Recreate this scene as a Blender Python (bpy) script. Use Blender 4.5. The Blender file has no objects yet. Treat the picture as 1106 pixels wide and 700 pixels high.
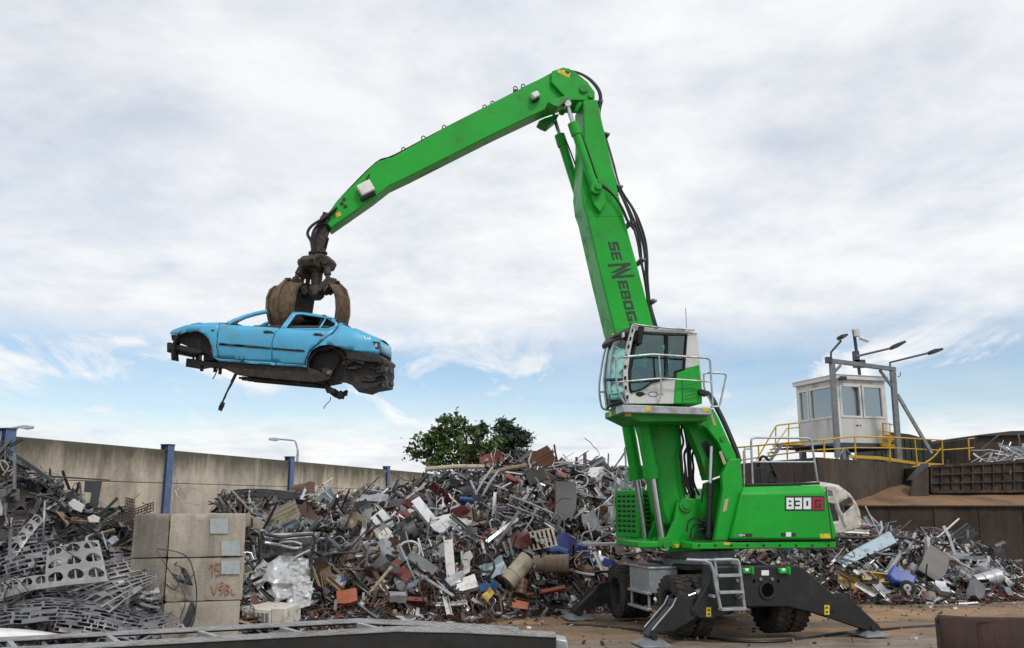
import bpy, bmesh, math, random
from mathutils import Vector, Matrix, noise
from mathutils.geometry import delaunay_2d_cdt

R = math.radians
PI = math.pi
SC = bpy.context.scene
COL = SC.collection
rng = random.Random(7)

# ---------------------------------------------------------------- camera model (measured from the photograph)
FPX, CAM_H = 930.0, 2.5
PIT = math.atan(190 / 930.0)
CP, SP = math.cos(PIT), math.sin(PIT)


def ray(px, py):
    u = (px - 553) / FPX
    v = (py - 350) / FPX
    return Vector((u, CP + v * SP, SP - v * CP))


CAM = Vector((0, 0, CAM_H))


def at(px, py, Y):
    d = ray(px, py)
    return CAM + d * (Y / d.y)


def ground_at(px, py, z=0.0):
    d = ray(px, py)
    return CAM + d * ((z - CAM_H) / d.z)


def to_px(p):
    d = Vector(p) - CAM
    f = d.y * CP + d.z * SP
    up = -d.y * SP + d.z * CP
    return 553 + FPX * d.x / f, 350 - FPX * up / f


# ---------------------------------------------------------------- object helpers
ROOTM = {}


def link(o):
    COL.objects.link(o)
    return o


def thing(name, label, cat, loc=(0, 0, 0), rz=0.0, group=None):
    o = link(bpy.data.objects.new(name, None))
    o.empty_display_size = 0.2
    o.location = loc
    o.rotation_euler = (0, 0, rz)
    ROOTM[o] = Matrix.Translation(Vector(loc)) @ Matrix.Rotation(rz, 4, 'Z')
    o['label'] = label
    o['category'] = cat
    if group:
        o['group'] = group
    return o


def tag(o, label, cat, group=None):
    o['label'] = label
    o['category'] = cat
    if group:
        o['group'] = group
    return o


def copy_tree(o, parent=None):
    c = o.copy()
    COL.objects.link(c)
    if parent is not None:
        c.parent = parent
    for ch in list(o.children):
        copy_tree(ch, c)
    return c


class MB:
    """collects geometry for ONE mesh object"""

    def __init__(s):
        s.v = []
        s.f = []
        s.m = []
        s.chunks = []

    def each(s):
        """one collector per added shape"""
        out = []
        for k, (b, f) in enumerate(s.chunks):
            e, fe = s.chunks[k + 1] if k + 1 < len(s.chunks) else (len(s.v), len(s.f))
            q = MB()
            q.v = s.v[b:e]
            q.f = [[i - b for i in g] for g in s.f[f:fe]]
            q.m = s.m[f:fe]
            q.chunks = [(0, 0)]
            out.append(q)
        return out

    def add(s, vs, fs, mi=0):
        b = len(s.v)
        s.chunks.append((b, len(s.f)))
        s.v.extend([Vector(p) for p in vs])
        for f in fs:
            s.f.append([b + i for i in f])
            s.m.append(mi)

    def box(s, c, size, rot=None, mi=0):
        c = Vector(c)
        h = Vector(size) * 0.5
        vs = []
        for sx in (-1, 1):
            for sy in (-1, 1):
                for sz in (-1, 1):
                    p = Vector((sx * h.x, sy * h.y, sz * h.z))
                    if rot is not None:
                        p = rot @ p
                    vs.append(c + p)
        s.add(vs, [(0, 1, 3, 2), (4, 6, 7, 5), (0, 4, 5, 1), (2, 3, 7, 6), (0, 2, 6, 4), (1, 5, 7, 3)], mi)

    def prism(s, pts, vec, mi=0, cap=True):
        pts = [Vector(p) for p in pts]
        vec = Vector(vec)
        n = len(pts)
        vs = pts + [p + vec for p in pts]
        fs = [(i, (i + 1) % n, n + (i + 1) % n, n + i) for i in range(n)]
        if cap:
            fs += [tuple(range(n - 1, -1, -1)), tuple(range(n, 2 * n))]
        s.add(vs, fs, mi)

    def loft(s, rings, closed=True, cap=True, mi=0):
        n = len(rings[0])
        vs = [p for r in rings for p in r]
        fs = []
        for k in range(len(rings) - 1):
            for i in range(n if closed else n - 1):
                j = (i + 1) % n
                fs.append((k * n + i, k * n + j, (k + 1) * n + j, (k + 1) * n + i))
        if cap and closed:
            fs.append(tuple(range(n - 1, -1, -1)))
            fs.append(tuple((len(rings) - 1) * n + i for i in range(n)))
        s.add(vs, fs, mi)

    def tube(s, pts, r, n=8, mi=0, closed=False, smooth_n=0):
        pts = [Vector(p) for p in pts]
        if smooth_n:
            n0 = len(pts)
            pts = spline(pts, smooth_n)
            if isinstance(r, (list, tuple)):
                r0 = list(r)
                r = []
                for i in range(len(pts)):
                    t = i * (n0 - 1) / (len(pts) - 1)
                    k = min(int(t), n0 - 2)
                    r.append(r0[k] + (r0[k + 1] - r0[k]) * (t - k))
        rings = []
        m = len(pts)
        prev = None
        for i, p in enumerate(pts):
            if closed:
                t = pts[(i + 1) % m] - pts[i - 1]
            elif i == 0:
                t = pts[1] - pts[0]
            elif i == m - 1:
                t = pts[-1] - pts[-2]
            else:
                t = (pts[i + 1] - p).normalized() + (p - pts[i - 1]).normalized()
            if t.length < 1e-9:
                t = Vector((0, 0, 1))
            t.normalize()
            if prev is None:
                a = Vector((0, 0, 1)) if abs(t.z) < 0.9 else Vector((1, 0, 0))
                x = t.cross(a).normalized()
            else:
                x = prev - t * prev.dot(t)
                if x.length < 1e-6:
                    x = t.orthogonal()
                x.normalize()
            prev = x
            y = t.cross(x)
            rr = r[i] if isinstance(r, (list, tuple)) else r
            rings.append([p + (x * math.cos(2 * PI * k / n) + y * math.sin(2 * PI * k / n)) * rr for k in range(n)])
        if closed:
            rings.append(rings[0])
            s.loft(rings, cap=False, mi=mi)
        else:
            s.loft(rings, mi=mi)

    def cyl(s, a, b, r, r2=None, n=16, mi=0):
        s.tube([a, b], [r, r if r2 is None else r2], n=n, mi=mi)

    def lathe(s, prof, o, axis, n=24, mi=0, cap=True):
        """prof: list of (axial, radius)"""
        o = Vector(o)
        ax = Vector(axis).normalized()
        x = ax.orthogonal().normalized()
        y = ax.cross(x)
        rings = []
        for (h, r) in prof:
            rings.append([o + ax * h + (x * math.cos(2 * PI * k / n) + y * math.sin(2 * PI * k / n)) * r for k in range(n)])
        s.loft(rings, mi=mi, cap=cap)

    def sheet(s, tri, vmap, mi=0):
        vs, fs = tri
        s.add([vmap(p[0], p[1]) for p in vs], fs, mi)

    def grid(s, fn, nu, nv, mi=0):
        vs = [fn(i / nu, j / nv) for i in range(nu + 1) for j in range(nv + 1)]
        fs = []
        for i in range(nu):
            for j in range(nv):
                a = i * (nv + 1) + j
                fs.append((a, a + nv + 1, a + nv + 2, a + 1))
        s.add(vs, fs, mi)

    def build(s, name, mats, parent=None, bevel=0.0, smooth=35, local=False, solid=0.0, solid_off=0.0, segs=2, kind=None, frame=None):
        me = bpy.data.meshes.new(name)
        vs = s.v
        root = parent
        while root is not None and root.parent is not None:
            root = root.parent
        if frame is not None:
            vs = [frame @ p for p in vs]
        if root is not None and not local:
            inv = ROOTM[root].inverted()
            vs = [inv @ p for p in vs]
        me.from_pydata([tuple(p) for p in vs], [], s.f)
        if not isinstance(mats, (list, tuple)):
            mats = [mats]
        for m in mats:
            me.materials.append(m)
        if len(mats) > 1:
            me.polygons.foreach_set('material_index', s.m)
        bm = bmesh.new()
        bm.from_mesh(me)
        bmesh.ops.remove_doubles(bm, verts=bm.verts, dist=1e-5)
        bmesh.ops.recalc_face_normals(bm, faces=bm.faces)
        bm.to_mesh(me)
        bm.free()
        if smooth:
            me.polygons.foreach_set('use_smooth', [True] * len(me.polygons))
            me.set_sharp_from_angle(angle=R(smooth))
        me.update()
        o = link(bpy.data.objects.new(name, me))
        if parent is not None:
            o.parent = parent
        if solid:
            md = o.modifiers.new('solid', 'SOLIDIFY')
            md.thickness = solid
            md.offset = solid_off
        if bevel:
            md = o.modifiers.new('bevel', 'BEVEL')
            md.width = bevel
            md.segments = segs
            md.limit_method = 'ANGLE'
            md.angle_limit = R(40)
            md.harden_normals = False
        if kind:
            o['kind'] = kind
        return o


def spline(pts, n):
    pts = [Vector(p) for p in pts]
    out = []
    m = len(pts)
    for i in range(m - 1):
        p0 = pts[max(i - 1, 0)]
        p1, p2 = pts[i], pts[i + 1]
        p3 = pts[min(i + 2, m - 1)]
        for k in range(n):
            t = k / n
            out.append(0.5 * ((2 * p1) + (p2 - p0) * t + (2 * p0 - 5 * p1 + 4 * p2 - p3) * t * t + (3 * p1 - p0 - 3 * p2 + p3) * t ** 3))
    out.append(pts[-1])
    return out


def inside(p, poly):
    x, y = p[0], p[1]
    c = False
    j = len(poly) - 1
    for i in range(len(poly)):
        xi, yi = poly[i][0], poly[i][1]
        xj, yj = poly[j][0], poly[j][1]
        if (yi > y) != (yj > y) and x < (xj - xi) * (y - yi) / (yj - yi) + xi:
            c = not c
        j = i
    return c


def cdt(outline, holes=(), step=None):
    """triangulated 2-D sheet with holes; returns (verts2d, tris)"""
    vs, es = [], []
    for loop in [outline] + list(holes):
        b = len(vs)
        lp = [Vector((p[0], p[1])) for p in loop]
        if step:
            q = []
            for i in range(len(lp)):
                a, c = lp[i], lp[(i + 1) % len(lp)]
                k = max(1, int((c - a).length / step))
                for t in range(k):
                    q.append(a.lerp(c, t / k))
            lp = q
        vs += lp
        n = len(lp)
        es += [(b + i, b + (i + 1) % n) for i in range(n)]
    if step:
        xs = [p[0] for p in outline]
        ys = [p[1] for p in outline]
        y = min(ys) + step * .5
        row = 0
        while y < max(ys):
            x = min(xs) + step * (.5 if row % 2 else .25)
            while x < max(xs):
                if inside((x, y), outline) and not any(inside((x, y), h) for h in holes):
                    vs.append(Vector((x, y)))
                x += step
            y += step
            row += 1
    ov, oe, of, *_ = delaunay_2d_cdt(vs, es, [], 0, 1e-6)
    tris = []
    for f in of:
        c = sum((ov[i] for i in f), Vector((0, 0))) / len(f)
        if inside(c, outline) and not any(inside(c, h) for h in holes):
            tris.append(tuple(f))
    return [tuple(p) for p in ov], tris


_txt = {}


def text_geo(s, bold=0.0):
    """flat text outline as (verts, faces), cap height about 0.7, starting at x=0"""
    cu = bpy.data.curves.new('t', 'FONT')
    cu.body = s
    cu.size = 1.0
    cu.offset = bold
    o = link(bpy.data.objects.new('t', cu))
    bpy.context.view_layer.update()
    dg = bpy.context.evaluated_depsgraph_get()
    me = bpy.data.meshes.new_from_object(o.evaluated_get(dg))
    vs = [v.co.copy() for v in me.vertices]
    fs = [tuple(p.vertices) for p in me.polygons]
    bpy.data.objects.remove(o)
    bpy.data.curves.remove(cu)
    bpy.data.meshes.remove(me)
    x0 = min(v.x for v in vs)
    x1 = max(v.x for v in vs)
    y0 = min(v.y for v in vs)
    y1 = max(v.y for v in vs)
    vs = [Vector(((v.x - x0) / (x1 - x0), (v.y - y0) / (y1 - y0))) for v in vs]
    return vs, fs


def put_text(mb, s, o, ux, uy, bold=0.02, mi=0):
    """text filling the parallelogram o + a*ux + b*uy"""
    vs, fs = text_geo(s, bold)
    o, ux, uy = Vector(o), Vector(ux), Vector(uy)
    mb.add([o + ux * v.x + uy * v.y for v in vs], fs, mi)


# ---------------------------------------------------------------- materials
def nd(nt, t, **kw):
    n = nt.nodes.new(t)
    for k, v in kw.items():
        setattr(n, k, v)
    return n


def mat(name, col, rough=0.5, metal=0.0, var=0.12, scale=3.0, dirt=None, dirt_amt=0.0, dirt_scale=2.0, bump=0.0, bump_scale=40.0, coat=0.0, streak=False, spec=0.5):
    m = bpy.data.materials.new(name)
    m.use_nodes = True
    nt = m.node_tree
    b = nt.nodes['Principled BSDF']
    b.inputs['Roughness'].default_value = rough
    b.inputs['Metallic'].default_value = metal
    b.inputs['Coat Weight'].default_value = coat
    b.inputs['Specular IOR Level'].default_value = spec
    tc = nd(nt, 'ShaderNodeTexCoord')
    mp = nd(nt, 'ShaderNodeMapping')
    nt.links.new(tc.outputs['Object'], mp.inputs['Vector'])
    if streak:
        mp.inputs['Scale'].default_value = (1, 1, .12)
    n1 = nd(nt, 'ShaderNodeTexNoise')
    n1.inputs['Scale'].default_value = scale
    n1.inputs['Detail'].default_value = 6
    n1.inputs['Roughness'].default_value = .62
    nt.links.new(mp.outputs['Vector'], n1.inputs['Vector'])
    c = Vector(col[:3])
    r1 = nd(nt, 'ShaderNodeValToRGB')
    lo = c * (1 - var * 1.6)
    hi = c * (1 + var * 1.3)
    r1.color_ramp.elements[0].position = .3
    r1.color_ramp.elements[1].position = .72
    r1.color_ramp.elements[0].color = (*lo, 1)
    r1.color_ramp.elements[1].color = (*[min(x, .95) for x in hi], 1)
    nt.links.new(n1.outputs['Fac'], r1.inputs['Fac'])
    out = r1.outputs['Color']
    if dirt is not None:
        n2 = nd(nt, 'ShaderNodeTexNoise')
        n2.inputs['Scale'].default_value = dirt_scale
        n2.inputs['Detail'].default_value = 9
        n2.inputs['Roughness'].default_value = .7
        nt.links.new(mp.outputs['Vector'], n2.inputs['Vector'])
        r2 = nd(nt, 'ShaderNodeValToRGB')
        p = .68 - .35 * dirt_amt
        r2.color_ramp.elements[0].position = max(0, p - .09)
        r2.color_ramp.elements[1].position = min(1, p + .14)
        nt.links.new(n2.outputs['Fac'], r2.inputs['Fac'])
        mx = nd(nt, 'ShaderNodeMix', data_type='RGBA')
        nt.links.new(r2.outputs['Color'], mx.inputs['Factor'])
        nt.links.new(out, mx.inputs['A'])
        mx.inputs['B'].default_value = (*dirt, 1)
        out = mx.outputs['Result']
        mr = nd(nt, 'ShaderNodeMapRange')
        mr.inputs['To Min'].default_value = rough
        mr.inputs['To Max'].default_value = min(1, max(rough, .8))
        nt.links.new(r2.outputs['Color'], mr.inputs['Value'])
        nt.links.new(mr.outputs['Result'], b.inputs['Roughness'])
        if metal > 0:
            mm = nd(nt, 'ShaderNodeMapRange')
            mm.inputs['To Min'].default_value = metal
            mm.inputs['To Max'].default_value = 0
            nt.links.new(r2.outputs['Color'], mm.inputs['Value'])
            nt.links.new(mm.outputs['Result'], b.inputs['Metallic'])
    nt.links.new(out, b.inputs['Base Color'])
    if bump:
        n3 = nd(nt, 'ShaderNodeTexNoise')
        n3.inputs['Scale'].default_value = bump_scale
        n3.inputs['Detail'].default_value = 5
        nt.links.new(tc.outputs['Object'], n3.inputs['Vector'])
        bp = nd(nt, 'ShaderNodeBump')
        bp.inputs['Strength'].default_value = min(1, bump)
        bp.inputs['Distance'].default_value = .02
        nt.links.new(n3.outputs['Fac'], bp.inputs['Height'])
        nt.links.new(bp.outputs['Normal'], b.inputs['Normal'])
    return m


BLOCK = {
    'E': [(0, 0, .26, 1), (.26, .8, 1, 1), (.26, .4, .9, .6), (.26, 0, 1, .2)],
    'S': [(0, .8, 1, 1), (0, .6, .26, .8), (0, .4, 1, .6), (.74, .2, 1, .4), (0, 0, 1, .2)],
    'B': [(0, 0, .26, 1), (.26, .8, .94, 1), (.26, .4, .94, .6), (.26, 0, .94, .2), (.70, .6, .98, .8), (.72, .2, 1, .4)],
    'O': [(0, 0, .27, 1), (.73, 0, 1, 1), (.27, .79, .73, 1), (.27, 0, .73, .21)],
    'G': [(0, 0, .26, 1), (.26, .8, 1, 1), (.26, 0, 1, .2), (.72, .2, 1, .52), (.48, .36, .72, .52)],
    'N': [(0, 0, .22, 1), (.78, 0, 1, 1), [(.22, 1), (.22, .62), (.78, 0), (.78, .38)]],
    'NN': [(0, 0, .15, 1), (.85, 0, 1, 1), [(.15, 1), (.15, .70), (.60, 0), (.60, .30)], [(.40, .70), (.40, 1), (.85, .30), (.85, 0)]],
    '8': [(0, 0, .30, 1), (.70, 0, 1, 1), (.30, .76, .70, 1), (.30, .40, .70, .60), (.30, 0, .70, .24)],
    '3': [(.70, 0, 1, 1), (0, .76, .70, 1), (.12, .40, .70, .60), (0, 0, .70, .24)],
    '0': [(0, 0, .36, 1), (.64, 0, 1, 1), (.36, .72, .64, 1), (.36, 0, .64, .28)],
}


def block_letter(mb, ch, o, ux, uy, depth):
    """heavy square lettering, each stroke a thin raised plate butted against its neighbours"""
    for q in BLOCK[ch]:
        pts = q if isinstance(q, list) else [(q[0], q[1]), (q[2], q[1]), (q[2], q[3]), (q[0], q[3])]
        mb.add([o + ux * a + uy * c for a, c in pts], [tuple(range(len(pts)))])


DUST = (.16, .12, .08)
RUST = (.12, .05, .025)
M = {}
M['green'] = mat('green_paint', (.009, .36, .026), .38, 0, .10, .9, (.035, .20, .035), .20, 2.2, .05, 6, coat=.05, spec=.3)
M['green_dull'] = mat('green_paint_worn', (.008, .29, .02), .5, 0, .12, 2.0, (.06, .13, .035), .25, 3.0, .05, 8)
M['darkgrey'] = mat('dark_grey_paint', (.012, .0122, .0135), .48, 0, .2, 3, (.045, .038, .031), .12, 3, .08, 20)
M['black'] = mat('black_plastic', (.014, .014, .015), .5, 0, .2, 6, (.06, .05, .04), .15, 4)
M['rubberhose'] = mat('black_hose', (.012, .012, .013), .42, 0, .2, 6)
M['tyre'] = mat('tyre_rubber', (.018, .017, .016), .85, 0, .3, 8, (.060, .044, .030), .42, 5, .3, 60)
M['rim'] = mat('wheel_rim', (.016, .015, .014), .7, 0, .25, 6, (.05, .038, .028), .35, 5)
M['chrome'] = mat('chrome_rod', (.52, .53, .55), .24, 1.0, .03, 3)
M['galv'] = mat('galvanised_steel', (.42, .45, .47), .45, .55, .14, 9, (.20, .19, .17), .30, 5, .05, 30)
M['galvdark'] = mat('grey_painted_steel', (.20, .215, .23), .5, .2, .14, 6, (.12, .10, .08), .28, 4)
M['cabgrey'] = mat('light_grey_panel', (.60, .60, .58), .42, 0, .05, 2, (.35, .33, .29), .18, 3)
M['cabblack'] = mat('cab_black_trim', (.010, .0105, .011), .45, 0, .15, 5, spec=.3)
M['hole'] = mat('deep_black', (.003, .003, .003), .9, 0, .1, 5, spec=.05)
M['white'] = mat('white_paint', (.78, .78, .76), .45, 0, .05, 3, (.4, .37, .32), .2, 3)
M['red'] = mat('red_decal', (.42, .012, .03), .4, 0, .05, 3)
M['decalblack'] = mat('decal_dark', (.022, .03, .024), .45, 0, .05, 3)
M['decalwhite'] = mat('decal_white', (.8, .8, .8), .45, 0, .03, 3)
M['yellow'] = mat('yellow_decal', (.70, .52, .02), .5, 0, .08, 8, (.2, .15, .05), .25, 12)
M['reflector'] = mat('pale_reflector_strip', (.52, .36, .25), .4, 0, .1, 8)
M['rustgrab'] = mat('worn_grab_steel', (.165, .108, .058), .5, .25, .3, 5, (.05, .032, .021), .5, 6, .25, 30)
M['darkgrab'] = mat('greasy_dark_steel', (.045, .036, .030), .5, .4, .35, 8, (.10, .065, .04), .4, 7, .3, 40)
M['carblue'] = mat('sky_blue_car_paint', (.070, .40, .65), .38, 0, .06, 1.5, (.13, .27, .34), .30, 5, .03, 5, coat=.15)
M['carunder'] = mat('rusty_car_underside', (.052, .042, .034), .75, .1, .35, 7, (.022, .019, .017), .55, 9, .5, 30)
M['carblack'] = mat('car_black_parts', (.018, .018, .020), .55, 0, .3, 9, (.06, .05, .04), .3, 9)
M['concrete'] = None


def glass_mat(name, tint, gloss=.12, rough=.03):
    m = bpy.data.materials.new(name)
    m.use_nodes = True
    nt = m.node_tree
    nt.nodes.remove(nt.nodes['Principled BSDF'])
    out = nt.nodes['Material Output']
    t = nd(nt, 'ShaderNodeBsdfTransparent')
    t.inputs['Color'].default_value = (*tint, 1)
    g = nd(nt, 'ShaderNodeBsdfGlossy')
    g.inputs['Roughness'].default_value = rough
    g.inputs['Color'].default_value = (.9, .95, .95, 1)
    mx = nd(nt, 'ShaderNodeMixShader')
    fr = nd(nt, 'ShaderNodeFresnel')
    fr.inputs['IOR'].default_value = 1.45
    ad = nd(nt, 'ShaderNodeMath', operation='ADD')
    ad.inputs[1].default_value = gloss
    nt.links.new(fr.outputs[0], ad.inputs[0])
    nt.links.new(ad.outputs[0], mx.inputs[0])
    nt.links.new(t.outputs[0], mx.inputs[1])
    nt.links.new(g.outputs[0], mx.inputs[2])
    nt.links.new(mx.outputs[0], out.inputs['Surface'])
    return m


M['glass'] = glass_mat('tinted_cab_glass', (.58, .84, .79), .05)
M['hutglass'] = glass_mat('hut_window_glass', (.22, .25, .27), .28, .12)
# ---------------------------------------------------------------- camera, light, sky, ground
cd = bpy.data.cameras.new('camera')
cam = link(bpy.data.objects.new('camera', cd))
cam.location = CAM
cam.rotation_euler = (PI / 2 + PIT, 0, 0)
cd.sensor_fit = 'HORIZONTAL'
cd.sensor_width = 36
cd.lens = 36 * FPX / 1106
cd.clip_start = .1
cd.clip_end = 5000
SC.camera = cam

vs = SC.view_settings
vs.view_transform = 'Standard'
vs.look = 'None'
vs.exposure = 0.0
vs.gamma = 1.0
vs.use_curve_mapping = False

SUN_AZ = Vector((.45, -.80, 0)).normalized()   # horizontal direction towards the sun: behind the camera, a little to the right
SUN_EL = R(52)
sd = Vector((SUN_AZ.x * math.cos(SUN_EL), SUN_AZ.y * math.cos(SUN_EL), math.sin(SUN_EL)))
sl = bpy.data.lights.new('sun', 'SUN')
sl.energy = 1.5
sl.angle = R(10)
sl.color = (1.0, .96, .90)
so = link(bpy.data.objects.new('sun', sl))
so.rotation_euler = (-sd).to_track_quat('-Z', 'Y').to_euler()

w = bpy.data.worlds.new('World')
SC.world = w
w.use_nodes = True
nt = w.node_tree
bg = nt.nodes['Background']
wout = nt.nodes['World Output']
sky = nd(nt, 'ShaderNodeTexSky', sky_type='NISHITA')
sky.sun_disc = False
sky.sun_elevation = SUN_EL
sky.sun_rotation = math.atan2(SUN_AZ.x, SUN_AZ.y)
sky.altitude = 250
sky.air_density = 1.0
sky.dust_density = .6
sky.ozone_density = 1.5
nt.links.new(sky.outputs[0], bg.inputs['Color'])
bg.inputs['Strength'].default_value = .13
tc = nd(nt, 'ShaderNodeTexCoord')
sep = nd(nt, 'ShaderNodeSeparateXYZ')
nt.links.new(tc.outputs['Generated'], sep.inputs[0])


def mth(op, a, b=None, clamp=False):
    n = nd(nt, 'ShaderNodeMath', operation=op)
    n.use_clamp = clamp
    for i, x in enumerate((a, b)):
        if x is None:
            continue
        if isinstance(x, (int, float)):
            n.inputs[i].default_value = x
        else:
            nt.links.new(x, n.inputs[i])
    return n.outputs[0]


zc = mth('MAXIMUM', sep.outputs['Z'], 0.0)
den = mth('ADD', zc, .16)
cmb = nd(nt, 'ShaderNodeCombineXYZ')
nt.links.new(mth('DIVIDE', sep.outputs['X'], den), cmb.inputs[0])
nt.links.new(mth('DIVIDE', sep.outputs['Y'], den), cmb.inputs[1])


def cloud_noise(scale, det, rough, off, dist=0.0, stretch=(1, 1, 1)):
    mp = nd(nt, 'ShaderNodeMapping')
    mp.inputs['Location'].default_value = off
    mp.inputs['Scale'].default_value = stretch
    nt.links.new(cmb.outputs[0], mp.inputs['Vector'])
    n = nd(nt, 'ShaderNodeTexNoise')
    n.inputs['Scale'].default_value = scale
    n.inputs['Detail'].default_value = det
    n.inputs['Roughness'].default_value = rough
    n.inputs['Distortion'].default_value = dist
    nt.links.new(mp.outputs[0], n.inputs['Vector'])
    return n.outputs['Fac']


def ramp(src, stops):
    n = nd(nt, 'ShaderNodeValToRGB')
    e = n.color_ramp.elements
    while len(e) < len(stops):
        e.new(.5)
    for i, (p, c) in enumerate(stops):
        e[i].position = p
        e[i].color = (*c, 1) if isinstance(c, tuple) else (c, c, c, 1)
    nt.links.new(src, n.inputs['Fac'])
    return n.outputs['Color']


cov = cloud_noise(1.1, 8, .58, (3.1, 1.7, 0), .3)
# the overcast sheet breaks open in a low belt of the sky, above a bank of cloud on the horizon
belt = ramp(zc, [(.0, 0.0), (.062, 0.0), (.098, 1.0), (.150, 1.0), (.205, 0.0), (1.0, 0.0)])
wob = cloud_noise(2.6, 7, .6, (0, 4.2, 0), .6, (1, .45, 1))
gap = mth('MULTIPLY', belt, ramp(wob, [(.38, 0.0), (.48, 1.0), (.9, 1.0)]))
thin = ramp(cov, [(.30, .55), (.46, .14), (.58, 0.0), (.9, 0.0)])
open_ = mth('ADD', mth('MULTIPLY', gap, .84), mth('MULTIPLY', thin, .6), clamp=True)
shade = cloud_noise(1.7, 9, .6, (7.3, 2.2, 0), .35)
shade2 = cloud_noise(5.0, 6, .6, (1.3, 9.2, 0), .2)
sh = mth('ADD', mth('MULTIPLY', shade, .66), mth('MULTIPLY', shade2, .34))
ccol = ramp(sh, [(.32, (.66, .725, .81)), (.42, (.79, .83, .885)), (.50, (.90, .92, .945)), (.58, (.99, .99, .995))])
bg2 = nd(nt, 'ShaderNodeBackground')
nt.links.new(ccol, bg2.inputs['Color'])
bg2.inputs['Strength'].default_value = 1.0
mxs = nd(nt, 'ShaderNodeMixShader')
nt.links.new(open_, mxs.inputs[0])
nt.links.new(bg2.outputs[0], mxs.inputs[1])
nt.links.new(bg.outputs[0], mxs.inputs[2])
nt.links.new(mxs.outputs[0], wout.inputs['Surface'])


def ground_mat():
    m = bpy.data.materials.new('yard_dirt')
    m.use_nodes = True
    nt = m.node_tree
    b = nt.nodes['Principled BSDF']
    tc = nd(nt, 'ShaderNodeTexCoord')

    def nz(scale, stretch=(1, 1, 1), det=8, rough=.6, loc=(0, 0, 0)):
        mp = nd(nt, 'ShaderNodeMapping')
        mp.inputs['Scale'].default_value = stretch
        mp.inputs['Location'].default_value = loc
        nt.links.new(tc.outputs['Object'], mp.inputs['Vector'])
        n = nd(nt, 'ShaderNodeTexNoise')
        n.inputs['Scale'].default_value = scale
        n.inputs['Detail'].default_value = det
        n.inputs['Roughness'].default_value = rough
        nt.links.new(mp.outputs[0], n.inputs['Vector'])
        return n.outputs['Fac']

    def rmp(src, stops):
        n = nd(nt, 'ShaderNodeValToRGB')
        e = n.color_ramp.elements
        while len(e) < len(stops):
            e.new(.5)
        for i, (p, c) in enumerate(stops):
            e[i].position = p
            e[i].color = (*c, 1)
        nt.links.new(src, n.inputs['Fac'])
        return n.outputs['Color']

    def mix(f, a, bb):
        n = nd(nt, 'ShaderNodeMix', data_type='RGBA')
        nt.links.new(f, n.inputs['Factor'])
        for s, x in (('A', a), ('B', bb)):
            nt.links.new(x, n.inputs[s])
        return n.outputs['Result']
    sand = rmp(nz(1.3), [(.3, (.19, .108, .052)), (.5, (.285, .172, .088)), (.72, (.38, .245, .135))])
    mud = rmp(nz(3.5, det=10), [(.3, (.055, .040, .028)), (.7, (.15, .115, .080))])
    f = rmp(nz(.30, (.45, 1.5, 1), 10, .68, (3, 1, 0)), [(.47, (0, 0, 0)), (.60, (1, 1, 1))])
    c = mix(f, sand, mud)
    # the nearer part of the yard is grey, wet and trodden concrete
    sep = nd(nt, 'ShaderNodeSeparateXYZ')
    nt.links.new(tc.outputs['Object'], sep.inputs[0])
    ad = nd(nt, 'ShaderNodeMath', operation='ADD')
    nt.links.new(sep.outputs['Y'], ad.inputs[0])
    ml_ = nd(nt, 'ShaderNodeMath', operation='MULTIPLY')
    nt.links.new(nz(.8, (.5, 1, 1)), ml_.inputs[0])
    ml_.inputs[1].default_value = 4.0
    nt.links.new(ml_.outputs[0], ad.inputs[1])
    mr = nd(nt, 'ShaderNodeMapRange')
    mr.inputs['From Min'].default_value = 18.2
    mr.inputs['From Max'].default_value = 19.6
    mr.inputs['To Min'].default_value = 1
    mr.inputs['To Max'].default_value = 0
    nt.links.new(ad.outputs[0], mr.inputs['Value'])
    grey = rmp(nz(2.2, (.4, 1, 1), 10, .7), [(.3, (.10, .080, .062)), (.52, (.22, .175, .135)), (.7, (.33, .27, .21))])
    c = mix(mr.outputs['Result'], c, grey)
    nt.links.new(c, b.inputs['Base Color'])
    rr = rmp(nz(.7), [(.35, (.45, .45, .45)), (.6, (.9, .9, .9))])
    nt.links.new(rr, b.inputs['Roughness'])
    bp = nd(nt, 'ShaderNodeBump')
    bp.inputs['Strength'].default_value = .8
    bp.inputs['Distance'].default_value = .05
    nt.links.new(nz(9, det=10, rough=.7), bp.inputs['Height'])
    nt.links.new(bp.outputs[0], b.inputs['Normal'])
    return m


g = MB()


def gz(x, y):
    # gentle ruts and bumps close by, flat far off
    k = max(0, 1 - math.hypot(x - 3, y - 17) / 18)
    return .05 * k * (noise.noise((x * .5, y * .9, 0)) + .6 * noise.noise((x * 1.7, y * 2.3, 5)))


NXG = 90
xs = [-900, -300, -100, -40] + [-20 + 40 * i / NXG for i in range(NXG + 1)] + [45, 100, 300, 900]
ys = [-60, -20, 0, 6] + [10 + 20 * i / 60 for i in range(61)] + [45, 90, 250, 900, 2500]
g.add([(x, y, gz(x, y)) for x in xs for y in ys],
      [(i * len(ys) + j, (i + 1) * len(ys) + j, (i + 1) * len(ys) + j + 1, i * len(ys) + j + 1) for i in range(len(xs) - 1) for j in range(len(ys) - 1)])
g.build('ground', ground_mat(), kind='structure', smooth=60)
# ---------------------------------------------------------------- the green material handler
S = Vector((3.85, 18.1, 0))
hm = thing('material_handler', 'bright green wheeled material handler with raised cab and long boom, standing on four outriggers', 'excavator', S, R(190))
MM = ROOTM[hm]
MI = MM.inverted()
_c0 = MI @ CAM
_r3 = MI.to_3x3()


def ml(px, py, y):
    d = _r3 @ ray(px, py)
    return _c0 + d * ((y - _c0.y) / d.y)


def mp_(pts, y):
    return [ml(a, b, y) for a, b in pts]


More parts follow.
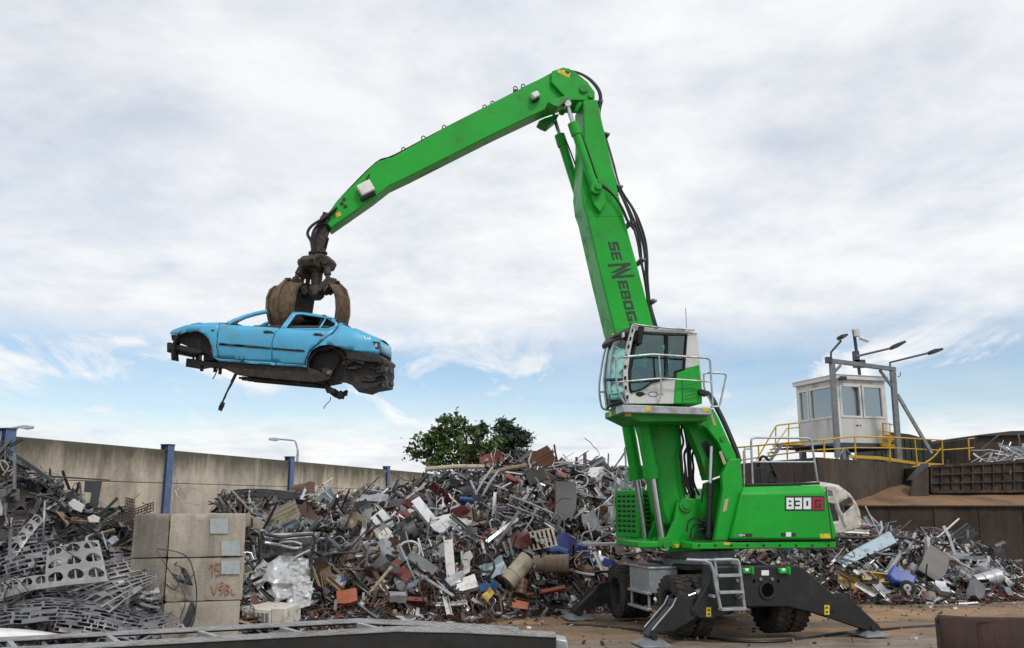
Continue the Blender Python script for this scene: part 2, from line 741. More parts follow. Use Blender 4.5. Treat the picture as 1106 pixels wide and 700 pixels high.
def zz(ox, oy, sc):
    return lambda *pts: [(ox + a / sc, oy + b / sc) for a, b in pts]


def part(mb, name, mat_, parent=hm, bevel=.012, each=False, **kw):
    if each:
        return [part(q, name, mat_, parent, bevel, **kw) for q in mb.each()]
    return mb.build(name, mat_, parent, bevel=bevel, local=True, **kw)


def slab(mb, px, y0, y1, mi=0):
    """outline traced on the plane y = y0, pushed back to y1"""
    mb.prism(mp_(px, y0), (0, y1 - y0, 0), mi)


G, GD = M['green'], M['green_dull']

# ---- boom
BY = .38
boom_px = [(722, 566), (716, 551), (701, 470), (690, 431), (663, 356), (648, 294), (634, 233), (630, 222), (628, 206), (630.5, 150), (630, 108),
           (645, 107), (656, 155), (668.5, 210), (674, 234), (690, 292), (706, 352), (722, 412), (735, 458), (741, 535), (745, 560), (735, 570)]
b = MB()
slab(b, boom_px, BY, -BY)
boom = part(b, 'boom', G, bevel=.03)
# lifting lugs, clamp plates, bosses
b = MB()
for s in (1, -1):
    pl = mp_([(641, 201), (646, 199), (652, 208), (653.5, 219), (647, 231), (640, 222), (637.5, 212)], BY * 1.0)
    b.prism([Vector((p.x, s * (BY + .002), p.z)) for p in pl], (0, s * .10, 0))
    pc = ml(643, 206, BY)
    b.cyl((pc.x, s * BY, pc.z), (pc.x, s * .66, pc.z), .075, n=18)
part(b, 'cylinder_bracket', G, boom, each=True)
b = MB()
q = ml(690.5, 398, BY)
for s in (1, -1):
    b.cyl((q.x + .2, s * BY, q.z), (q.x + .2, s * .72, q.z), .09, n=18)
part(b, 'pivot_pin', GD, boom, each=True)
# weld seams and a bolted hose clamp strip along the back edge
b = MB()
for (a, c) in (((663.2, 356), (706, 352)), ((634, 233), (674, 233.5)), ((669, 210), (629, 213))):
    pa, pb = ml(*a, BY + .003), ml(*c, BY + .003)
    dz = Vector((0, 0, .006))
    b.prism([pa - dz, pb - dz, pb + dz, pa + dz], (0, .003, 0))
part(b, 'weld_seam', GD, boom, bevel=0)

# lettering down the boom
b = MB()
yl = BY + .006


def letter(ch, tl, tr, bl):
    """screen quad of one letter lying on its side; the reading direction goes down the boom"""
    tl, tr, bl = zb(*tl), zb(*tr), zb(*bl)
    # reading direction tl -> bl, letter's up direction tl -> tr
    o = ml(*tl, yl)
    block_letter(b, ch, o, ml(*bl, yl) - o, ml(*tr, yl) - o, .004)


zb = lambda a, c: (640 + a / 6.3625, 250 + c / 6.3625)
for ch, tl, tr, bl in (('S', (106, 72), (174, 72), (122, 130)), ('E', (124, 142), (190, 140), (140, 196)),
                       ('NN', (106, 226), (260, 214), (134, 322)),
                       ('E', (172, 340), (236, 337), (188, 398)), ('B', (190, 408), (252, 405), (206, 466)),
                       ('O', (208, 477), (270, 474), (224, 538)), ('G', (228, 550), (290, 547), (246, 618)),
                       ('E', (250, 630), (312, 627), (266, 690)), ('N', (270, 702), (332, 699), (288, 766))):
    letter(ch, tl, tr, bl)
part(b, 'lettering', M['decalblack'], boom, bevel=0, smooth=0, solid=.004)

# ---- stick
SY = .24
z1 = zz(320, 60, 3.253)
stick_px = z1((910, 52), (895, 60), (820, 100), (520, 255), (340, 355), (316, 362), (290, 370), (270, 385), (160, 495), (100, 565), (106, 588), (122, 606),
              (270, 503), (330, 456), (400, 423), (690, 277), (870, 192), (890, 184), (945, 165), (1000, 150), (1010, 100), (985, 66), (950, 50))
b = MB()
slab(b, stick_px, SY, -SY)
stick = part(b, 'stick', G, bevel=.02)
b = MB()
head = z1((895, 62), (935, 48), (972, 60), (1020, 100), (1045, 135), (1045, 158), (1030, 164), (955, 163), (930, 140), (893, 100))
for s in (1, -1):
    pl = mp_(head, SY)
    b.prism([Vector((p.x, s * (SY + .004), p.z)) for p in pl], (0, s * .09, 0))
part(b, 'head_plate', G, stick, each=True)
b = MB()
for (a, c, r) in ((1005, 125, .10), (955, 158, .07), (1030, 150, .06), (950, 62, .05)):
    p = ml(*z1((a, c))[0], SY)
    for s in (1, -1):
        b.cyl((p.x, s * .26, p.z), (p.x, s * .38, p.z), r, n=18)
part(b, 'pin', GD, stick, each=True)
b = MB()
pl = mp_(z1((870, 192), (890, 182), (945, 165), (935, 186), (905, 210), (885, 202)), SY)
for s in (1, -1):
    b.prism([Vector((p.x, s * .30, p.z)) for p in pl], (0, s * .34, 0))
part(b, 'cylinder_bracket', GD, stick, each=True)
# work lamps with their guards, and the scuffed yellow decals
for (px, sz) in (((395, 205.5), .30), ((577, 105.5), .16)):
    p = ml(*px, SY)
    rot = Matrix.Rotation(R(32), 3, 'Y')
    b = MB()
    b.box((p.x, SY + .10, p.z), (sz, .16, sz * .8), rot)
    lo = part(b, 'work_lamp', M['white'], stick, bevel=.02)
    b = MB()
    b.box((p.x - .0, SY + .10, p.z) + Vector((sz * .42, 0, -sz * .36)) if False else Vector((p.x, SY + .03, p.z)) + rot @ Vector((sz * .1, 0, -sz * .48)), (sz * 1.1, .14, sz * .25), rot)
    b.tube([(p.x, SY + .01, p.z + sz * .4), (p.x - .02, SY + .03, p.z + sz * .8), (p.x - .06, SY + .02, p.z + sz * 1.15)], .018, 6)
    part(b, 'lamp_bracket', M['black'], lo, bevel=.006)
b = MB()
for (c, sz) in (((365.3, 231.5), (.11, .09)), ((372, 214), (0, 0)), ((611, 79.5), (.2, .12)), ((605, 77.5), (.12, .08))):
    if sz[0] == 0:
        continue
    y_ = SY + (.004 if c[0] < 500 else .098)
    p = ml(*c, y_)
    rot = Matrix.Rotation(R(28 if c[0] < 500 else -20), 3, 'Y')
    b.box(p, (sz[0], .004, sz[1]), rot)
part(b, 'sticker', M['yellow'], stick, bevel=0, each=True)
b = MB()
for (a, c) in ((377, 335), (447, 295), (520, 257), (662, 185), (690, 172), (770, 120), (797, 112)):
    p = ml(*z1((a, c))[0], SY - .08)
    b.tube([p + Vector((-.04, 0, -.06)), p + Vector((-.04, 0, .05)), p + Vector((.0, 0, .08)), p + Vector((.04, 0, .05)), p + Vector((.04, 0, -.06))], .012, 6)
    b.box(p + Vector((0, 0, -.03)), (.05, .08, .05))
part(b, 'hose_clip', M['black'], stick, bevel=0)
b = MB()
for (a, c) in ((168, 505), (172, 530), (160, 520)):
    p = ml(*z1((a, c))[0], SY)
    b.cyl((p.x, SY - .01, p.z), (p.x, SY + .02, p.z), .035, n=10)
part(b, 'bolt', M['black'], stick, bevel=0)
hose = MB()
for dy in (-.06, -.10, -.14):
    pts = [ml(*p, SY - .15 + dy) for p in z1((985, 62), (900, 62), (860, 80), (822, 97), (700, 160), (522, 251), (345, 345), (280, 372), (160, 492), (120, 545))]
    hose.tube([p + Vector((0, 0, -.035)) for p in pts], .02, 6, smooth_n=4)
part(hose, 'hose', M['rubberhose'], stick, bevel=0)

# ---- stick cylinders
def cylinder(name, rod_top, barrel_top, foot, y, rb, rr, parent=hm, eye=True, mat_b=G, collar=True):
    a, m_, f_ = ml(*rod_top, y), ml(*barrel_top, y), ml(*foot, y)
    ax = (f_ - a).normalized()
    b = MB()
    b.cyl(m_, f_, rb, n=20)
    if collar:
        b.cyl(m_ - ax * .02, m_ + ax * .26, rb * 1.22, n=20)
    b.cyl(f_ - Vector((0, rb * 1.1, 0)), f_ + Vector((0, rb * 1.1, 0)), rb * 1.25, n=18)
    o = part(b, name, mat_b, parent, bevel=.008)
    b = MB()
    b.cyl(a, m_ + ax * .1, rr, n=16)
    if eye:
        b.cyl(a - Vector((0, rr * 1.7, 0)), a + Vector((0, rr * 1.7, 0)), rr * 1.7, n=16)
    part(b, 'rod', M['chrome'], o, bevel=.004)
    return o


cyn = cylinder('stick_cylinder', (612.5, 113), (619, 134), (643, 205), .50, .098, .045)
cyf = cylinder('stick_cylinder', (596.5, 119), (604.5, 146.5), (626, 215), -.50, .098, .045)
cylinder('boom_cylinder', (716, 588), (705, 516), (685, 392), .56, .135, .07)
cylinder('boom_cylinder', (699, 589), (688, 517), (667, 392), -.56, .135, .07)

# ---- hoses along the back of the boom
hose = MB()
back = [(612, 76), (625, 79), (637, 86), (646, 97), (648.5, 108), (645.5, 122), (647, 136), (653, 152), (661, 178), (668, 203), (678, 226), (685, 243), (691, 262), (694, 284), (697, 302), (700, 328), (706, 352), (716, 385), (730, 430), (741, 470), (744, 510), (748, 545)]
for k, (dy, dx, r) in enumerate(((.22, 0, .028), (.10, 2.0, .026), (-.06, 1.0, .026), (-.2, 2.5, .028), (.3, -.6, .022))):
    pts = [ml(px + dx * (2.4 if 220 < py < 300 else .8) + math.sin(k * 2 + i * 1.3) * (.9 if py > 210 else .4), py, dy) for i, (px, py) in enumerate(back)]
    if k in (1, 3):
        pts = pts[4:]
    hose.tube(pts, r, 7, smooth_n=5)
# loop from the stick cylinders across the boom
for k in range(3):
    pts = [ml(a + k * 1.2, c + k * 1.5, BY + .10) for a, c in ((643, 195), (649, 199), (657, 205), (665, 214), (671, 224), (677, 238), (683, 246))]
    hose.tube(pts, .022, 6, smooth_n=5)
for (pts, y) in (([(627, 143), (633, 158), (640, 178), (645, 193)], .56), ([(611, 151), (617, 166), (622, 180)], -.4)):
    hose.tube([ml(a, c, y) for a, c in pts], .017, 6, smooth_n=4)
part(hose, 'hose_bundle', M['rubberhose'], boom, bevel=0)
b = MB()
for (px, py) in ((653, 149), (645.5, 114), (667, 205), (678, 243.5), (691, 283), (703, 327)):
    p = ml(px, py, .05)
    b.box(p, (.11, .5, .05), Matrix.Rotation(R(-15), 3, 'Y'))
part(b, 'hose_clamp', M['galvdark'], boom, bevel=.01)
b = MB()
pts = [ml(a, c, .34) for a, c in ((646.5, 117), (649, 132), (653, 150), (660, 176), (667, 200))]
b.tube(pts, .02, 7, smooth_n=3)
pts = [ml(a, c, .30) for a, c in ((645.5, 117), (647.5, 132), (651.5, 150), (658, 176), (665, 200))]
b.tube(pts, .016, 7, smooth_n=3)
part(b, 'hydraulic_pipe', M['galv'], boom, bevel=0)
b = MB()
for k in range(6):
    y = .52 - .04 * k
    o_ = k * 2.2
    pts = [ml(a + o_ + (k % 2) * 2, c, y) for a, c in ((737, 455), (736, 466), (738 + 2 * (k % 3), 478), (735, 490), (736, 505), (738 - 2 * (k % 2), 520), (742, 535))]
    b.tube(pts, .024, 7, smooth_n=5)
part(b, 'hose_bundle', M['rubberhose'], hm, bevel=0)

# ---- superstructure deck
b = MB()
p0, p1, p2 = ml(748, 595.5, 1.32), ml(903.5, 592, 1.32), ml(689, 586, 1.32)
zt, zbm = p2.z, p1.z
pf = ml(689, 596, .72)
b.prism([(p0.x, 1.32, zbm), (p1.x, 1.32, zbm), (p1.x, 1.32, zt - .01), (p0.x, 1.32, zt - .01)], (0, -2.64, 0))
b.prism([(pf.x, .72, zbm + .003), (p0.x, .72, zbm + .003), (p0.x, .72, zt - .013), (pf.x, .72, zt - .013)], (0, -1.44, 0))
xr_ = ml(690, 560, -.74).x
b.prism([(xr_, -.75, zbm + .01), (p0.x, -.75, zbm + .01), (p0.x, -.75, zt - .02), (xr_, -.75, zt - .02)], (0, -.57, 0))
deck = part(b, 'superstructure_deck', G, bevel=.02)
b = MB()
pa, pb = ml(748, 584, 1.335), ml(903.5, 583.5, 1.335)
b.prism([(pa.x, 1.34, pa.z - .012), (pb.x, 1.34, pa.z - .012), (pb.x, 1.34, pa.z + .012), (pa.x, 1.34, pa.z + .012)], (0, -.02, 0))
part(b, 'rubber_seam', M['black'], deck, bevel=0)
b = MB()
for (a, c, wd, ht) in ((729.5, 589.5, .14, .07), (785, 587.2, .13, .05)):
    if wd:
        p = ml(a, c, 1.324 if a > 750 else .724)
        b.box(p, (wd, .006, ht))
part(b, 'sticker', M['yellow'], deck, bevel=0, each=True)
b = MB()
for k in range(9):
    p = ml(755 + k * 17.5, 589, 1.324)
    b.cyl(p, p + Vector((0, .012, 0)), .022, n=8)
part(b, 'bolt', M['black'], deck, bevel=0)

# ---- engine housing with its lettering
HY = 1.38
near = mp_([(789, 583), (799.5, 532.5), (893, 531.5), (904.5, 577.5), (902.5, 583)], HY)
topn = mp_([(802.5, 526), (887.5, 524)], HY - .16)
b = MB()
far = [Vector((p.x, -HY, p.z)) for p in near]
topf = [Vector((p.x, -p.y, p.z)) for p in topn]
V_ = near + far + topn + topf     # 0-4, 5-9, 10-11, 12-13
b.add(V_, [(0, 4, 3, 2, 1), (1, 2, 11, 10), (10, 11, 13, 12), (12, 13, 7, 6), (6, 7, 8, 9, 5), (2, 3, 8, 7, 13, 11), (3, 4, 9, 8), (0, 1, 10, 12, 6, 5), (4, 0, 5, 9)])
house = part(b, 'engine_housing', G, bevel=.045, segs=3)
b = MB()
q = mp_([(891.5, 526), (898.5, 583), (899.6, 583), (892.6, 526)], HY + .004)
b.prism(q, (0, -.01, 0))
q = mp_([(800, 532.8), (892, 531.8), (892, 532.2), (800, 533.2)], HY + .003)
part(b, 'panel_gap', M['decalblack'], house, bevel=0)
b = MB()
q = mp_([(894, 529), (899, 530), (900, 536), (895.2, 536)], HY + .005)
b.prism(q, (0, -.02, 0))
part(b, 'rear_reflector', M['galvdark'], house, bevel=0)
# black anti-slip roof mat
b = MB()
q = [ml(806, 525.4, HY - .19), ml(886, 523.5, HY - .19)]
b.prism([q[0], q[1], q[1] + Vector((0, 0, .05)), q[0] + Vector((0, 0, .05))], (0, -2.2, 0))
part(b, 'roof_mat', M['black'], house, bevel=.01)
# model plate: black frame, white figures, red square
b = MB()
b.prism(mp_([(847.6, 535.6), (890.6, 535.6), (890.6, 552), (847.6, 552)], HY + .004), (0, -.02, 0))
plate = part(b, 'model_plate', M['decalblack'], house, bevel=.004)
b = MB()
b.prism(mp_([(877.6, 537.4), (889.6, 537.4), (889.6, 550.4), (877.6, 550.4)], HY + .006), (0, -.004, 0))
part(b, 'red_square', M['red'], plate, bevel=0)
b = MB()
yl2 = HY + .008
for ch, x0, x1 in (('8', 849.4, 857.2), ('3', 858.6, 866.2), ('0', 867.8, 876.0)):
    o_, ux, uy = ml(x0, 550.0, yl2), ml(x1, 550.0, yl2) - ml(x0, 550.0, yl2), ml(x0, 537.6, yl2) - ml(x0, 550.0, yl2)
    block_letter(b, ch, o_, ux, uy, .003)
part(b, 'white_figures', M['decalwhite'], plate, bevel=0, smooth=0, solid=.003)
b = MB()
o_, ux, uy = ml(880.2, 548.4, yl2 + .002), ml(887.2, 548.4, yl2) - ml(880.2, 548.4, yl2), ml(880.2, 539.6, yl2) - ml(880.2, 548.4, yl2)
block_letter(b, 'G', o_, ux, uy, .003)
part(b, 'dark_letter', M['decalblack'], plate, bevel=0, smooth=0, solid=.003)
b = MB()
b.prism(mp_([(797, 576.2), (812.5, 576.2), (812.5, 580), (797, 580)], HY + .004), (0, -.01, 0))
b.prism(mp_([(843.5, 575.5), (848.5, 575.5), (848.5, 579.5), (843.5, 579.5)], HY + .004), (0, -.01, 0))
b.prism(mp_([(855, 575.5), (859.5, 575.5), (859.5, 579.5), (855, 579.5)], HY + .004), (0, -.01, 0))
small = part(b, 'small_plate', M['decalblack'], house, bevel=0, each=True)[0]
b = MB()
o_, ux, uy = ml(797.6, 579.3, HY + .007), ml(804.5, 579.3, HY + .007) - ml(797.6, 579.3, HY + .007), ml(797.6, 576.8, HY + .007) - ml(797.6, 579.3, HY + .007)
put_text(b, 'SEN', o_, ux, uy, .02)
b.prism(mp_([(849, 575), (854.5, 575), (854.5, 579.6), (849, 579.6)], HY + .004), (0, -.01, 0))
part(b, 'small_white_mark', M['decalwhite'], small, bevel=0, smooth=0)
b = MB()
b.prism(mp_([(885.5, 576.5), (896.8, 576.5), (897.4, 581.4), (885.8, 581.4)], HY + .004), (0, -.01, 0))
part(b, 'sticker', M['yellow'], house, bevel=0)
# dark counterweight corner under and behind the housing
b = MB()
q = [ml(903, 579, 1.30), ml(906.5, 579, 1.30), ml(905, 592, 1.30), ml(899, 592.3, 1.30)]
b.prism(q, (0, -2.6, 0))
part(b, 'counterweight_edge', M['darkgrey'], house, bevel=.02)

# roof railing
def rail(mb, pts, r=.024, closed=False):
    mb.tube(pts, r, 8, closed=closed)


def corner(pts, rad=.1, n=4):
    """rounded polyline"""
    pts = [Vector(p) for p in pts]
    out = [pts[0]]
    for i in range(1, len(pts) - 1):
        a, c, d = pts[i - 1], pts[i], pts[i + 1]
        r_ = min(rad, (a - c).length * .45, (d - c).length * .45)
        s_, e_ = c + (a - c).normalized() * r_, c + (d - c).normalized() * r_
        for k in range(n + 1):
            t = k / n
            out.append((1 - t) ** 2 * s_ + 2 * t * (1 - t) * c + t * t * e_)
    out.append(pts[-1])
    return out


for y in (1.12, -1.12):
    b = MB()
    b.tube(corner([ml(813, 524, y), ml(811, 472.5, y), ml(876, 473.5, y), ml(883.5, 523, y)]), .022, 8)
    b.tube([ml(812, 499, y), ml(879.5, 499, y)], .018, 8)
    b.tube(corner([ml(804, 526, y), ml(803, 485, y), ml(811.5, 484.5, y)]), .018, 8)
    part(b, 'roof_railing', M['galv'], house, bevel=0)
b = MB()
b.lathe([(0, .02), (0, .13), (.03, .15), (.06, .13), (.06, .02)], ml(832, 515, .3), (.2, 1, 0), 16)
p = ml(822, 520, .3)
b.box(p + Vector((0, 0, .1)), (.16, .3, .35))
b.tube([p + Vector((.05, 0, .3)), p + Vector((0, .1, .5)), p + Vector((-.15, .1, .42)), p + Vector((-.3, .1, .1))], .03, 8, smooth_n=4)
part(b, 'filler_unit', M['black'], house, bevel=.02)

# ---- cab mast (tower) and lifting arm
b = MB()
mast_px = [(787.5, 497), (792, 495), (800, 495.5), (801.8, 526), (792, 560), (784.5, 590), (771, 590), (776, 560), (781, 528), (780, 512)]
for y0, y1 in ((1.26, 1.12), (.42, .28)):
    slab(b, mast_px, y0, y1)
mast = part(b, 'cab_mast', G, bevel=.018)
b = MB()
slab(b, [(762, 522), (781, 515), (779, 560), (769, 590), (757, 590), (757, 560)], .62, .46)
slab(b, [(800, 497), (803, 526), (793, 560), (787, 590), (783, 590), (791, 560), (800.5, 527), (799, 499)], 1.12, .42)
part(b, 'mast_web', GD, mast, bevel=.01)
b = MB()
for (a, c) in (((783.2, 554), (786.6, 540)),):
    q = mp_([(783, 540), (787, 538), (784.6, 552), (780.6, 553)], 1.265)
    b.prism(q, (0, -.01, 0))
part(b, 'reflector_strip', M['reflector'], mast, bevel=0)
b = MB()
p = ml(779.5, 561, 1.0)
for (a, c) in ((780, 558.5), (779, 563), (781, 586)):
    b.box(ml(a, c, .64), (.09, .006, .09))
part(b, 'sticker', M['yellow'], mast, bevel=0, each=True)

arm_px = [(752, 455), (757, 448), (768, 446), (776, 452), (786, 474), (795, 492), (797, 500), (787, 503), (776, 478), (764, 463)]
b = MB()
for y0, y1 in ((1.16, 1.04), (.5, .38)):
    slab(b, arm_px, y0, y1)
slab(b, [(770, 441), (776, 451), (786, 473), (795, 491), (792, 494), (782, 476), (772, 455), (765, 445)], 1.04, .5)
arm = part(b, 'cab_arm', G, bevel=.015)
b = MB()
slab(b, [(742, 458), (752, 452), (764, 463), (776, 478), (787, 503), (783, 512), (764, 519), (757, 494)], .86, .56)
web = part(b, 'arm_web', GD, arm, bevel=.012)
b = MB()
slab(b, [(757, 479), (763, 476), (770, 485), (769, 497), (764, 494)], .866, .8)
part(b, 'arm_slot', M['black'], arm, bevel=0)
b = MB()
for (px, r) in (((780, 474), .05), ((790, 498), .09), ((756, 456), .08), ((791, 519), .035)):
    p = ml(*px, 1.16)
    b.cyl(p - Vector((0, .8, 0)), p + Vector((0, .03, 0)), r, n=14)
part(b, 'pin', GD, arm, bevel=.004, each=True)
b = MB()
for q in ([(766.5, 447), (769.5, 446), (773.6, 459), (771, 460)], [(776.5, 488), (779.5, 487), (784.8, 501), (781.6, 502)]):
    b.prism(mp_(q, 1.166), (0, -.01, 0))
part(b, 'reflector_strip', M['reflector'], arm, bevel=0, each=True)
b = MB()
for k in range(4):
    pts = [ml(a + k * .5, c - k * .3, 1.0 - .14 * k) for a, c in ((762, 424), (768, 430), (774, 442), (781, 456), (788, 472), (795, 489), (798, 500))]
    b.tube(pts, .035, 7, smooth_n=4)
part(b, 'hose_bundle', M['rubberhose'], arm, bevel=0)
cylinder('cab_cylinder', (768.5, 482), (767.2, 523), (765.5, 578), 1.0, .055, .040, mat_b=M['darkgrey'], eye=False)
b = MB()
for k in range(12):
    p = ml(760 + rng.uniform(-3, 16), 571 + rng.uniform(-8, 12), .75 + rng.uniform(-.2, .2))
    b.box(p, (rng.uniform(.08, .22), .15, rng.uniform(.05, .16)), Matrix.Rotation(rng.uniform(-.5, .5), 3, 'Y'))
for k in range(6):
    p = ml(757 + k * 4, 566 + (k % 3) * 6, .85)
    b.tube([p, p + Vector((.1, .05, .12)), p + Vector((.25, .0, .05)), p + Vector((.3, 0, -.15))], .02, 6, smooth_n=4)
part(b, 'valve_block', M['black'], hm, bevel=.01)
# boom foot bracket
b = MB()
foot_px = [(714, 596), (717, 592), (722, 578), (729, 562), (731.5, 544), (739, 538), (757, 539), (760, 548), (757.5, 572), (757, 596)]
for s in (1, -1):
    pl = mp_(foot_px, .62)
    b.prism([Vector((p.x, s * .62, p.z)) for p in pl], (0, -s * .12, 0))
bracket = part(b, 'boom_bracket', G, bevel=.02, each=True)[0]
b = MB()
p = ml(740, 546, .62)
b.cyl((p.x, .67, p.z), (p.x, -.67, p.z), .13, n=22)
b.cyl((p.x, .70, p.z), (p.x, -.70, p.z), .07, n=18)
part(b, 'pivot_pin', GD, bracket, bevel=.01)
# cylinder feet in front of the deck
b = MB()
for y in (.56, -.56):
    p = ml(716 if y > 0 else 699, 588, y)
    for s in (-.15, .15):
        b.prism([(p.x + .17, y + s - .03, zbm + .02), (p.x + .13, y + s - .03, p.z + .12), (p.x - .05, y + s - .03, p.z + .15), (p.x - .2, y + s - .03, zbm + .02)], (0, .06, 0))
    b.cyl((p.x, y - .22, p.z), (p.x, y + .22, p.z), .075, n=16)
for q in (0, 1):
    qq = MB()
    for e_ in b.each()[q * 3:q * 3 + 3]:
        qq.add(e_.v, e_.f)
    part(qq, 'cylinder_foot', GD, bracket, bevel=.01)
# machinery filling the middle of the deck
b = MB()
for k in range(16):
    x = rng.uniform(-.6, 1.0)
    b.box((x, rng.uniform(-.9, .2), zt + rng.uniform(.1, .5)), (rng.uniform(.15, .4), rng.uniform(.2, .5), rng.uniform(.2, .7)))
part(b, 'hydraulic_unit', M['darkgrey'], deck, bevel=.02)
# radiator box with slotted grilles on the far front corner
ra, rb_, rc = ml(690, 560, -.74), ml(664, 560, -1.45), ml(706.5, 560, -.74)
gz0, gz1 = zt - .02, ml(690, 529, -.74).z
hgt = gz1 - gz0
fv = rb_ - ra
fv.z = 0
fn = Vector((abs(fv.y), fv.x if fv.y < 0 else -fv.x, 0)).normalized()
gx0 = rc.x
b = MB()
b.prism([(ra.x, ra.y, gz0), (rb_.x, rb_.y, gz0), (gx0 - .3, rb_.y, gz0), (gx0, ra.y, gz0)], (0, 0, hgt))
rad = part(b, 'radiator_box', G, bevel=.035, segs=3)


def slot_panel(o, ex, nrm, cols, rows, margin=.12, gapx=.28, gapz=.42):
    mb = MB()
    for r_ in range(rows):
        for c_ in range(cols):
            u0 = margin + (1 - 2 * margin) * (c_ + gapx / 2) / cols
            u1 = margin + (1 - 2 * margin) * (c_ + 1 - gapx / 2) / cols
            v0 = .10 + .82 * (r_ + gapz / 2) / rows
            v1 = .10 + .82 * (r_ + 1 - gapz / 2) / rows
            z0_, z1_ = gz0 + hgt * v0, gz0 + hgt * v1
            a0, a1 = o + ex * u0 + nrm * .003, o + ex * u1 + nrm * .003
            mb.add([(a0.x, a0.y, z0_), (a1.x, a1.y, z0_), (a1.x, a1.y, z1_), (a0.x, a0.y, z1_)], [(0, 1, 2, 3)])
    return mb


part(slot_panel(ra, fv, fn, 4, 8), 'slotted_grille', M['black'], rad, bevel=0, solid=.004)
part(slot_panel(ra, Vector((gx0 - ra.x, 0, 0)), Vector((0, 1, 0)), 1, 9, .16), 'slotted_grille', M['black'], rad, bevel=0, solid=.004)
# catwalk and handrails on the far side
b = MB()
cw_z = ml(640, 588, -1.5).z
xa, xb = ml(628.5, 588, -1.5).x, gx0
b.box(((xa + xb) / 2, -1.62, cw_z), (xa - xb, .5, .05))
def cr(*pts, y=-1.42, r=.02):
    b.tube(corner([ml(a, c, y) for a, c in pts]), r, 8)
cr((664, 545.5), (650, 546), (647.5, 547), (645, 567), (641, 573), (629, 575.5), (627.5, 588))
cr((664, 572), (662, 566), (665, 520), (667, 505), (679, 503), (677, 540), (675, 580))
cr((674, 575), (676, 500), (674.5, 483), (681, 481), (683, 500), (683, 530))
cr((668, 587), (670, 545), (672, 508))
part(b, 'catwalk_railing', M['galv'], hm, bevel=0)

# ---- cab
CY0, CY1 = 1.48, .42
zc5 = zz(640, 340, 5.8333)


def cabslab(mb, pts, y0, y1, mi=0):
    slab(mb, zc5(*pts), y0, y1, mi)


b = MB()
# floor tray and lower side panel (pale grey), side and rear walls
cabslab(b, [(215, 560), (205, 500), (240, 492), (300, 478), (330, 462), (370, 432), (462, 404), (528, 398), (520, 560)], CY0, CY0 - .05)
cabslab(b, [(595, 118), (658, 118), (664, 200), (674, 316), (580, 344)], CY0, CY0 - .06)
cabslab(b, [(655, 118), (660, 118), (690, 430), (692, 560), (685, 560), (668, 316)], CY0 - .05, CY1 + .05)
cab = part(b, 'cab', M['cabgrey'], bevel=.012)
b = MB()
cabslab(b, [(258, 62), (300, 74), (420, 90), (600, 100), (660, 112), (660, 122), (440, 112), (300, 104), (262, 92)], CY0 + .02, CY1 - .02)
roof = part(b, 'cab_roof', M['cabgrey'], cab, bevel=.02)
b = MB()
cabslab(b, [(395, 88), (585, 97), (585, 106), (395, 97)], CY0 + .035, CY0 + .02)
cabslab(b, [(612, 96), (655, 100), (655, 112), (612, 108)], CY0 - .1, CY0 - .3)
part(b, 'roof_trim', M['white'], roof, bevel=0, each=True)
b = MB()
# door frame, b pillar, sills in black
fr = [(300, 104), (330, 110), (470, 118), (596, 122), (580, 345), (532, 360), (526, 398), (462, 404), (370, 432), (330, 462), (300, 478), (240, 492), (228, 470), (230, 360), (258, 210)]
dg_ = [(312, 120), (455, 128), (458, 398), (365, 424), (318, 460), (296, 470), (246, 480), (240, 460), (243, 356), (272, 205)]
qg = [(474, 128), (588, 130), (572, 336), (522, 352), (514, 392), (474, 392)]
fr_px, dg_px, qg_px = zc5(*fr), zc5(*dg_), zc5(*qg)
tri = cdt(fr_px, [dg_px, qg_px])
b.sheet(tri, lambda a, c: ml(a, c, CY0 + .008))
part(b, 'window_frame', M['cabblack'], cab, bevel=0, solid=.05, solid_off=0)
for poly in (dg_px, qg_px):
    b = MB()
    b.prism(mp_(poly, CY0 - .01), (0, -.008, 0))
    part(b, 'side_window', M['glass'], cab, bevel=0)
# A pillars: pale curved strips with a black rubber edge
apil = [(255, 62), (284, 72), (262, 120), (236, 250), (224, 360), (226, 440), (238, 500), (262, 558), (232, 560), (206, 500), (194, 420), (196, 350), (208, 250), (236, 120)]
farp = [(112, 160), (124, 166), (108, 235), (92, 320), (86, 410), (90, 500), (104, 588), (88, 592), (76, 500), (70, 410), (78, 320), (95, 230)]
for y0, shape in ((CY0 + .02, apil), (CY1 + .06, farp)):
    b = MB()
    cabslab(b, shape, y0, y0 - .08)
    ap = part(b, 'pillar', M['cabgrey'], cab, bevel=.01)
    b = MB()
    for t in () if shape is farp else ((252, 100), (240, 150), (228, 200), (216, 262), (208, 330), (208, 400), (212, 460), (222, 520)):
        cabslab(b, [(t[0] - 7, t[1] - 14), (t[0] + 7, t[1] - 10), (t[0] + 3, t[1] + 12), (t[0] - 9, t[1] + 8)], y0 + .012, y0 - .01)
    if b.v:
        part(b, 'rubber_pad', M['cabblack'], ap, bevel=0, each=True)
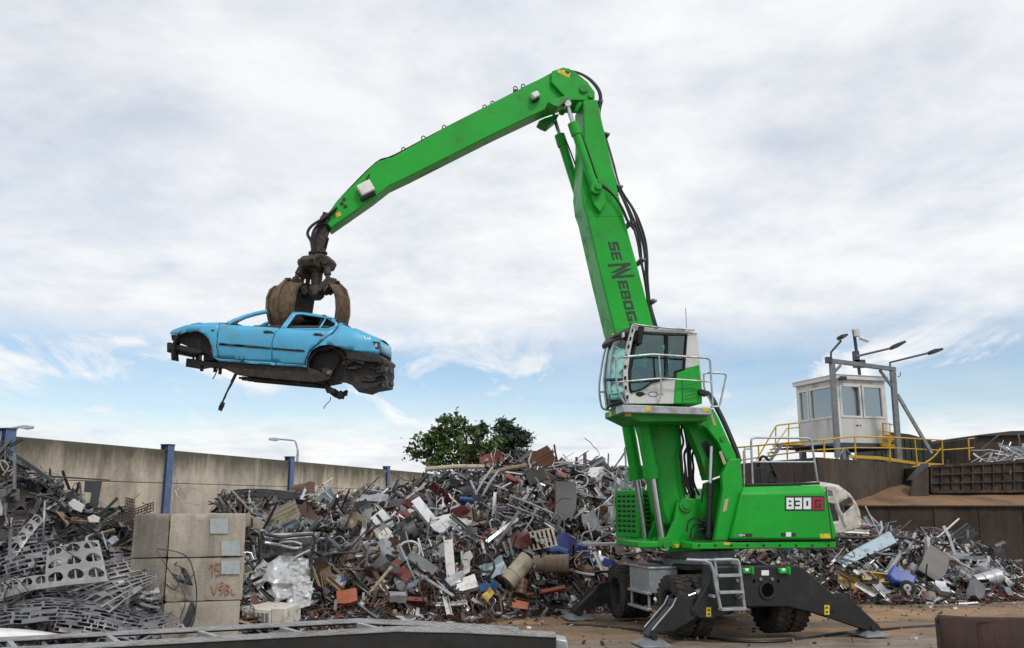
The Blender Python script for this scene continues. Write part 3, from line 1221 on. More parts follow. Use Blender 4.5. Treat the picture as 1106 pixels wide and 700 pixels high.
# windscreen: curved pane between the pillars, split by a cross bar
front_line = [(240, 118), (214, 190), (200, 262), (192, 340), (190, 410), (200, 480), (212, 545)]
fl = zc5(*front_line)
ff_ = zc5((112, 160), (102, 205), (92, 262), (84, 330), (78, 410), (82, 490), (94, 588))
b = MB()
b.loft([[ml(*p, CY0 - .03) for p in fl], [(ml(*p, CY0 - .03) + ml(*q_, CY1 + .02)) / 2 + Vector((.10, 0, 0)) for p, q_ in zip(fl, ff_)], [ml(*q_, CY1 + .02) for q_ in ff_]], closed=False)
part(b, 'windscreen', M['glass'], cab, bevel=0, solid=.008)
b = MB()
for k in (0, 4, 6):
    p = fl[k]
    a_, c_ = ml(*p, CY0 - .03), ml(*ff_[k], CY1 + .02)
    b.tube([a_, (a_ + c_) / 2 + Vector((.10, 0, 0)), c_], .03 if k else .05, n=8, smooth_n=4)
part(b, 'crossbar', M['cabblack'], cab, bevel=0, each=True)
# far side: lower panel, frame and window
b = MB()
tri = cdt(fr_px, [dg_px, qg_px])
b.sheet(tri, lambda a, c: Vector((ml(a, c, CY0).x, CY1, ml(a, c, CY0).z)))
part(b, 'window_frame', M['cabblack'], cab, bevel=0, solid=.05)
b = MB()
for poly in (dg_px, qg_px):
    b.prism([Vector((p.x, CY1 + .02, p.z)) for p in mp_(poly, CY0)], (0, -.008, 0))
part(b, 'side_window', M['glass'], cab, bevel=0)
b = MB()
pl = mp_(zc5((215, 560), (205, 500), (240, 492), (370, 432), (528, 398), (600, 340), (595, 118), (658, 118), (690, 430), (690, 560)), CY0)
b.prism([Vector((p.x, CY1, p.z)) for p in pl], (0, .04, 0))
part(b, 'far_panel', M['cabgrey'], cab, bevel=0)
# black roof visor over the windscreen with lamps and mirror
b = MB()
vz = mp_(zc5((255, 66), (290, 80), (262, 130), (225, 150), (215, 120)), CY0 - .02)
b.loft([vz, [Vector((p.x + .22, CY1 + .02, p.z - .05)) for p in vz]])
q = ml(*zc5((300, 130))[0], CY0 + .06)
b.box(q, (.10, .10, .36), Matrix.Rotation(R(-10), 3, 'Y'))
for k in range(4):
    p = ml(*zc5((232, 125))[0], CY0 - .12 - k * .27) + Vector((.075 * k, 0, -.012 * k))
    b.box(p + Vector((.06, 0, -.02)), (.12, .16, .12))
part(b, 'roof_visor', M['cabblack'], cab, bevel=.015)
b = MB()
for k in (0, 3):
    p = ml(*zc5((232, 122))[0], CY0 - .12 - k * .27) + Vector((.125 + .075 * k, 0, -.02 - .012 * k))
    b.box(p, (.012, .13, .09))
part(b, 'roof_lamp', M['decalwhite'], cab, bevel=0, each=True)
# interior: seat, console, levers, screen
b = MB()
sx = ml(*zc5((480, 400))[0], .95)
b.box(sx + Vector((0, 0, -.05)), (.50, .50, .14), Matrix.Rotation(R(-5), 3, 'Y'))
b.box(sx + Vector((-.22, 0, .32)), (.12, .48, .72), Matrix.Rotation(R(-12), 3, 'Y'))
b.box(sx + Vector((-.30, 0, .78)), (.09, .28, .20), Matrix.Rotation(R(-12), 3, 'Y'))
for s in (-.33, .33):
    b.box(sx + Vector((.08, s, .12)), (.5, .12, .10))
    b.cyl(sx + Vector((.28, s, .17)), sx + Vector((.32, s, .36)), .03, n=8)
b.box(sx + Vector((.78, -.3, .1)), (.08, .26, .22), Matrix.Rotation(R(15), 3, 'Z'))
b.cyl(sx + Vector((.65, 0, -.4)), sx + Vector((.55, 0, .1)), .045, n=10)
b.lathe([(0, .17), (.03, .19), (.06, .17)], sx + Vector((.55, 0, .12)), (-.4, 0, 1), 18)
part(b, 'operator_seat', M['cabblack'], cab, bevel=.02)
b = MB()
b.box(sx + Vector((-.12, .27, .34)), (.06, .05, .22))
part(b, 'seat_belt', M['red'], cab, bevel=.006)
# green louvred panel behind the door
b = MB()
cabslab(b, [(528, 366), (674, 314), (688, 470), (690, 560), (515, 560)], CY0 + .03, CY1 - .02)
gp = part(b, 'louvred_panel', G, cab, bevel=.02)
b = MB()
for k in range(5):
    y0 = 440 + k * 22
    cabslab(b, [(576, y0), (645, y0 - 14), (646, y0 - 7), (577, y0 + 8)], CY0 + .036, CY0 + .02)
part(b, 'louvre', M['green_dull'], gp, bevel=.004)
b = MB()
cabslab(b, [(560, 400), (566, 398), (570, 556), (564, 556)], CY0 + .033, CY0 + .03)
part(b, 'panel_gap', M['decalblack'], gp, bevel=0)
b = MB()
for t in ((676, 490), (700, 500)):
    p = ml(*zc5(t)[0], CY0 + .02)
    b.cyl(p, p + Vector((0, .12, 0)), .055, n=14)
part(b, 'beacon', M['black'], gp, bevel=.01, each=True)
# door handle recess and emblem on the pale panel
b = MB()
cabslab(b, [(272, 492), (300, 485), (326, 490), (328, 506), (300, 518), (276, 510)], CY0 + .006, CY0 - .02)
part(b, 'door_handle', M['cabblack'], cab, bevel=.004)
b = MB()
p = ml(*zc5((382, 500))[0], CY0 + .004)
b.tube([p + Vector((.10 * math.cos(t * PI / 8), 0, .045 * math.sin(t * PI / 8))) for t in range(16)], .008, 5, closed=True)
b.box(p + Vector((.16, 0, 0)), (.08, .004, .02))
b.box(p + Vector((-.16, 0, 0)), (.08, .004, .02))
part(b, 'emblem', M['galvdark'], cab, bevel=0)
b = MB()
p = ml(*zc5((592, 95))[0], CY0 - .3)
b.tube([p, p + Vector((0, 0, .45))], .006, 5)
part(b, 'antenna', M['black'], cab, bevel=0)
# platform under the cab: galvanised step, green carrier
pz = ml(*zc5((400, 562))[0], 1.62)
b = MB()
pa, pb = ml(672.5, 437, 1.66), ml(768.5, 439.5, 1.66)
zA = pa.z
b.prism([(pa.x, 1.66, zA - .145), (pb.x, 1.66, zA - .165), (pb.x, 1.66, zA - .03), (pa.x, 1.66, zA)], (0, -.46, 0))
plat = part(b, 'cab_platform', M['galv'], cab, bevel=.012)
b = MB()
for a in (700, 762):
    p = ml(a, 442, 1.664)
    b.box(p, (.12, .004, .07))
p = ml(667, 449, 1.1)
part(b, 'sticker', M['yellow'], plat, bevel=0, each=True)
b = MB()
f0 = ml(655.5, 442, .46)
b.prism([(f0.x, 1.46, zA - .02), (f0.x, 1.46, zA - .14), (f0.x - .35, 1.46, zA - .30), (pb.x, 1.46, zA - .26), (pb.x, 1.46, zA - .02)], (0, -1.16, 0))
carrier = part(b, 'cab_carrier', GD, cab, bevel=.015)
b = MB()
p = Vector((f0.x - .12, 1.463, zA - .15))
b.box(p, (.13, .006, .10))
b.box((f0.x + .003, .7, zA - .09), (.006, .14, .09))
part(b, 'sticker', M['yellow'], carrier, bevel=0, each=True)
# guard rails round the platform
b = MB()
RY = 1.63
def rl(pts, y=RY, r=.021):
    b.tube(corner([ml(*p, y) for p in zc5(*pts)], .08), r, 8)
rl([(205, 560), (165, 500), (150, 420), (148, 275), (180, 268), (372, 250), (420, 252), (560, 262), (720, 272), (740, 285), (758, 570)])
rl([(158, 424), (300, 412), (430, 400), (745, 422)], r=.017)
rl([(418, 252), (436, 486), (414, 556)], r=.018)
# far front loop
pts = [(95, 172), (70, 260), (48, 390), (42, 470), (52, 560), (70, 594), (120, 600), (200, 590)]
b.tube([ml(*p, .52) for p in zc5(*pts)], .021, 8, smooth_n=3)
pts2 = [(95, 172), (120, 160)]
b.tube([ml(*p, .52) for p in zc5(*pts2)], .018, 8)
b.tube([ml(*p, .52) for p in zc5((48, 487), (80, 486))], .016, 8)
# roof-edge grab tube
b.tube([ml(*p, CY0 + .06) for p in zc5((205, 240), (250, 66), (262, 58), (300, 66), (420, 80), (640, 96))], .018, 8)
# rear gate loop
b.tube(corner([ml(*p, 1.55) for p in zc5((760, 580), (702, 460), (700, 375), (712, 365), (830, 370), (842, 382), (800, 578), (745, 580))], .06), .019, 8)
part(b, 'guard_rail', M['galv'], cab, bevel=0)

# ---- undercarriage (its own heading: the near end points to the camera)
UE = Vector((.26, -.966, 0)).normalized()
UB = Vector((.966, .26, 0)).normalized()
UO = Vector((3.85, 18.1, 0))


def U(x, y, z):
    return UO + UE * x + UB * y + Vector((0, 0, z))


UF = Matrix(((UE.x, UB.x, 0, UO.x), (UE.y, UB.y, 0, UO.y), (0, 0, 1, 0), (0, 0, 0, 1)))


def upart(mb, name, mat_, parent=hm, bevel=.012, **kw):
    """built in undercarriage coordinates"""
    return mb.build(name, mat_, parent, bevel=bevel, frame=UF, **kw)


DK = M['darkgrey']
b = MB()
b.box((0, 0, .98), (3.2, .95, .42))
b.box((1.35, 0, .68), (.35, 1.5, .30))
b.box((-1.35, 0, .68), (.35, 1.5, .30))
b.box((0, 0, 1.22), (1.9, 1.5, .10))
chassis = upart(b, 'chassis', DK, bevel=.025)
b = MB()
b.cyl((0, 0, 1.22), (0, 0, 1.36), .78, n=40)
b.cyl((0, 0, 1.36), (0, 0, 1.52), .66, n=40)
for k in range(24):
    a = 2 * PI * k / 24
    b.cyl((.73 * math.cos(a), .73 * math.sin(a), 1.36), (.73 * math.cos(a), .73 * math.sin(a), 1.39), .025, n=6)
upart(b, 'slewing_ring', M['galvdark'], hm, bevel=.008)


def wheel(x, y, side):
    """one tyre, its outer face towards `side` (+1 / -1 along y)"""
    c = Vector((x, y, .60))
    wd, ro = .31, .545
    b = MB()
    s = side
    prof = [(-.5, .30), (-.5, .36), (-.52, .45), (-.46, .51), (-.38, .53), (.38, .53), (.46, .51), (.52, .45), (.5, .36), (.5, .30), (.35, .29), (-.35, .29), (-.5, .30)]
    b.lathe([(h * wd, r) for h, r in prof], c, (0, 1, 0), 40, cap=False)
    nl = 26
    for k in range(nl):
        for half in (-1, 1):
            a = 2 * PI * (k + (.5 if half > 0 else 0)) / nl
            rot = Matrix.Rotation(-a, 3, 'Y') @ Matrix.Rotation(half * R(24), 3, 'X')
            off = Matrix.Rotation(-a, 3, 'Y') @ Vector((.528, 0, 0))
            b.box(c + off + Vector((0, half * wd * .27, 0)), (.034, wd * .48, .062), Matrix.Rotation(-a, 3, 'Y') @ Matrix.Rotation(half * R(22), 3, 'X'))
    ty = upart(b, 'wheel', M['tyre'], bevel=0, smooth=30)
    b = MB()
    b.lathe([(-.45 * wd * s, .298), (.42 * wd * s, .298), (.49 * wd * s, .312), (.40 * wd * s, .27), (-.10 * wd * s, .235), (-.14 * wd * s, .13), (.06 * wd * s, .12), (.08 * wd * s, .02)], c, (0, 1, 0), 28)
    for k in range(10):
        a = 2 * PI * k / 10
        p = c + Vector((.185 * math.cos(a), .03 * s, .185 * math.sin(a)))
        b.cyl(p, p + Vector((0, .05 * s, 0)), .018, n=6)
    upart(b, 'rim', M['rim'], ty, bevel=0)


for x in (1.32, -1.30):
    for s in (1, -1):
        wheel(x, s * 1.08 if s > 0 else -1.22, s)
        wheel(x, s * .72 if s > 0 else -.86, -s)

# end plates carrying the outriggers: traced on the near end, mirrored to the far end
_uc = UF.inverted() @ CAM
_ur = UF.inverted().to_3x3()


def ul(px, py, x):
    d = _ur @ ray(px, py)
    return _uc + d * ((x - _uc.x) / d.x)


XP = 1.98
z8 = zz(760, 580, 5.53)
zP = zz(680, 590, 7.0)
plate_px = [(767, 612), (790, 611.5), (861, 611), (868.5, 614), (894, 636.5), (905, 645), (900, 660), (889, 665), (872, 660.5), (851, 655.5), (806, 655.5), (770, 669), (755, 668), (748, 660), (751, 653), (766, 629)]
uppts = [ul(a, c, XP) for a, c in plate_px]
DX = .30
for end in (1, -1):
    b = MB()
    if end == 1:
        b.prism([p for p in uppts], (-DX, 0, 0))
    else:
        b.prism([Vector((-XP, p.y + .0, .32 + (p.z - .32) * .72)) for p in uppts], (DX, 0, 0))
    ep = upart(b, 'outrigger_beam', DK, bevel=.02)
    if end == 1:
        # tow eye, bolts, lamps, plates on the near face
        b = MB()
        c = ul(828.5, 637.5, XP)
        b.lathe([(.0, .115), (.03, .125), (.03, .165), (0, .175)], c, (1, 0, 0), 28)
        upart(b, 'tow_ring', DK, ep, bevel=.004)
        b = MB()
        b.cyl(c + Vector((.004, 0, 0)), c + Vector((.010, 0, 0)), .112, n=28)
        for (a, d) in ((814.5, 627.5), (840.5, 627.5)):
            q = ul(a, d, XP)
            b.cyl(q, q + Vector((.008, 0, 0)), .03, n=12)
        upart(b, 'socket', M['hole'], ep, bevel=0)  # flat black discs, the darkness inside the holes painted on
        b = MB()
        for (a, d) in ((821, 625.5), (833.5, 625.5), (796, 627), (797, 645)):
            q = ul(a, d, XP)
            b.cyl(q, q + Vector((.03, 0, 0)), .03, n=12)
        upart(b, 'bolt', M['galvdark'], ep, bevel=0)
        for (a, d) in ((806.5, 616.5), (846, 616.5)):
            q = ul(a, d, XP + .03)
            b = MB()
            b.box(q, (.08, .20, .10))
            b.box(q + Vector((.02, .09, .0)), (.1, .05, .14))
            lamp = upart(b, 'tail_lamp', M['green'], ep, bevel=.015)
            b = MB()
            b.box(q + Vector((.043, -.02, .02)), (.012, .07, .05))
            upart(b, 'lamp_lens', M['decalwhite'], lamp, bevel=.004)
        b = MB()
        b.prism([ul(a, d, XP + .006) for a, d in ((822.5, 616), (830.5, 616), (830.5, 621.5), (822.5, 621.5))], (-.01, 0, 0))
        upart(b, 'number_plate', M['decalwhite'], ep, bevel=0)
        b = MB()
        for (x0, y0, x1, y1) in ((763, 656, 768, 666), (890.5, 653.5, 896, 664)):
            b.prism([ul(x0, y0, XP + .006), ul(x1, y0, XP + .006), ul(x1, y1, XP + .006), ul(x0, y1, XP + .006)], (-.012, 0, 0))
        st = upart(b.each()[0], 'warning_sticker', M['yellow'], ep, bevel=0)
        upart(b.each()[1], 'warning_sticker', M['yellow'], ep, bevel=0)
        b = MB()
        for (x0, y0) in ((765.5, 659), (893, 656.5)):
            for k in range(2):
                q = ul(x0, y0 + k * 4.5, XP + .009)
                b.box(q, (.004, .045, .03))
        upart(b, 'warning_symbol', M['decalblack'], st, bevel=0)


z7 = zz(600, 590, 6.144)
left_leg = z7((935, 470), (960, 430), (935, 395), (900, 380), (880, 315), (830, 322), (800, 345), (775, 400), (690, 500), (640, 560), (610, 600), (640, 600), (690, 572), (790, 556), (870, 512))
right_leg = [(889, 652), (898, 641), (906, 640.5), (914.5, 641.5), (924, 652), (949, 675), (952.5, 680), (941, 682), (933.6, 679.5), (910, 671.5), (890, 665.5)]


def outrigger(sx, outline, pins, ground_y, ram, xoff=0.0, yoff=0.0, zs=1.0):
    """wedge-shaped leg traced on the near end plane; the same shape serves the far end"""
    pts = [ul(a, c, XP - .04) for a, c in outline]
    x0 = sx * (XP - .04) + xoff
    P = lambda p, dx=0.0: Vector((x0 - sx * dx, p.y + yoff, p.z * zs))
    b = MB()
    for dx in (0.0, .28):
        b.prism([P(p, dx) for p in pts], (-sx * .035, 0, 0))
    n = len(pts)
    for i in range(n):
        a, c = P(pts[i], .035), P(pts[(i + 1) % n], .035)
        if (a - c).length < .12:
            continue
        mid = sum((P(p, .035) for p in pts), Vector()) / n
        ins = ((mid - (a + c) / 2).normalized()) * .02
        a, c = a + ins, c + ins
        b.prism([a, c, c + ins * .6, a + ins * .6], (-sx * .245, 0, 0))
    leg = upart(b, 'outrigger_leg', DK, bevel=.010)
    for q, r_ in pins:
        p = P(ul(*q, XP - .04), -.03)
        b = MB()
        b.cyl(p, p - Vector((sx * .38, 0, 0)), r_, n=20)
        upart(b, 'hinge_pin', DK, leg, bevel=.006)
    f = P(ul(*pins[1][0], XP - .04), .14)
    b = MB()
    w0, w1 = .27, .10
    c = Vector((f.x, f.y, 0))
    h_ = max(.12, f.z - .02)
    b.loft([[c + Vector((a * w0 * 1.1, e * w0, 0.012)) for a, e in ((-1, -1), (1, -1), (1, 1), (-1, 1))],
            [c + Vector((a * w0 * 1.1, e * w0, .04)) for a, e in ((-1, -1), (1, -1), (1, 1), (-1, 1))],
            [c + Vector((a * w1, e * w1, h_)) for a, e in ((-1, -1), (1, -1), (1, 1), (-1, 1))]])
    upart(b, 'foot_pad', M['galvdark'], leg, bevel=.008)
    a, c = P(ul(*ram[0], XP - .04), .14), P(ul(*ram[1], XP - .04), .14)
    b = MB()
    b.cyl(a, a.lerp(c, .8), .036, n=14)
    upart(b, 'ram_rod', M['chrome'], leg, bevel=0)
    b = MB()
    b.cyl(a.lerp(c, .75), c + (c - a) * .5, .065, n=16)
    upart(b, 'ram_barrel', M['galvdark'], leg, bevel=.006)
    return leg, P, pts


WE = M['galv']
lp = (((751, 660), .085), ((707, 688), .055))
rp = (((900, 656), .075), ((943, 679), .055))
leg, P, pts = outrigger(1, left_leg, lp, 0, ((739, 647.5), (761, 640)))
b = MB()
for dx in (-.012, .325):
    b.tube([P(pts[k], dx) + Vector((0, 0, .012)) for k in (6, 7, 8, 9)], .013, 6)
for q in b.each():
    upart(q, 'pale_edge', WE, leg, bevel=0)  # pale metal tube along the top edges of the leg
outrigger(1, right_leg, rp, 0, ((914, 645), (893, 640)))
leg, P, pts = outrigger(-1, left_leg, lp, 0, ((739, 647.5), (761, 640)), 0, -.12, .88)
outrigger(-1, right_leg, rp, 0, ((914, 645), (893, 640)), 0, -.1, .88)

# galvanised tool box between the wheels, steps
b = MB()
p = ul(700, 630, .0)
b.box((-.12, -1.02, .95), (1.0, .60, .46))
tb = upart(b, 'tool_box', M['galv'], bevel=.015)
b = MB()
b.box((-.12, -1.02, 1.20), (1.06, .66, .04))
b.box((.05, -1.05, .42), (.05, .5, .08))
for x in (-.55, .30):
    b.box((x, -1.31, .62), (.05, .04, .42))
for z in (.42, .72):
    b.box((-.12, -1.33, z), (1.0, .10, .05))
upart(b, 'step_frame', M['galv'], tb, bevel=.008)
b = MB()
b.box((-1.95, -.95, 1.02), (.4, .5, .06))
b.box((-2.0, -1.05, .85), (.2, .2, .45))
upart(b, 'mudguard_bracket', M['galvdark'], chassis, bevel=.01)
# ladder on the near left side
XL = 2.16
b = MB()
def lad(pts, r=.026):
    b.tube([ul(a, c, XL) for a, c in zP(*pts)], r, 8)
lad([(430, 103), (560, 108), (610, 130), (635, 190), (650, 290), (690, 478)], .03)
lad([(560, 104), (640, 104), (650, 150), (665, 300), (685, 478)], .024)
lad([(640, 104), (760, 100), (815, 104), (828, 130), (870, 478)], .03)
for (a, c, d) in ((658, 222, 836), (670, 348, 852), (682, 474, 870)):
    p0_, p1_ = ul(*zP((a, c))[0], XL), ul(*zP((d, c - 4))[0], XL)
    b.box((p0_ + p1_) / 2, (.16, (p1_ - p0_).length, .045))
for (a, c) in ((600, 130), (640, 380), (820, 130), (848, 380)):
    p0_ = ul(*zP((a, c))[0], XL)
    b.box(p0_ + Vector((-.1, 0, 0)), (.2, .05, .05))
upart(b, 'boarding_ladder', M['galv'], bevel=.004)
# ---------------------------------------------------------------- the grab hanging from the stick
tipL = ml(353, 239, 0)
tipW = MM @ tipL
GYW = tipW.y - .02
gc = at(343.5, 280, GYW)          # top of the grab body
gr = thing('orange_peel_grab', 'brown steel grab with curved shell tines, hung from the green stick, clutching the blue car', 'grab', (gc.x, gc.y, gc.z - 1.6))
MG, MGD = M['rustgrab'], M['darkgrab']
z2 = lambda a, c: (180 + a / 3.042, 220 + c / 3.042)


def gp_(a, c, dy=0.0):
    """zoomed photograph coordinates on the vertical plane of the grab axis, dy behind it"""
    return at(*z2(a, c), GYW + dy)


b = MB()
p = gp_(515, 95)
top = gp_(527, 62)
b.box((top + p) / 2 + Vector((0, 0, .05)), (.17, .30, .46), Matrix.Rotation(R(14), 3, 'Y'))
for s in (-.17, .17):
    b.cyl(top + Vector((0, s, .0)), top + Vector((0, s * 1.25, 0)), .11, n=16)
b.cyl(gp_(512, 105), gp_(500, 150), .085, n=16)
for s in (-.12, .12):
    b.box(gp_(505, 130) + Vector((.02, s, 0)), (.19, .05, .34), Matrix.Rotation(R(12), 3, 'Y'))
sw = b.build('swivel_link', MGD, gr, bevel=.012)
b = MB()
b.cyl(gp_(498, 148), gp_(496, 176), .14, .17, n=24)
b.cyl(gp_(497, 160), gp_(497, 167), .19, n=24)
rot_ = b.build('rotator', MGD, gr, bevel=.012)
b = MB()
c0 = gp_(496, 176)
b.lathe([(.02, .14), (-.02, .21), (-.14, .25), (-.26, .20), (-.34, .12), (-.58, .105), (-.66, .16), (-.82, .17), (-.88, .11)], c0, (0, 0, 1), 10)
body = b.build('grab_body', MGD, gr, bevel=.02, smooth=30)
# hoses into the rotator
b = MB()
for k, pts in enumerate((((560, 12), (520, 45), (478, 72), (463, 98), (475, 125), (480, 160)), ((556, 16), (525, 48), (490, 78), (478, 110), (480, 140), (484, 165)),
                         ((552, 20), (528, 52), (500, 80), (486, 115), (488, 150), (490, 170)))):
    b.tube([gp_(a, c, -.28 + .05 * k) for a, c in pts], .03, 7, smooth_n=5)
for q in b.each():
    q.build('hose', M['rubberhose'], gr)
# tines: swept shells, outer face ribbed
rb = c0 + Vector((0, 0, -.72))


def tine(az, open_, ln=1.0, dz=0.0, off=(0, 0)):
    ca, sa = math.cos(az), math.sin(az)
    er = Vector((ca, sa, 0))
    wk = .88
    et = Vector((-sa, ca, 0))
    # profile in (radius, height): hinge, bulge, tip
    prof = [(.20, .00, .20), (.36, .11, .26), (.54, .10, .31), (.68, -.02, .34), (.76, -.22, .35), (.78, -.46, .335), (.735, -.70, .29), (.63, -.92, .21), (.48, -1.08, .12), (.34, -1.16, .03)]
    h0 = rb + Vector((off[0], off[1], dz))
    outer, inner = [], []
    for i, (r_, z_, wd) in enumerate(prof):
        rr = .16 + (r_ - .16) * open_
        a = prof[max(i - 1, 0)]
        c = prof[min(i + 1, len(prof) - 1)]
        t = Vector((c[0] - a[0], c[1] - a[1])).normalized()
        n = Vector((-t.y, t.x))
        if n.x < 0 and i > 1:
            n = -n
        row_o, row_i = [], []
        for k in range(7):
            u = -1 + 2 * k / 6
            drop = .10 * u * u * (1 if i > 1 else .4)
            o_ = h0 + er * (rr - n.x * drop) + Vector((0, 0, z_ * ln - n.y * drop)) + et * (wd * wk * u)
            row_o.append(o_)
            row_i.append(o_ - er * n.x * .05 - Vector((0, 0, n.y * .05)))
        outer.append(row_o)
        inner.append(row_i)
    b = MB()
    rings = [o_ + list(reversed(i_)) for o_, i_ in zip(outer, inner)]
    b.loft(rings)
    t_ = b.build('tine', MG, gr, bevel=0, smooth=40)
    b = MB()
    # stiffening rib down the middle and raised edges
    for k, w_ in ((3, .035), (0, .025), (6, .025)):
        rg = []
        for i in range(1, len(prof) - 1):
            p = outer[i][k]
            a, c = outer[i - 1][k], outer[i + 1][k]
            t = (c - a).normalized()
            n = et.cross(t).normalized()
            if n.dot(er) < 0 and n.z < 0:
                n = -n
            if n.dot(er) < 0:
                n = -n if abs(n.dot(er)) > .2 else n
            hh = .045
            rg.append([p - et * w_ - n * .02, p + et * w_ - n * .02, p + et * w_ + n * hh, p - et * w_ + n * hh])
        b.loft(rg)
    for q in b.each():
        q.build('tine_rib', MG, t_, bevel=0, smooth=30)
    b = MB()
    for s in (-.09, .09):
        b.prism([h0 + et * (s - .02) + er * x + Vector((0, 0, z)) for x, z in ((.10, -.06), (.12, .12), (.30, .24), (.46, .20), (.40, .02), (.22, -.08))], et * .04)
    b.cyl(h0 + et * -.2 + er * .15, h0 + et * .2 + er * .15, .065, n=14)
    b.build('hinge_lug', MGD, t_, bevel=.008)
    # cylinder from the body shoulder to the back of the tine
    top_ = c0 + er * .27 + Vector((0, 0, -.13))
    low = h0 + er * (.30 * open_) + Vector((0, 0, .14))
    top_ = c0 + (low - rb).normalized() * .0 + Vector(((low - c0).x, (low - c0).y, 0)).normalized() * .25 + Vector((0, 0, -.13))
    b = MB()
    b.cyl(top_, top_.lerp(low, .62), .072, n=16)
    b.cyl(top_ - et * .12, top_ + et * .12, .085, n=16)
    cy = b.build('tine_cylinder', MGD, gr, bevel=.008)
    b = MB()
    b.cyl(top_.lerp(low, .6), low, .048, n=12)
    b.cyl(low - et * .1, low + et * .1, .075, n=14)
    b.build('cylinder_rod', MGD, cy, bevel=.004)
    b = MB()
    b.prism([c0 + et * .17 + er * x + Vector((0, 0, z)) for x, z in ((.12, .0), (.29, -.03), (.36, -.13), (.30, -.26), (.16, -.28))], -et * .34)
    b.build('shoulder', MGD, body, bevel=.02)


tine(R(248), 1.0, 1.0, .02, (-.30, .12))
tine(R(352), .84, 1.0, 0, (.02, -.12))
tine(R(135), .8, 1.0, 0, (-.05, .0))
tine(R(176), 1.0, 1.0, -.02, (-.04, .06))

# ---------------------------------------------------------------- the car shell
CYN = GYW - .84                     # near flank
cc = at(310, 383, GYW)
ROLL = R(5.0)
car = thing('car_shell', 'stripped sky blue saloon car shell without wheels or glass, held aloft by the grab', 'car', cc)
c0n = at(310, 383, CYN)
CF = Matrix.Translation(cc) @ Matrix.Rotation(ROLL, 4, 'X')


def cl(a, c):
    """zoomed photograph coordinates -> car plane coordinates (x towards the tail, z up)"""
    p = at(*z2(a, c), CYN)
    return (p.x - c0n.x, p.z - c0n.z)


def cll(*pts):
    return [cl(*p) for p in pts]


PITCH = .075


def halfw(x, z):
    zz_ = z + PITCH * x                    # height relative to the car's own floor
    w_ = .845
    zb_ = .33
    if zz_ > zb_:
        w_ -= .30 * min(1.3, (zz_ - zb_) / .46) ** 1.15
    if zz_ < -.12:
        w_ -= .05 * min(1, (-.12 - zz_) / .25)
    w_ += .02 * math.exp(-((zz_ - .12) / .14) ** 2)
    if x < -1.45:
        w_ -= .30 * ((-1.45 - x) / .75) ** 2
    if x > 1.35:
        w_ -= .20 * ((x - 1.35) / .75) ** 2
    w_ += .012 * noise.noise((x * 2.1, z * 2.6, 4.0)) + .006 * noise.noise((x * 6, z * 7, 8.0))
    return max(.15, w_)


def cbuild(mb, name, mat_, parent=car, **kw):
    return mb.build(name, mat_, parent, frame=CF, **kw)


def flank(name, mat_, outline, holes=(), out=0.0, step=.09, th=.012, parent=car, sides=(-1, 1), bevel=0):
    res = []
    tri = cdt(outline, holes, step)
    for s in sides:
        b = MB()
        b.sheet(tri, lambda x, z: Vector((x, s * (halfw(x, z) + out), z)))
        res.append(cbuild(b, name, mat_, parent, solid=th, smooth=50, bevel=bevel))
    return res


BL, CU, CB = M['carblue'], M['carunder'], M['carblack']
bodyp = MB()
# wings
fender = cll((38, 437), (44, 428), (60, 423), (100, 412), (150, 405), (214, 404), (213, 420), (208, 440), (204, 480), (207, 519), (189, 515), (187, 480), (178, 457), (162, 440), (142, 431), (112, 433), (82, 441), (60, 441))
arch_f = cll((187, 500), (186, 480), (178, 457), (162, 440), (142, 431))
wing = flank('front_wing', BL, fender)
quarter = cll((600, 402), (640, 418), (680, 435), (735, 459), (739, 464), (734, 506), (690, 498), (630, 491), (606, 482), (572, 475), (541, 480), (516, 495), (501, 520), (497, 547), (490, 546), (497, 520), (510, 496), (540, 471), (580, 441), (598, 414))
flank('rear_quarter', BL, quarter, [cll((714, 464), (736, 466), (735, 491), (722, 488))])
# sill
flank('sill', BL, cll((190, 516), (208, 520), (380, 531), (493, 541), (497, 549), (380, 541), (210, 529)), out=.004)
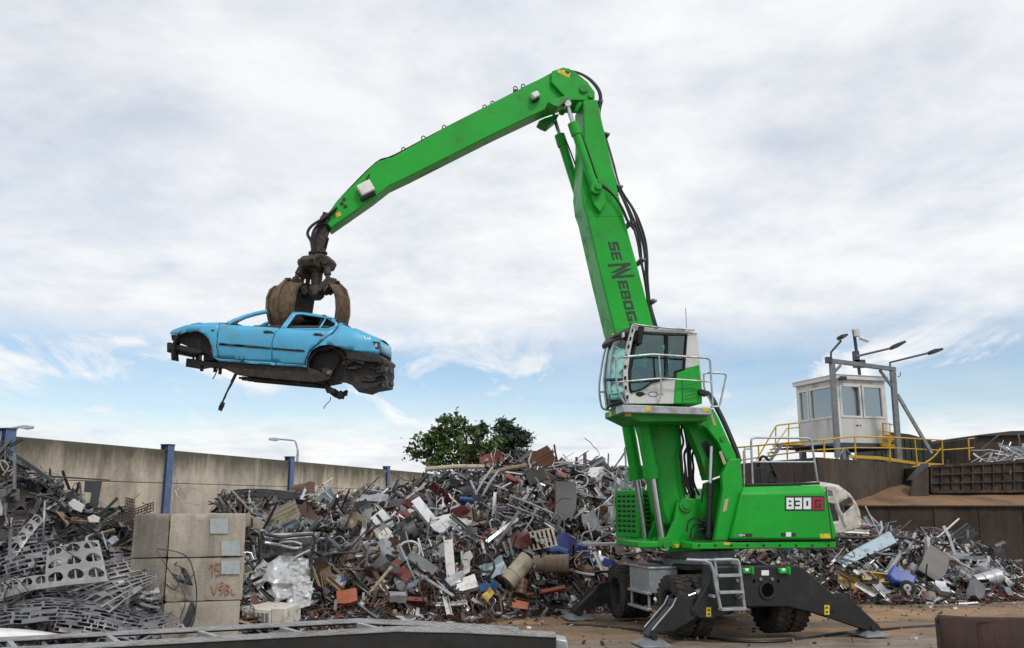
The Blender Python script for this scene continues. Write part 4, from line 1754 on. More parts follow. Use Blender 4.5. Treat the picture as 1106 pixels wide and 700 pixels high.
# doors, each with handle, strip and window frame
dfront = cll((215, 405), (246, 411), (330, 415), (410, 421), (395, 436), (386, 470), (382, 529), (340, 527), (210, 518), (206, 480), (210, 440))
drear = cll((413, 421), (500, 426), (570, 427), (588, 418), (596, 416), (578, 440), (539, 469), (508, 495), (495, 520), (492, 540), (384, 529.5), (388, 470), (397, 436))
frame_r = cll((413, 421), (442, 365), (470, 366), (540, 377), (584, 391), (597, 404), (596, 416), (588, 418), (570, 427), (500, 426))
win_r = cll((430, 422), (455, 373), (472, 372), (558, 385), (588, 404), (586, 413), (568, 422), (500, 422))
for s in (-1, 1):
    fd = flank('front_door', BL, dfront, out=.010, sides=(s,))[0]
    rd = flank('rear_door', BL, drear, out=.010, sides=(s,))[0]
    flank('trim_strip', CB, cll((213, 470), (383, 484), (383, 490), (213, 477)), out=.018, sides=(s,), parent=fd, th=.016)
    flank('trim_strip', CB, cll((388, 485), (493, 493), (493, 499), (388, 491)), out=.018, sides=(s,), parent=rd, th=.016)
    flank('door_handle', CB, cll((358, 434), (366, 430), (385, 432), (393, 438), (380, 436), (364, 437)), out=.022, sides=(s,), parent=fd, th=.03)
    flank('door_handle', CB, cll((521, 442), (529, 438), (546, 440), (554, 446), (542, 445), (528, 445)), out=.022, sides=(s,), parent=rd, th=.03)
    flank('window_frame', BL, frame_r, [win_r], out=.004, sides=(s,), parent=rd, step=.07, th=.03)
    flank('quarter_bar', BL, cll((536, 421), (552, 386), (556, 387), (542, 422)), out=.0, sides=(s,), parent=rd, th=.02)
    # a pillar
    b = MB()
    pts = [(238, 408), (262, 394), (290, 380), (322, 369), (356, 361)]
    rr = [.055, .05, .043, .042, .042]
    pp = []
    for q in pts:
        x, z = cl(*q)
        pp.append(Vector((x, s * (halfw(x, z) - .02), z)))
    b.tube(pp, rr, 8)
    cbuild(b, 'windscreen_pillar', BL)
    flank('mirror_base', CB, cll((242, 408), (258, 398), (272, 392), (268, 407), (262, 413)), out=-.01, sides=(s,), parent=fd, th=.03)
# dark door shut lines
for pts in (((398, 436), (388, 470), (384, 529)), ((598, 415), (580, 441), (540, 471), (510, 497), (497, 521), (493, 541)), ((212, 405), (208, 440), (204.5, 480), (208, 518))):
    for s in (-1, 1):
        b = MB()
        b.tube([Vector((x, s * (halfw(x, z) + .006), z)) for x, z in cll(*pts)], .013 if pts[0][0] == 598 else .008, 5)
        cbuild(b, 'shut_line', CB)
for q in ((192, 429),):
    flank('side_repeater', CB, cll((187, 427), (196, 426), (198, 430), (189, 431)), out=.012)


def across(name, mat_, pts, crown, parent=car, th=.012, nv=12, inset=0.0):
    line = cll(*pts)
    b = MB()
    rows = []
    for x, z in line:
        w_ = halfw(x, z) - inset
        rows.append([Vector((x, w_ * (-1 + 2 * k / nv), z + crown * (1 - (-1 + 2 * k / nv) ** 2))) for k in range(nv + 1)])
    b.loft(rows, closed=False)
    return cbuild(b, name, mat_, parent, solid=th, smooth=50)


across('bonnet', BL, ((44, 428), (60, 423), (100, 412), (150, 405), (214, 403), (242, 406)), .055)
across('roof', BL, ((436, 364.5), (445, 365), (470, 366), (540, 377), (584, 391)), .06)
across('tailgate', BL, ((600, 402), (608, 405)), .05)
across('tailgate', BL, ((648, 421), (680, 435), (735, 459)), .05)
across('tailgate', BL, ((735, 459), (740, 480), (737, 500)), .0)
# underbody, arches, bulkheads
def thick(name, mat_, outline, inset, parent=car, bevel=.01):
    b = MB()
    ol = cll(*outline)
    b.prism([Vector((x, -(.86 - inset), z)) for x, z in ol], (0, 2 * (.86 - inset), 0))
    return cbuild(b, name, mat_, parent, bevel=bevel)


fl2 = thick('floor_pan', CU, ((192, 521), (300, 532), (498, 548), (545, 566), (560, 590), (520, 598), (400, 588), (268, 574), (228, 556)), .09)
b = MB()
for k in range(7):
    y = -.62 + .2 * k
    x0, z0 = cl(262, 578)
    x1, z1 = cl(515, 601)
    b.tube([Vector((x0, y, z0 - .02)), Vector((x1, y, z1 - .02))], .045 if k % 2 else .025, 6)
for k in range(3):
    x0, z0 = cl(300 + 80 * k, 580 + 8 * k)
    b.box((x0, 0, z0 - .01), (.09, 1.3, .06))
cbuild(b, 'floor_ribs', CU, fl2, bevel=0)
thick('engine_bay', CU, ((62, 440), (112, 431), (150, 425), (204, 420), (205, 480), (196, 530), (172, 512), (150, 500), (134, 498), (100, 480), (70, 468)), .22)
b = MB()
for s in (-1, 1):
    for (cx_, cz_, r_, wd) in ((140, 500, .56, .34),):
        x0, z0 = cl(cx_, cz_)
        rg = []
        for k in range(13):
            a = R(-15 + 210 * k / 12)
            rg.append([Vector((x0 + r_ * math.cos(a) * .92, s * .80, z0 + r_ * math.sin(a))), Vector((x0 + r_ * math.cos(a) * .92, s * (.80 - wd), z0 + r_ * math.sin(a)))])
        b.loft(rg, closed=False)
cl_f = b
for q in b.each():
    cbuild(q, 'wheel_arch', CU, solid=.012)
thick('arch_back', CB, ((498, 548), (505, 515), (520, 498), (545, 484), (600, 486), (640, 500), (640, 560), (600, 590), (562, 588)), .36)  # black plate, the shade inside the rear wheel arch put into its colour
rear_box = thick('rear_floor', CU, ((606, 500), (625, 493), (735, 509), (748, 522), (750, 566), (742, 606), (700, 612), (660, 622), (640, 606), (604, 592), (616, 560)), .16, bevel=.02)
thick('bumper_carrier', CB, ((622, 492), (690, 500), (736, 508), (752, 522), (748, 534), (690, 530), (634, 520)), .02, rear_box)
thick('tow_beam', CB, ((640, 604), (668, 596), (744, 600), (742, 612), (690, 621), (666, 631)), .10, rear_box)
thick('luggage_bulkhead', CB, ((575, 425), (600, 430), (596, 486), (560, 486)), .10)
b = MB()
for k in range(16):
    a, c = rng.uniform(625, 750), rng.uniform(508, 600)
    x, z = cl(a, c)
    s = -1
    b.box((x, s * rng.uniform(.70, .80), z), (rng.uniform(.05, .26), .08, rng.uniform(.02, .07)), Matrix.Rotation(rng.uniform(-.5, .5), 3, 'Y'))
cbuild(b, 'torn_bumper_pieces', CB, rear_box, bevel=.006)
b = MB()
for k in range(16):
    a, c = 738 + rng.uniform(0, 14), rng.uniform(508, 600)
    x, z = cl(a, c)
    b.box((x, rng.uniform(-.7, .7), z), (rng.uniform(.04, .09), rng.uniform(.1, .5), rng.uniform(.04, .12)))
cbuild(b, 'tail_brackets', CB, rear_box, bevel=.006)
# rear arch recess, hub, axle
b = MB()
for s in (-1, 1):
    x0, z0 = cl(562, 548)
    rg = []
    for k in range(13):
        a = R(-10 + 200 * k / 12)
        rg.append([Vector((x0 + .37 * math.cos(a), s * .81, z0 + .37 * math.sin(a))), Vector((x0 + .37 * math.cos(a), s * .55, z0 + .37 * math.sin(a)))])
    b.loft(rg, closed=False)
for q in b.each():
    cbuild(q, 'wheel_arch', CU, solid=.012)
for s in (-1, 1):
    x0, z0 = cl(563, 564)
    b = MB()
    b.lathe([(0, .03), (0, .062), (.04, .062), (.04, .04), (.08, .035), (.08, .01)], (x0, s * .62, z0), (0, s, 0), 20)
    for k in range(5):
        a = 2 * PI * k / 5
        b.cyl((x0 + .05 * math.cos(a), s * .655, z0 + .05 * math.sin(a)), (x0 + .05 * math.cos(a), s * .68, z0 + .05 * math.sin(a)), .008, n=6)
    hb = cbuild(b, 'wheel_hub', M['galvdark'])
    b = MB()
    b.tube([Vector((x0, s * .62, z0)), Vector((x0 - .1, s * .58, z0 + .06)), Vector((x0 - .38, s * .52, z0 + .03))], .05, 8)
    b.tube([Vector((x0 + .05, s * .62, z0 + .02)), Vector((x0 + .24, s * .58, z0 + .36))], .035, 8)
    b.box((x0 - .05, s * .62, z0 - .02), (.16, .1, .22))
    cbuild(b, 'suspension_arm', CU, hb, bevel=.01)
b = MB()
pts = [cl(*q) for q in ((540, 596), (552, 618), (570, 632), (588, 640), (604, 632), (614, 622))]
b.tube([Vector((x, -.35, z)) for x, z in pts], [.05, .06, .06, .075, .05, .03], 8)
for k in range(14):
    a, c = rng.uniform(548, 612), rng.uniform(618, 648)
    x, z = cl(a, c * .5 + .5 * (612 + (a - 540) * .42))
    b.box((x, -.35 + rng.uniform(-.12, .12), z), (rng.uniform(.05, .16), .1, rng.uniform(.03, .12)), Matrix.Rotation(rng.uniform(-1, 1), 3, 'Y'))
cbuild(b, 'torn_axle_beam', CB, bevel=.006)
# front bumper beam, subframe, headlamp recess
b = MB()
o_ = cll((28, 466), (36, 464), (38, 472), (70, 474), (132, 484), (150, 496), (134, 502), (70, 490), (38, 487), (34, 499), (27, 497))
b.prism([Vector((x, -.68, z)) for x, z in o_], (0, 1.36, 0))
cbuild(b, 'front_beam', CB, bevel=.01)
b = MB()
o_ = cll((76, 514), (104, 517), (130, 522), (190, 528), (205, 545), (190, 548), (150, 540), (104, 537), (84, 540), (72, 543))
b.prism([Vector((x, -.45, z)) for x, z in o_], (0, .9, 0))
for (a, c) in ((118, 545), (163, 548), (180, 555)):
    x, z = cl(a, c)
    b.box((x, -.3, z), (.05, .08, .13))
for (a, c) in ((94, 508), (140, 508), (150, 514)):
    x, z = cl(a, c)
    b.cyl((x, -.35, z - .05), (x, -.35, z + .04), .022, n=8)
x, z = cl(150, 508)
b.box((x, 0, z), (.22, .8, .16))
cbuild(b, 'subframe', CB, bevel=.01)
b = MB()
o_ = cll((38, 438), (60, 440), (66, 466), (50, 464), (40, 456))
for s in (-1, 1):
    b.prism([Vector((x, s * .62, z)) for x, z in o_], (0, -s * .3, 0))
for q in b.each():
    cbuild(q, 'headlamp_recess', CB, bevel=.01)
b = MB()
x, z = cl(725, 476)
b = MB()
for s in (-1, 1):
    b.prism([Vector((a, s * (halfw(a, c) - .03), c)) for a, c in cll((714, 465), (736, 467), (735, 490), (722, 487))], (0, s * .02, 0))
for q in b.each():
    tl = cbuild(q, 'tail_lamp', CB)
b = MB()
b.box((x, -halfw(x, z) + .004, z), (.05, .03, .07))
cbuild(b, 'lamp_reflector', M['chrome'], tl)
flank('dark_window_sheet', CB, win_r, sides=(1,), out=-.03)  # opaque black sheet added so the far window opening looks dark, not glass
# seats and inner trim glimpsed through the openings
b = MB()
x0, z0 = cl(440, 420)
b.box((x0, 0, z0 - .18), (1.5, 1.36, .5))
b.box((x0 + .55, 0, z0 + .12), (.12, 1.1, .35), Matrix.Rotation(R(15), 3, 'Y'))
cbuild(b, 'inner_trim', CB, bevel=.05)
# straps and wires dangling underneath
for pts, r_ in ((((246, 560), (238, 580), (222, 610), (207, 640), (198, 660), (192, 680)), .018), (((240, 575), (232, 598), (214, 628), (204, 652)), .012), (((185, 545), (180, 560), (172, 575), (166, 584)), .010), (((562, 645), (560, 656), (545, 672), (537, 684)), .008)):
    b = MB()
    q = [Vector((*cl(*p), 0)) for p in pts]
    b.tube([Vector((v.x, -.5, v.y)) for v in q], r_, 6, smooth_n=3)
    if r_ > .015:
        for t in (1.0, .6):
            v = q[-1].lerp(q[-2], 1 - t)
            b.box((v.x, -.5, v.y), (.07, .05, .12), Matrix.Rotation(R(25), 3, 'Y'))
        v = q[1]
        b.box((v.x, -.5, v.y), (.05, .04, .2), Matrix.Rotation(R(25), 3, 'Y'))
    cbuild(b, 'dangling_cable', CB)
# ---------------------------------------------------------------- yard structures
def rmp_map(nt, src, lo, hi):
    n = nd(nt, 'ShaderNodeMapRange')
    n.inputs['From Min'].default_value = lo
    n.inputs['From Max'].default_value = hi
    n.inputs['To Max'].default_value = .9
    nt.links.new(src, n.inputs['Value'])
    return n.outputs['Result']


def concrete_mat(name, col, stain, streaks=True, blotch=.5, top=None):
    m = bpy.data.materials.new(name)
    m.use_nodes = True
    nt = m.node_tree
    b = nt.nodes['Principled BSDF']
    b.inputs['Roughness'].default_value = .9
    tc = nd(nt, 'ShaderNodeTexCoord')

    def nz(scale, stretch=(1, 1, 1), det=8, rough=.62, loc=(0, 0, 0)):
        mp = nd(nt, 'ShaderNodeMapping')
        mp.inputs['Scale'].default_value = stretch
        mp.inputs['Location'].default_value = loc
        nt.links.new(tc.outputs['Object'], mp.inputs['Vector'])
        n = nd(nt, 'ShaderNodeTexNoise')
        n.inputs['Scale'].default_value = scale
        n.inputs['Detail'].default_value = det
        n.inputs['Roughness'].default_value = rough
        nt.links.new(mp.outputs[0], n.inputs['Vector'])
        return n.outputs['Fac']

    def rmp(src, stops):
        n = nd(nt, 'ShaderNodeValToRGB')
        e = n.color_ramp.elements
        while len(e) < len(stops):
            e.new(.5)
        for i, (p, c) in enumerate(stops):
            e[i].position = p
            e[i].color = (*c, 1) if isinstance(c, (tuple, list)) else (c, c, c, 1)
        nt.links.new(src, n.inputs['Fac'])
        return n.outputs['Color']

    def mix(f, a, bb):
        n = nd(nt, 'ShaderNodeMix', data_type='RGBA')
        nt.links.new(f, n.inputs['Factor'])
        for s, x in (('A', a), ('B', bb)):
            if isinstance(x, tuple):
                n.inputs[s].default_value = (*x, 1)
            else:
                nt.links.new(x, n.inputs[s])
        return n.outputs['Result']
    c = Vector(col)
    base = rmp(nz(.9), [(.3, tuple(c * .72)), (.5, tuple(c)), (.7, tuple(c * 1.22))])
    base = mix(rmp(nz(14, det=6), [(.45, 0.0), (.75, .5)]), base, tuple(c * .6))
    if streaks:
        f = rmp(nz(2.2, (1, 1, .10), 9, .7), [(.47, 0.0), (.68, blotch)])
        base = mix(f, base, stain)
    f = rmp(nz(.55, (1, 1, .8), 9, .7, (4, 2, 7)), [(.50, 0.0), (.66, blotch)])
    base = mix(f, base, tuple(Vector(stain) * .8))
    if top:
        # moss and dirt grown down from the top edge
        sp = nd(nt, 'ShaderNodeSeparateXYZ')
        nt.links.new(tc.outputs['Object'], sp.inputs[0])
        ad = nd(nt, 'ShaderNodeMath', operation='MULTIPLY_ADD')
        nt.links.new(nz(1.6, (1, 1, .25), 9, .72, (2, 5, 1)), ad.inputs[0])
        ad.inputs[1].default_value = 1.7
        nt.links.new(sp.outputs['Z'], ad.inputs[2])
        base = mix(rmp_map(nt, ad.outputs[0], top + .62, top + 1.35), base, (.085, .078, .055))
    nt.links.new(base, b.inputs['Base Color'])
    bp = nd(nt, 'ShaderNodeBump')
    bp.inputs['Strength'].default_value = .6
    bp.inputs['Distance'].default_value = .02
    nt.links.new(nz(30, det=8), bp.inputs['Height'])
    nt.links.new(bp.outputs[0], b.inputs['Normal'])
    return m


M['wallconc'] = concrete_mat('weathered_wall_concrete', (.62, .54, .425), (.17, .145, .115), True, .6, 3.35)
M['blockconc'] = concrete_mat('block_concrete', (.47, .415, .335), (.14, .125, .105), True, .6)
M['blockconc2'] = concrete_mat('grey_block_concrete', (.27, .245, .205), (.09, .085, .072), True, .7)
M['bluepost'] = mat('blue_steel_post', (.11, .18, .34), .6, 0, .2, 5, (.18, .18, .20), .25, 6, .2, 20)
M['rustplate'] = concrete_mat('rusty_plate', (.060, .040, .027), (.020, .015, .012), True, .75)
M['rustplate2'] = concrete_mat('pale_rusty_plate', (.080, .060, .046), (.026, .020, .016), True, .7)
M['apron'] = concrete_mat('sandy_apron', (.215, .125, .066), (.085, .050, .030), False, .8)
M['rustdark'] = mat('dark_brown_steel', (.042, .030, .023), .8, .1, .3, 3, (.095, .058, .036), .35, 3, .3, 20)
M['rustred'] = mat('reddish_rust', (.060, .026, .019), .85, 0, .35, 4, (.022, .014, .011), .55, 3, .4, 30, streak=True)
M['hutwhite'] = mat('hut_panel', (.60, .60, .57), .55, 0, .05, 3, (.36, .33, .28), .25, 2, streak=True)
M['hutframe'] = mat('hut_frame', (.70, .70, .68), .5, 0, .05, 3)
M['bluebeam'] = mat('dark_blue_beam', (.035, .055, .10), .6, 0, .2, 5, (.07, .06, .05), .3, 5)
M['railyellow'] = mat('yellow_rail_paint', (.60, .36, .02), .5, 0, .12, 8, (.22, .13, .05), .25, 9)
M['greenbox'] = mat('dark_green_container', (.018, .032, .028), .6, 0, .2, 4, (.05, .04, .03), .25, 4)
M['lampdark'] = mat('lamp_housing', (.05, .055, .06), .45, .2, .1, 6)
M['steeltread'] = mat('worn_tread_steel', (.33, .33, .325), .5, .25, .16, 12, (.13, .11, .09), .35, 4, .1, 60)
M['trailerblack'] = mat('trailer_dark_steel', (.030, .030, .030), .75, 0, .25, 5, (.035, .032, .028), .3, 4, spec=.25)
M['orange'] = mat('orange_marker', (.75, .10, .02), .4, 0, .05, 5)
M['bark'] = mat('bark', (.06, .045, .032), .9, 0, .3, 8)
M['spray'] = mat('red_orange_spray_paint', (.36, .15, .085), .85, 0, .3, 15, (.42, .34, .26), .3, 20)
M['patchblue'] = mat('pale_blue_paint_patch', (.36, .415, .43), .75, 0, .12, 12, (.42, .38, .32), .3, 14)

# boundary wall: two courses of panels between blue posts, running away to the right
W0 = at(8, 470, 20.3)
W3 = at(418, 507, 43.4)
WD = Vector((W3.x - W0.x, W3.y - W0.y, 0)).normalized()
WN = Vector((WD.y, -WD.x, 0))
wall_top = W0.z
t_posts = [0.0]
for px in (180, 313, 418):
    # where the bearing of this post meets the wall line
    k = (px - 553) / FPX / (CP + (510 - 350) / FPX * SP)
    t = (k * W0.y - W0.x) / (WD.x - k * WD.y)
    t_posts.append(t)
t_posts = [t_posts[0] - 6.2] + t_posts + [t_posts[-1] + 9, t_posts[-1] + 18]
bw = thing('boundary_wall', 'long weathered concrete panel wall with blue steel posts running behind the scrap heaps', 'wall', (W0.x, W0.y, 0))
for i in range(len(t_posts) - 1):
    a, c = t_posts[i] + .13, t_posts[i + 1] - .13
    zs = [0, wall_top - 2.0, wall_top - 1.0, wall_top]
    for k in range(3):
        b = MB()
        o = Vector((W0.x, W0.y, 0))
        p0_ = o + WD * a
        p1_ = o + WD * c
        zl, zh = zs[k] + .010, zs[k + 1] - .010
        b.prism([p0_ + Vector((0, 0, zl)), p1_ + Vector((0, 0, zl)), p1_ + Vector((0, 0, zh)), p0_ + Vector((0, 0, zh))], -WN * .14)
        if k:
            b.prism([p0_ + Vector((0, 0, zs[k] - .02)) - WN * .05, p1_ + Vector((0, 0, zs[k] - .02)) - WN * .05, p1_ + Vector((0, 0, zs[k] + .02)) - WN * .05, p0_ + Vector((0, 0, zs[k] + .02)) - WN * .05], -WN * .05)
        b.build('wall_panel', M['wallconc'], bw, bevel=.012)
for t in t_posts:
    o = Vector((W0.x, W0.y, 0)) + WD * t
    rt = Matrix(((WD.x, WN.x, 0), (WD.y, WN.y, 0), (0, 0, 1)))
    b = MB()
    h = wall_top + .14
    b.box(o + WN * .10 + Vector((0, 0, h / 2)), (.30, .02, h), rt)
    b.box(o - WN * .16 + Vector((0, 0, h / 2)), (.30, .02, h), rt)
    b.box(o - WN * .03 + Vector((0, 0, h / 2 - .004)), (.02, .236, h - .01), rt)
    b.box(o - WN * .03 + Vector((0, 0, h + .012)), (.34, .34, .02), rt)
    b.build('wall_post', M['bluepost'], bw, bevel=.004)

# stacked concrete blocks
def rough_box(mb, c, size, step, amp, seed=0.0):
    """box with worn, rounded and chipped edges"""
    c = Vector(c)
    h = Vector(size) / 2
    rad = .016
    for ax in range(3):
        u_, v_ = (ax + 1) % 3, (ax + 2) % 3
        nu, nv = max(2, int(size[u_] / step)), max(2, int(size[v_] / step))
        for sg in (-1, 1):
            def fn(a, e):
                p = Vector((0, 0, 0))
                p[ax] = sg * h[ax]
                p[u_] = (2 * a - 1) * h[u_]
                p[v_] = (2 * e - 1) * h[v_]
                q = Vector([max(-h[i] + rad, min(h[i] - rad, p[i])) for i in range(3)])
                d = p - q
                if d.length > 1e-9:
                    p = q + d.normalized() * min(rad, d.length)
                w = c + p
                edge = sum(1 for i in range(3) if abs(p[i]) > h[i] - rad * 1.6)
                k = noise.noise((w.x * 3.1, w.y * 3.1, w.z * 3.1)) * amp * .5
                if edge > 1:
                    k -= max(0, noise.noise((w.x * 5 + 9, w.y * 5, w.z * 5)) - .15) * amp * 3.0
                dirn = p.normalized()
                return w + Vector((dirn.x * k, dirn.y * k, dirn.z * k))
            mb.grid(fn, nu * 2, nv * 2)


BXY = 14.5
zB = zz(120, 520, 4.1167)
BCR = at(263.5, 600, BXY + .25)
BCR.z = 0
bux = Vector((.955, .297, 0)).normalized()
buy = Vector((-.297, .955, 0)).normalized()
BF = Matrix(((bux.x, buy.x, 0, BCR.x), (bux.y, buy.y, 0, BCR.y), (0, 0, 1, 0), (0, 0, 0, 1)))


def blk(px, py, off=.0):
    """point on the front plane of the block stack (moved `off` metres towards the viewer)"""
    d = ray(px, py)
    n = -buy
    o = BCR + n * off
    return CAM + d * ((o - CAM).dot(n) / d.dot(n))


def blx(px, py=600):
    return (blk(px, py) - BCR).dot(bux)


xl, xm = blx(141), blx(181)
tops = [blk(222, y).z for y in (555, 602, 649.5)]
tops.append(tops[2] - (tops[1] - tops[2]))
crs = ['topmost', 'middle', 'lowest']
for k in range(3):
    z1_, z0_ = tops[k] - .006, tops[k + 1] + .006
    if k == 2:
        z0_ = 0.0
    for (xa, xb, dy, nm) in ((xl, xm - .01, .05, 'left'), (xm, (0, .012, -.012)[k], (0, .01, -.008)[k], 'right')):
        b = MB()
        rough_box(b, ((xa + xb) / 2, dy + .4, (z0_ + z1_) / 2), (xb - xa, .8, z1_ - z0_), .09, .016)
        if nm == 'right':
            lab = ('%s concrete block of the stack beside the punched sheets, ' % crs[k]) + ('two pale blue squares on it' if k == 0 else 'red sprayed numbers on it' if k == 1 else 'rough and unmarked')
        else:
            lab = '%s grey concrete block at the left end of the block stack' % ('upper', 'middle', 'bottom')[k]
        o = b.build('concrete_block', M['blockconc'] if nm == 'right' else M['blockconc2'], smooth=40, frame=BF)
        tag(o, lab, 'concrete block', 'stacked concrete blocks')
        if nm == 'right':
            ROOTM[o] = Matrix.Identity(4)
            sq = {0: ((440, 166, 520, 232), (490, 264, 574, 330)), 1: ((490, 352, 572, 412),), 2: ()}[k]
            for (a, c, d, e) in sq:
                pb_ = MB()
                pb_.prism([blk(*zB(t)[0], .022) for t in ((a, e), (d, e), (d, c), (a, c))], buy * .012)
                pb_.build('painted_square', M['patchblue'], o)
            if k == 1:
                pb_ = MB()
                strokes = [[(436, 384), (452, 366), (450, 418)], [(486, 366), (466, 366), (464, 388), (482, 392), (488, 408), (466, 418)],
                           [(446, 462), (458, 502), (472, 458)], [(500, 458), (480, 472), (496, 486), (482, 502)],
                           [(480, 480), (500, 478)], [(510, 458), (506, 500), (526, 492), (514, 478), (526, 466), (510, 458)], [(536, 478), (538, 500), (552, 498)], [(486, 452), (492, 446), (498, 452)]]
                for st in strokes:
                    pb_.tube([blk(*zB(t)[0], .014) for t in st], .010, 5, smooth_n=3)
                pb_.build('sprayed_writing', M['spray'], o)

# street lamps beyond the wall
def street_lamp(px, top, head_px, Y, label):
    base = at(px, 540, Y)
    t = thing('street_lamp', label, 'street lamp', (base.x, Y, 0), 0, 'street lamps beyond the wall')
    tp = at(px, top, Y)
    hd = at(*head_px, Y)
    b = MB()
    b.tube([(base.x, Y, 0), (base.x, Y, tp.z - .5)], [.09, .06], 10)
    arm = [Vector((base.x, Y, tp.z - .5)), Vector((tp.x, Y, tp.z - .05)), Vector((tp.x + (hd.x - tp.x) * .25, Y, tp.z + .02)), Vector((hd.x, Y, hd.z))]
    b.tube(arm, .045, 8, smooth_n=4)
    b.build('lamp_post', M['galv'], t)
    b = MB()
    dx = .6 if hd.x > tp.x else -.6
    b.loft([[hd + Vector((0, y, z)) for y, z in ((-.06, -.03), (.06, -.03), (.06, .05), (-.06, .05))],
            [hd + Vector((dx * .5, y, z)) for y, z in ((-.16, -.09), (.16, -.09), (.14, .08), (-.14, .08))],
            [hd + Vector((dx, y, z)) for y, z in ((-.10, -.05), (.10, -.05), (.08, .05), (-.08, .05))]])
    b.build('lamp_head', M['galv'], t, bevel=.01)


street_lamp(319, 476, (303, 474.5), 45, 'grey street lamp with a short arm beyond the concrete wall, right of the block stack')
street_lamp(11, 463, (20, 461.5), 36, 'street lamp head just showing over the wall behind the leftmost blue post')

# ---------------------------------------------------------------- trees far behind the heap
def leaf_mat(name, col, rough=.6):
    m = mat(name, col, rough, 0, .38, 1.1)
    return m


M['leaf'] = leaf_mat('broadleaf_foliage', (.060, .108, .020))
M['pine'] = leaf_mat('pine_foliage', (.022, .046, .026))


def tree(label, px, Y, z_top, blobs, leafm, size, n_leaf, trunk_r, kind, name):
    base = at(px, 540, Y)
    t = thing(name, label, 'tree', (base.x, Y, 0))
    r_ = random.Random(px)
    b = MB()
    b.tube([(base.x, Y, 0), (base.x + .1, Y, z_top * .35), (base.x + .05, Y + .1, z_top * .6), (base.x, Y, z_top * .85)], [trunk_r, trunk_r * .8, trunk_r * .5, trunk_r * .15], 9)
    for (cx_, cy_, dy, rad, sq) in blobs:
        c = at(cx_, cy_, Y + dy)
        a = Vector((base.x + .05, Y, c.z * .55))
        b.tube([a, a.lerp(c, .5) + Vector((0, 0, .2)), c], [trunk_r * .35, trunk_r * .22, .03], 6, smooth_n=3)
    b.build('trunk', M['bark'], t)
    b = MB()
    for (cx_, cy_, dy, rad, sq) in blobs:
        c = at(cx_, cy_, Y + dy)
        # several twigs, each with its own cluster of leaves, spread unevenly through the clump
        ncl = max(3, int(16 * rad * rad))
        for _ in range(ncl):
            d = Vector((r_.gauss(0, 1), r_.gauss(0, 1), r_.gauss(0, 1))).normalized() * rad * .92 * (r_.random() ** .40)
            d.z *= sq
            cc_ = c + d
            cr_ = r_.uniform(.10, .24) * size
            for _ in range(int(n_leaf * r_.uniform(.5, 1.3))):
                e = Vector((r_.gauss(0, .5), r_.gauss(0, .5), r_.gauss(0, .38))) * cr_ * 1.6
                p = cc_ + e
                s = r_.uniform(.05, .12) * size
                u = Vector((r_.gauss(0, 1), r_.gauss(0, 1), r_.gauss(0, .6))).normalized()
                v = u.orthogonal().normalized()
                v = (v * math.cos(r_.random() * 6) + u.cross(v) * math.sin(r_.random() * 6))
                if kind == 'pine':
                    b.add([p - u * s * 1.6, p + v * s * .4, p + u * s * 1.6, p - v * s * .4], [(0, 1, 2, 3)])
                else:
                    b.add([p - u * s, p + v * s * .7, p + u * s, p - v * s * .7], [(0, 1, 2, 3)])
    b.build('crown', leafm, t, smooth=0)


tree('broad green leafy tree standing behind the highest part of the scrap heap', 503, 52, 7.5,
     [(463, 478, 0, .95, .8), (456, 492, .6, .6, .8), (474, 470, .4, .9, .8), (486, 456, -.3, .75, .8), (497, 466, .5, 1.0, .8), (500, 482, -.5, 1.2, .8), (484, 490, 0, 1.1, .8), (470, 500, 0, .8, .7),
      (517, 468, .2, .75, .7), (527, 484, -.3, .85, .8), (517, 495, .3, 1.0, .8), (523, 459, .4, .42, .7), (450, 486, 0, .42, .8), (533, 478, 0, .45, .8)], M['leaf'], 1.35, 46, .32, 'leaf', 'broadleaf_tree')
tree('dark bluish pine right of the leafy tree behind the scrap heap', 552, 56, 7.2,
     [(546, 458, 0, .62, .45), (555, 464, .3, .6, .4), (540, 466, .2, .7, .4), (550, 474, 0, .95, .42), (563, 478, -.3, .65, .4), (569, 470, .2, .38, .35), (545, 486, .2, .9, .42), (560, 492, 0, .85, .45), (572, 494, .2, .5, .4), (538, 478, 0, .5, .4)],
     M['pine'], 1.35, 62, .28, 'pine', 'pine_tree')

# ---------------------------------------------------------------- loading platform on the right
def px_prism(mb, pts, Y, depth, mi=0):
    mb.prism([at(a, c, Y) for a, c in pts], (0, depth, 0), mi)


YW = 30.2
# front retaining wall of rusty plates
zt_w = at(1000, 547, YW).z
xw0, xw1 = at(912, 547, YW).x, at(1250, 547, YW).x
rw = thing('retaining_wall', 'dark rusty steel plate wall holding up the sandy loading apron', 'wall', (xw0, YW, 0))
n_pl = 7
for i in range(n_pl):
    a = xw0 + (xw1 - xw0) * i / n_pl
    c = xw0 + (xw1 - xw0) * (i + 1) / n_pl
    b = MB()
    b.box(((a + c) / 2, YW + .06 + (.012 if i % 2 else 0), zt_w / 2), (c - a - .02, .10, zt_w))
    b.build('rusty_plate', M['rustplate'], rw, bevel=.01)
b = MB()
b.box(((xw0 + xw1) / 2, YW + .03, zt_w + .012), (xw1 - xw0, .22, .05))
b.build('top_edge', M['rustdark'], rw, bevel=.008)
b = MB()
for i in range(1, n_pl):
    a = xw0 + (xw1 - xw0) * i / n_pl
    b.box((a, YW + .0, zt_w / 2), (.05, .04, zt_w - .05))
for q in b.each():
    q.build('stiffener', M['rustdark'], rw, bevel=.008)
# apron rising behind it
YA = 36.0
za = at(1000, 512, YA).z
b = MB()


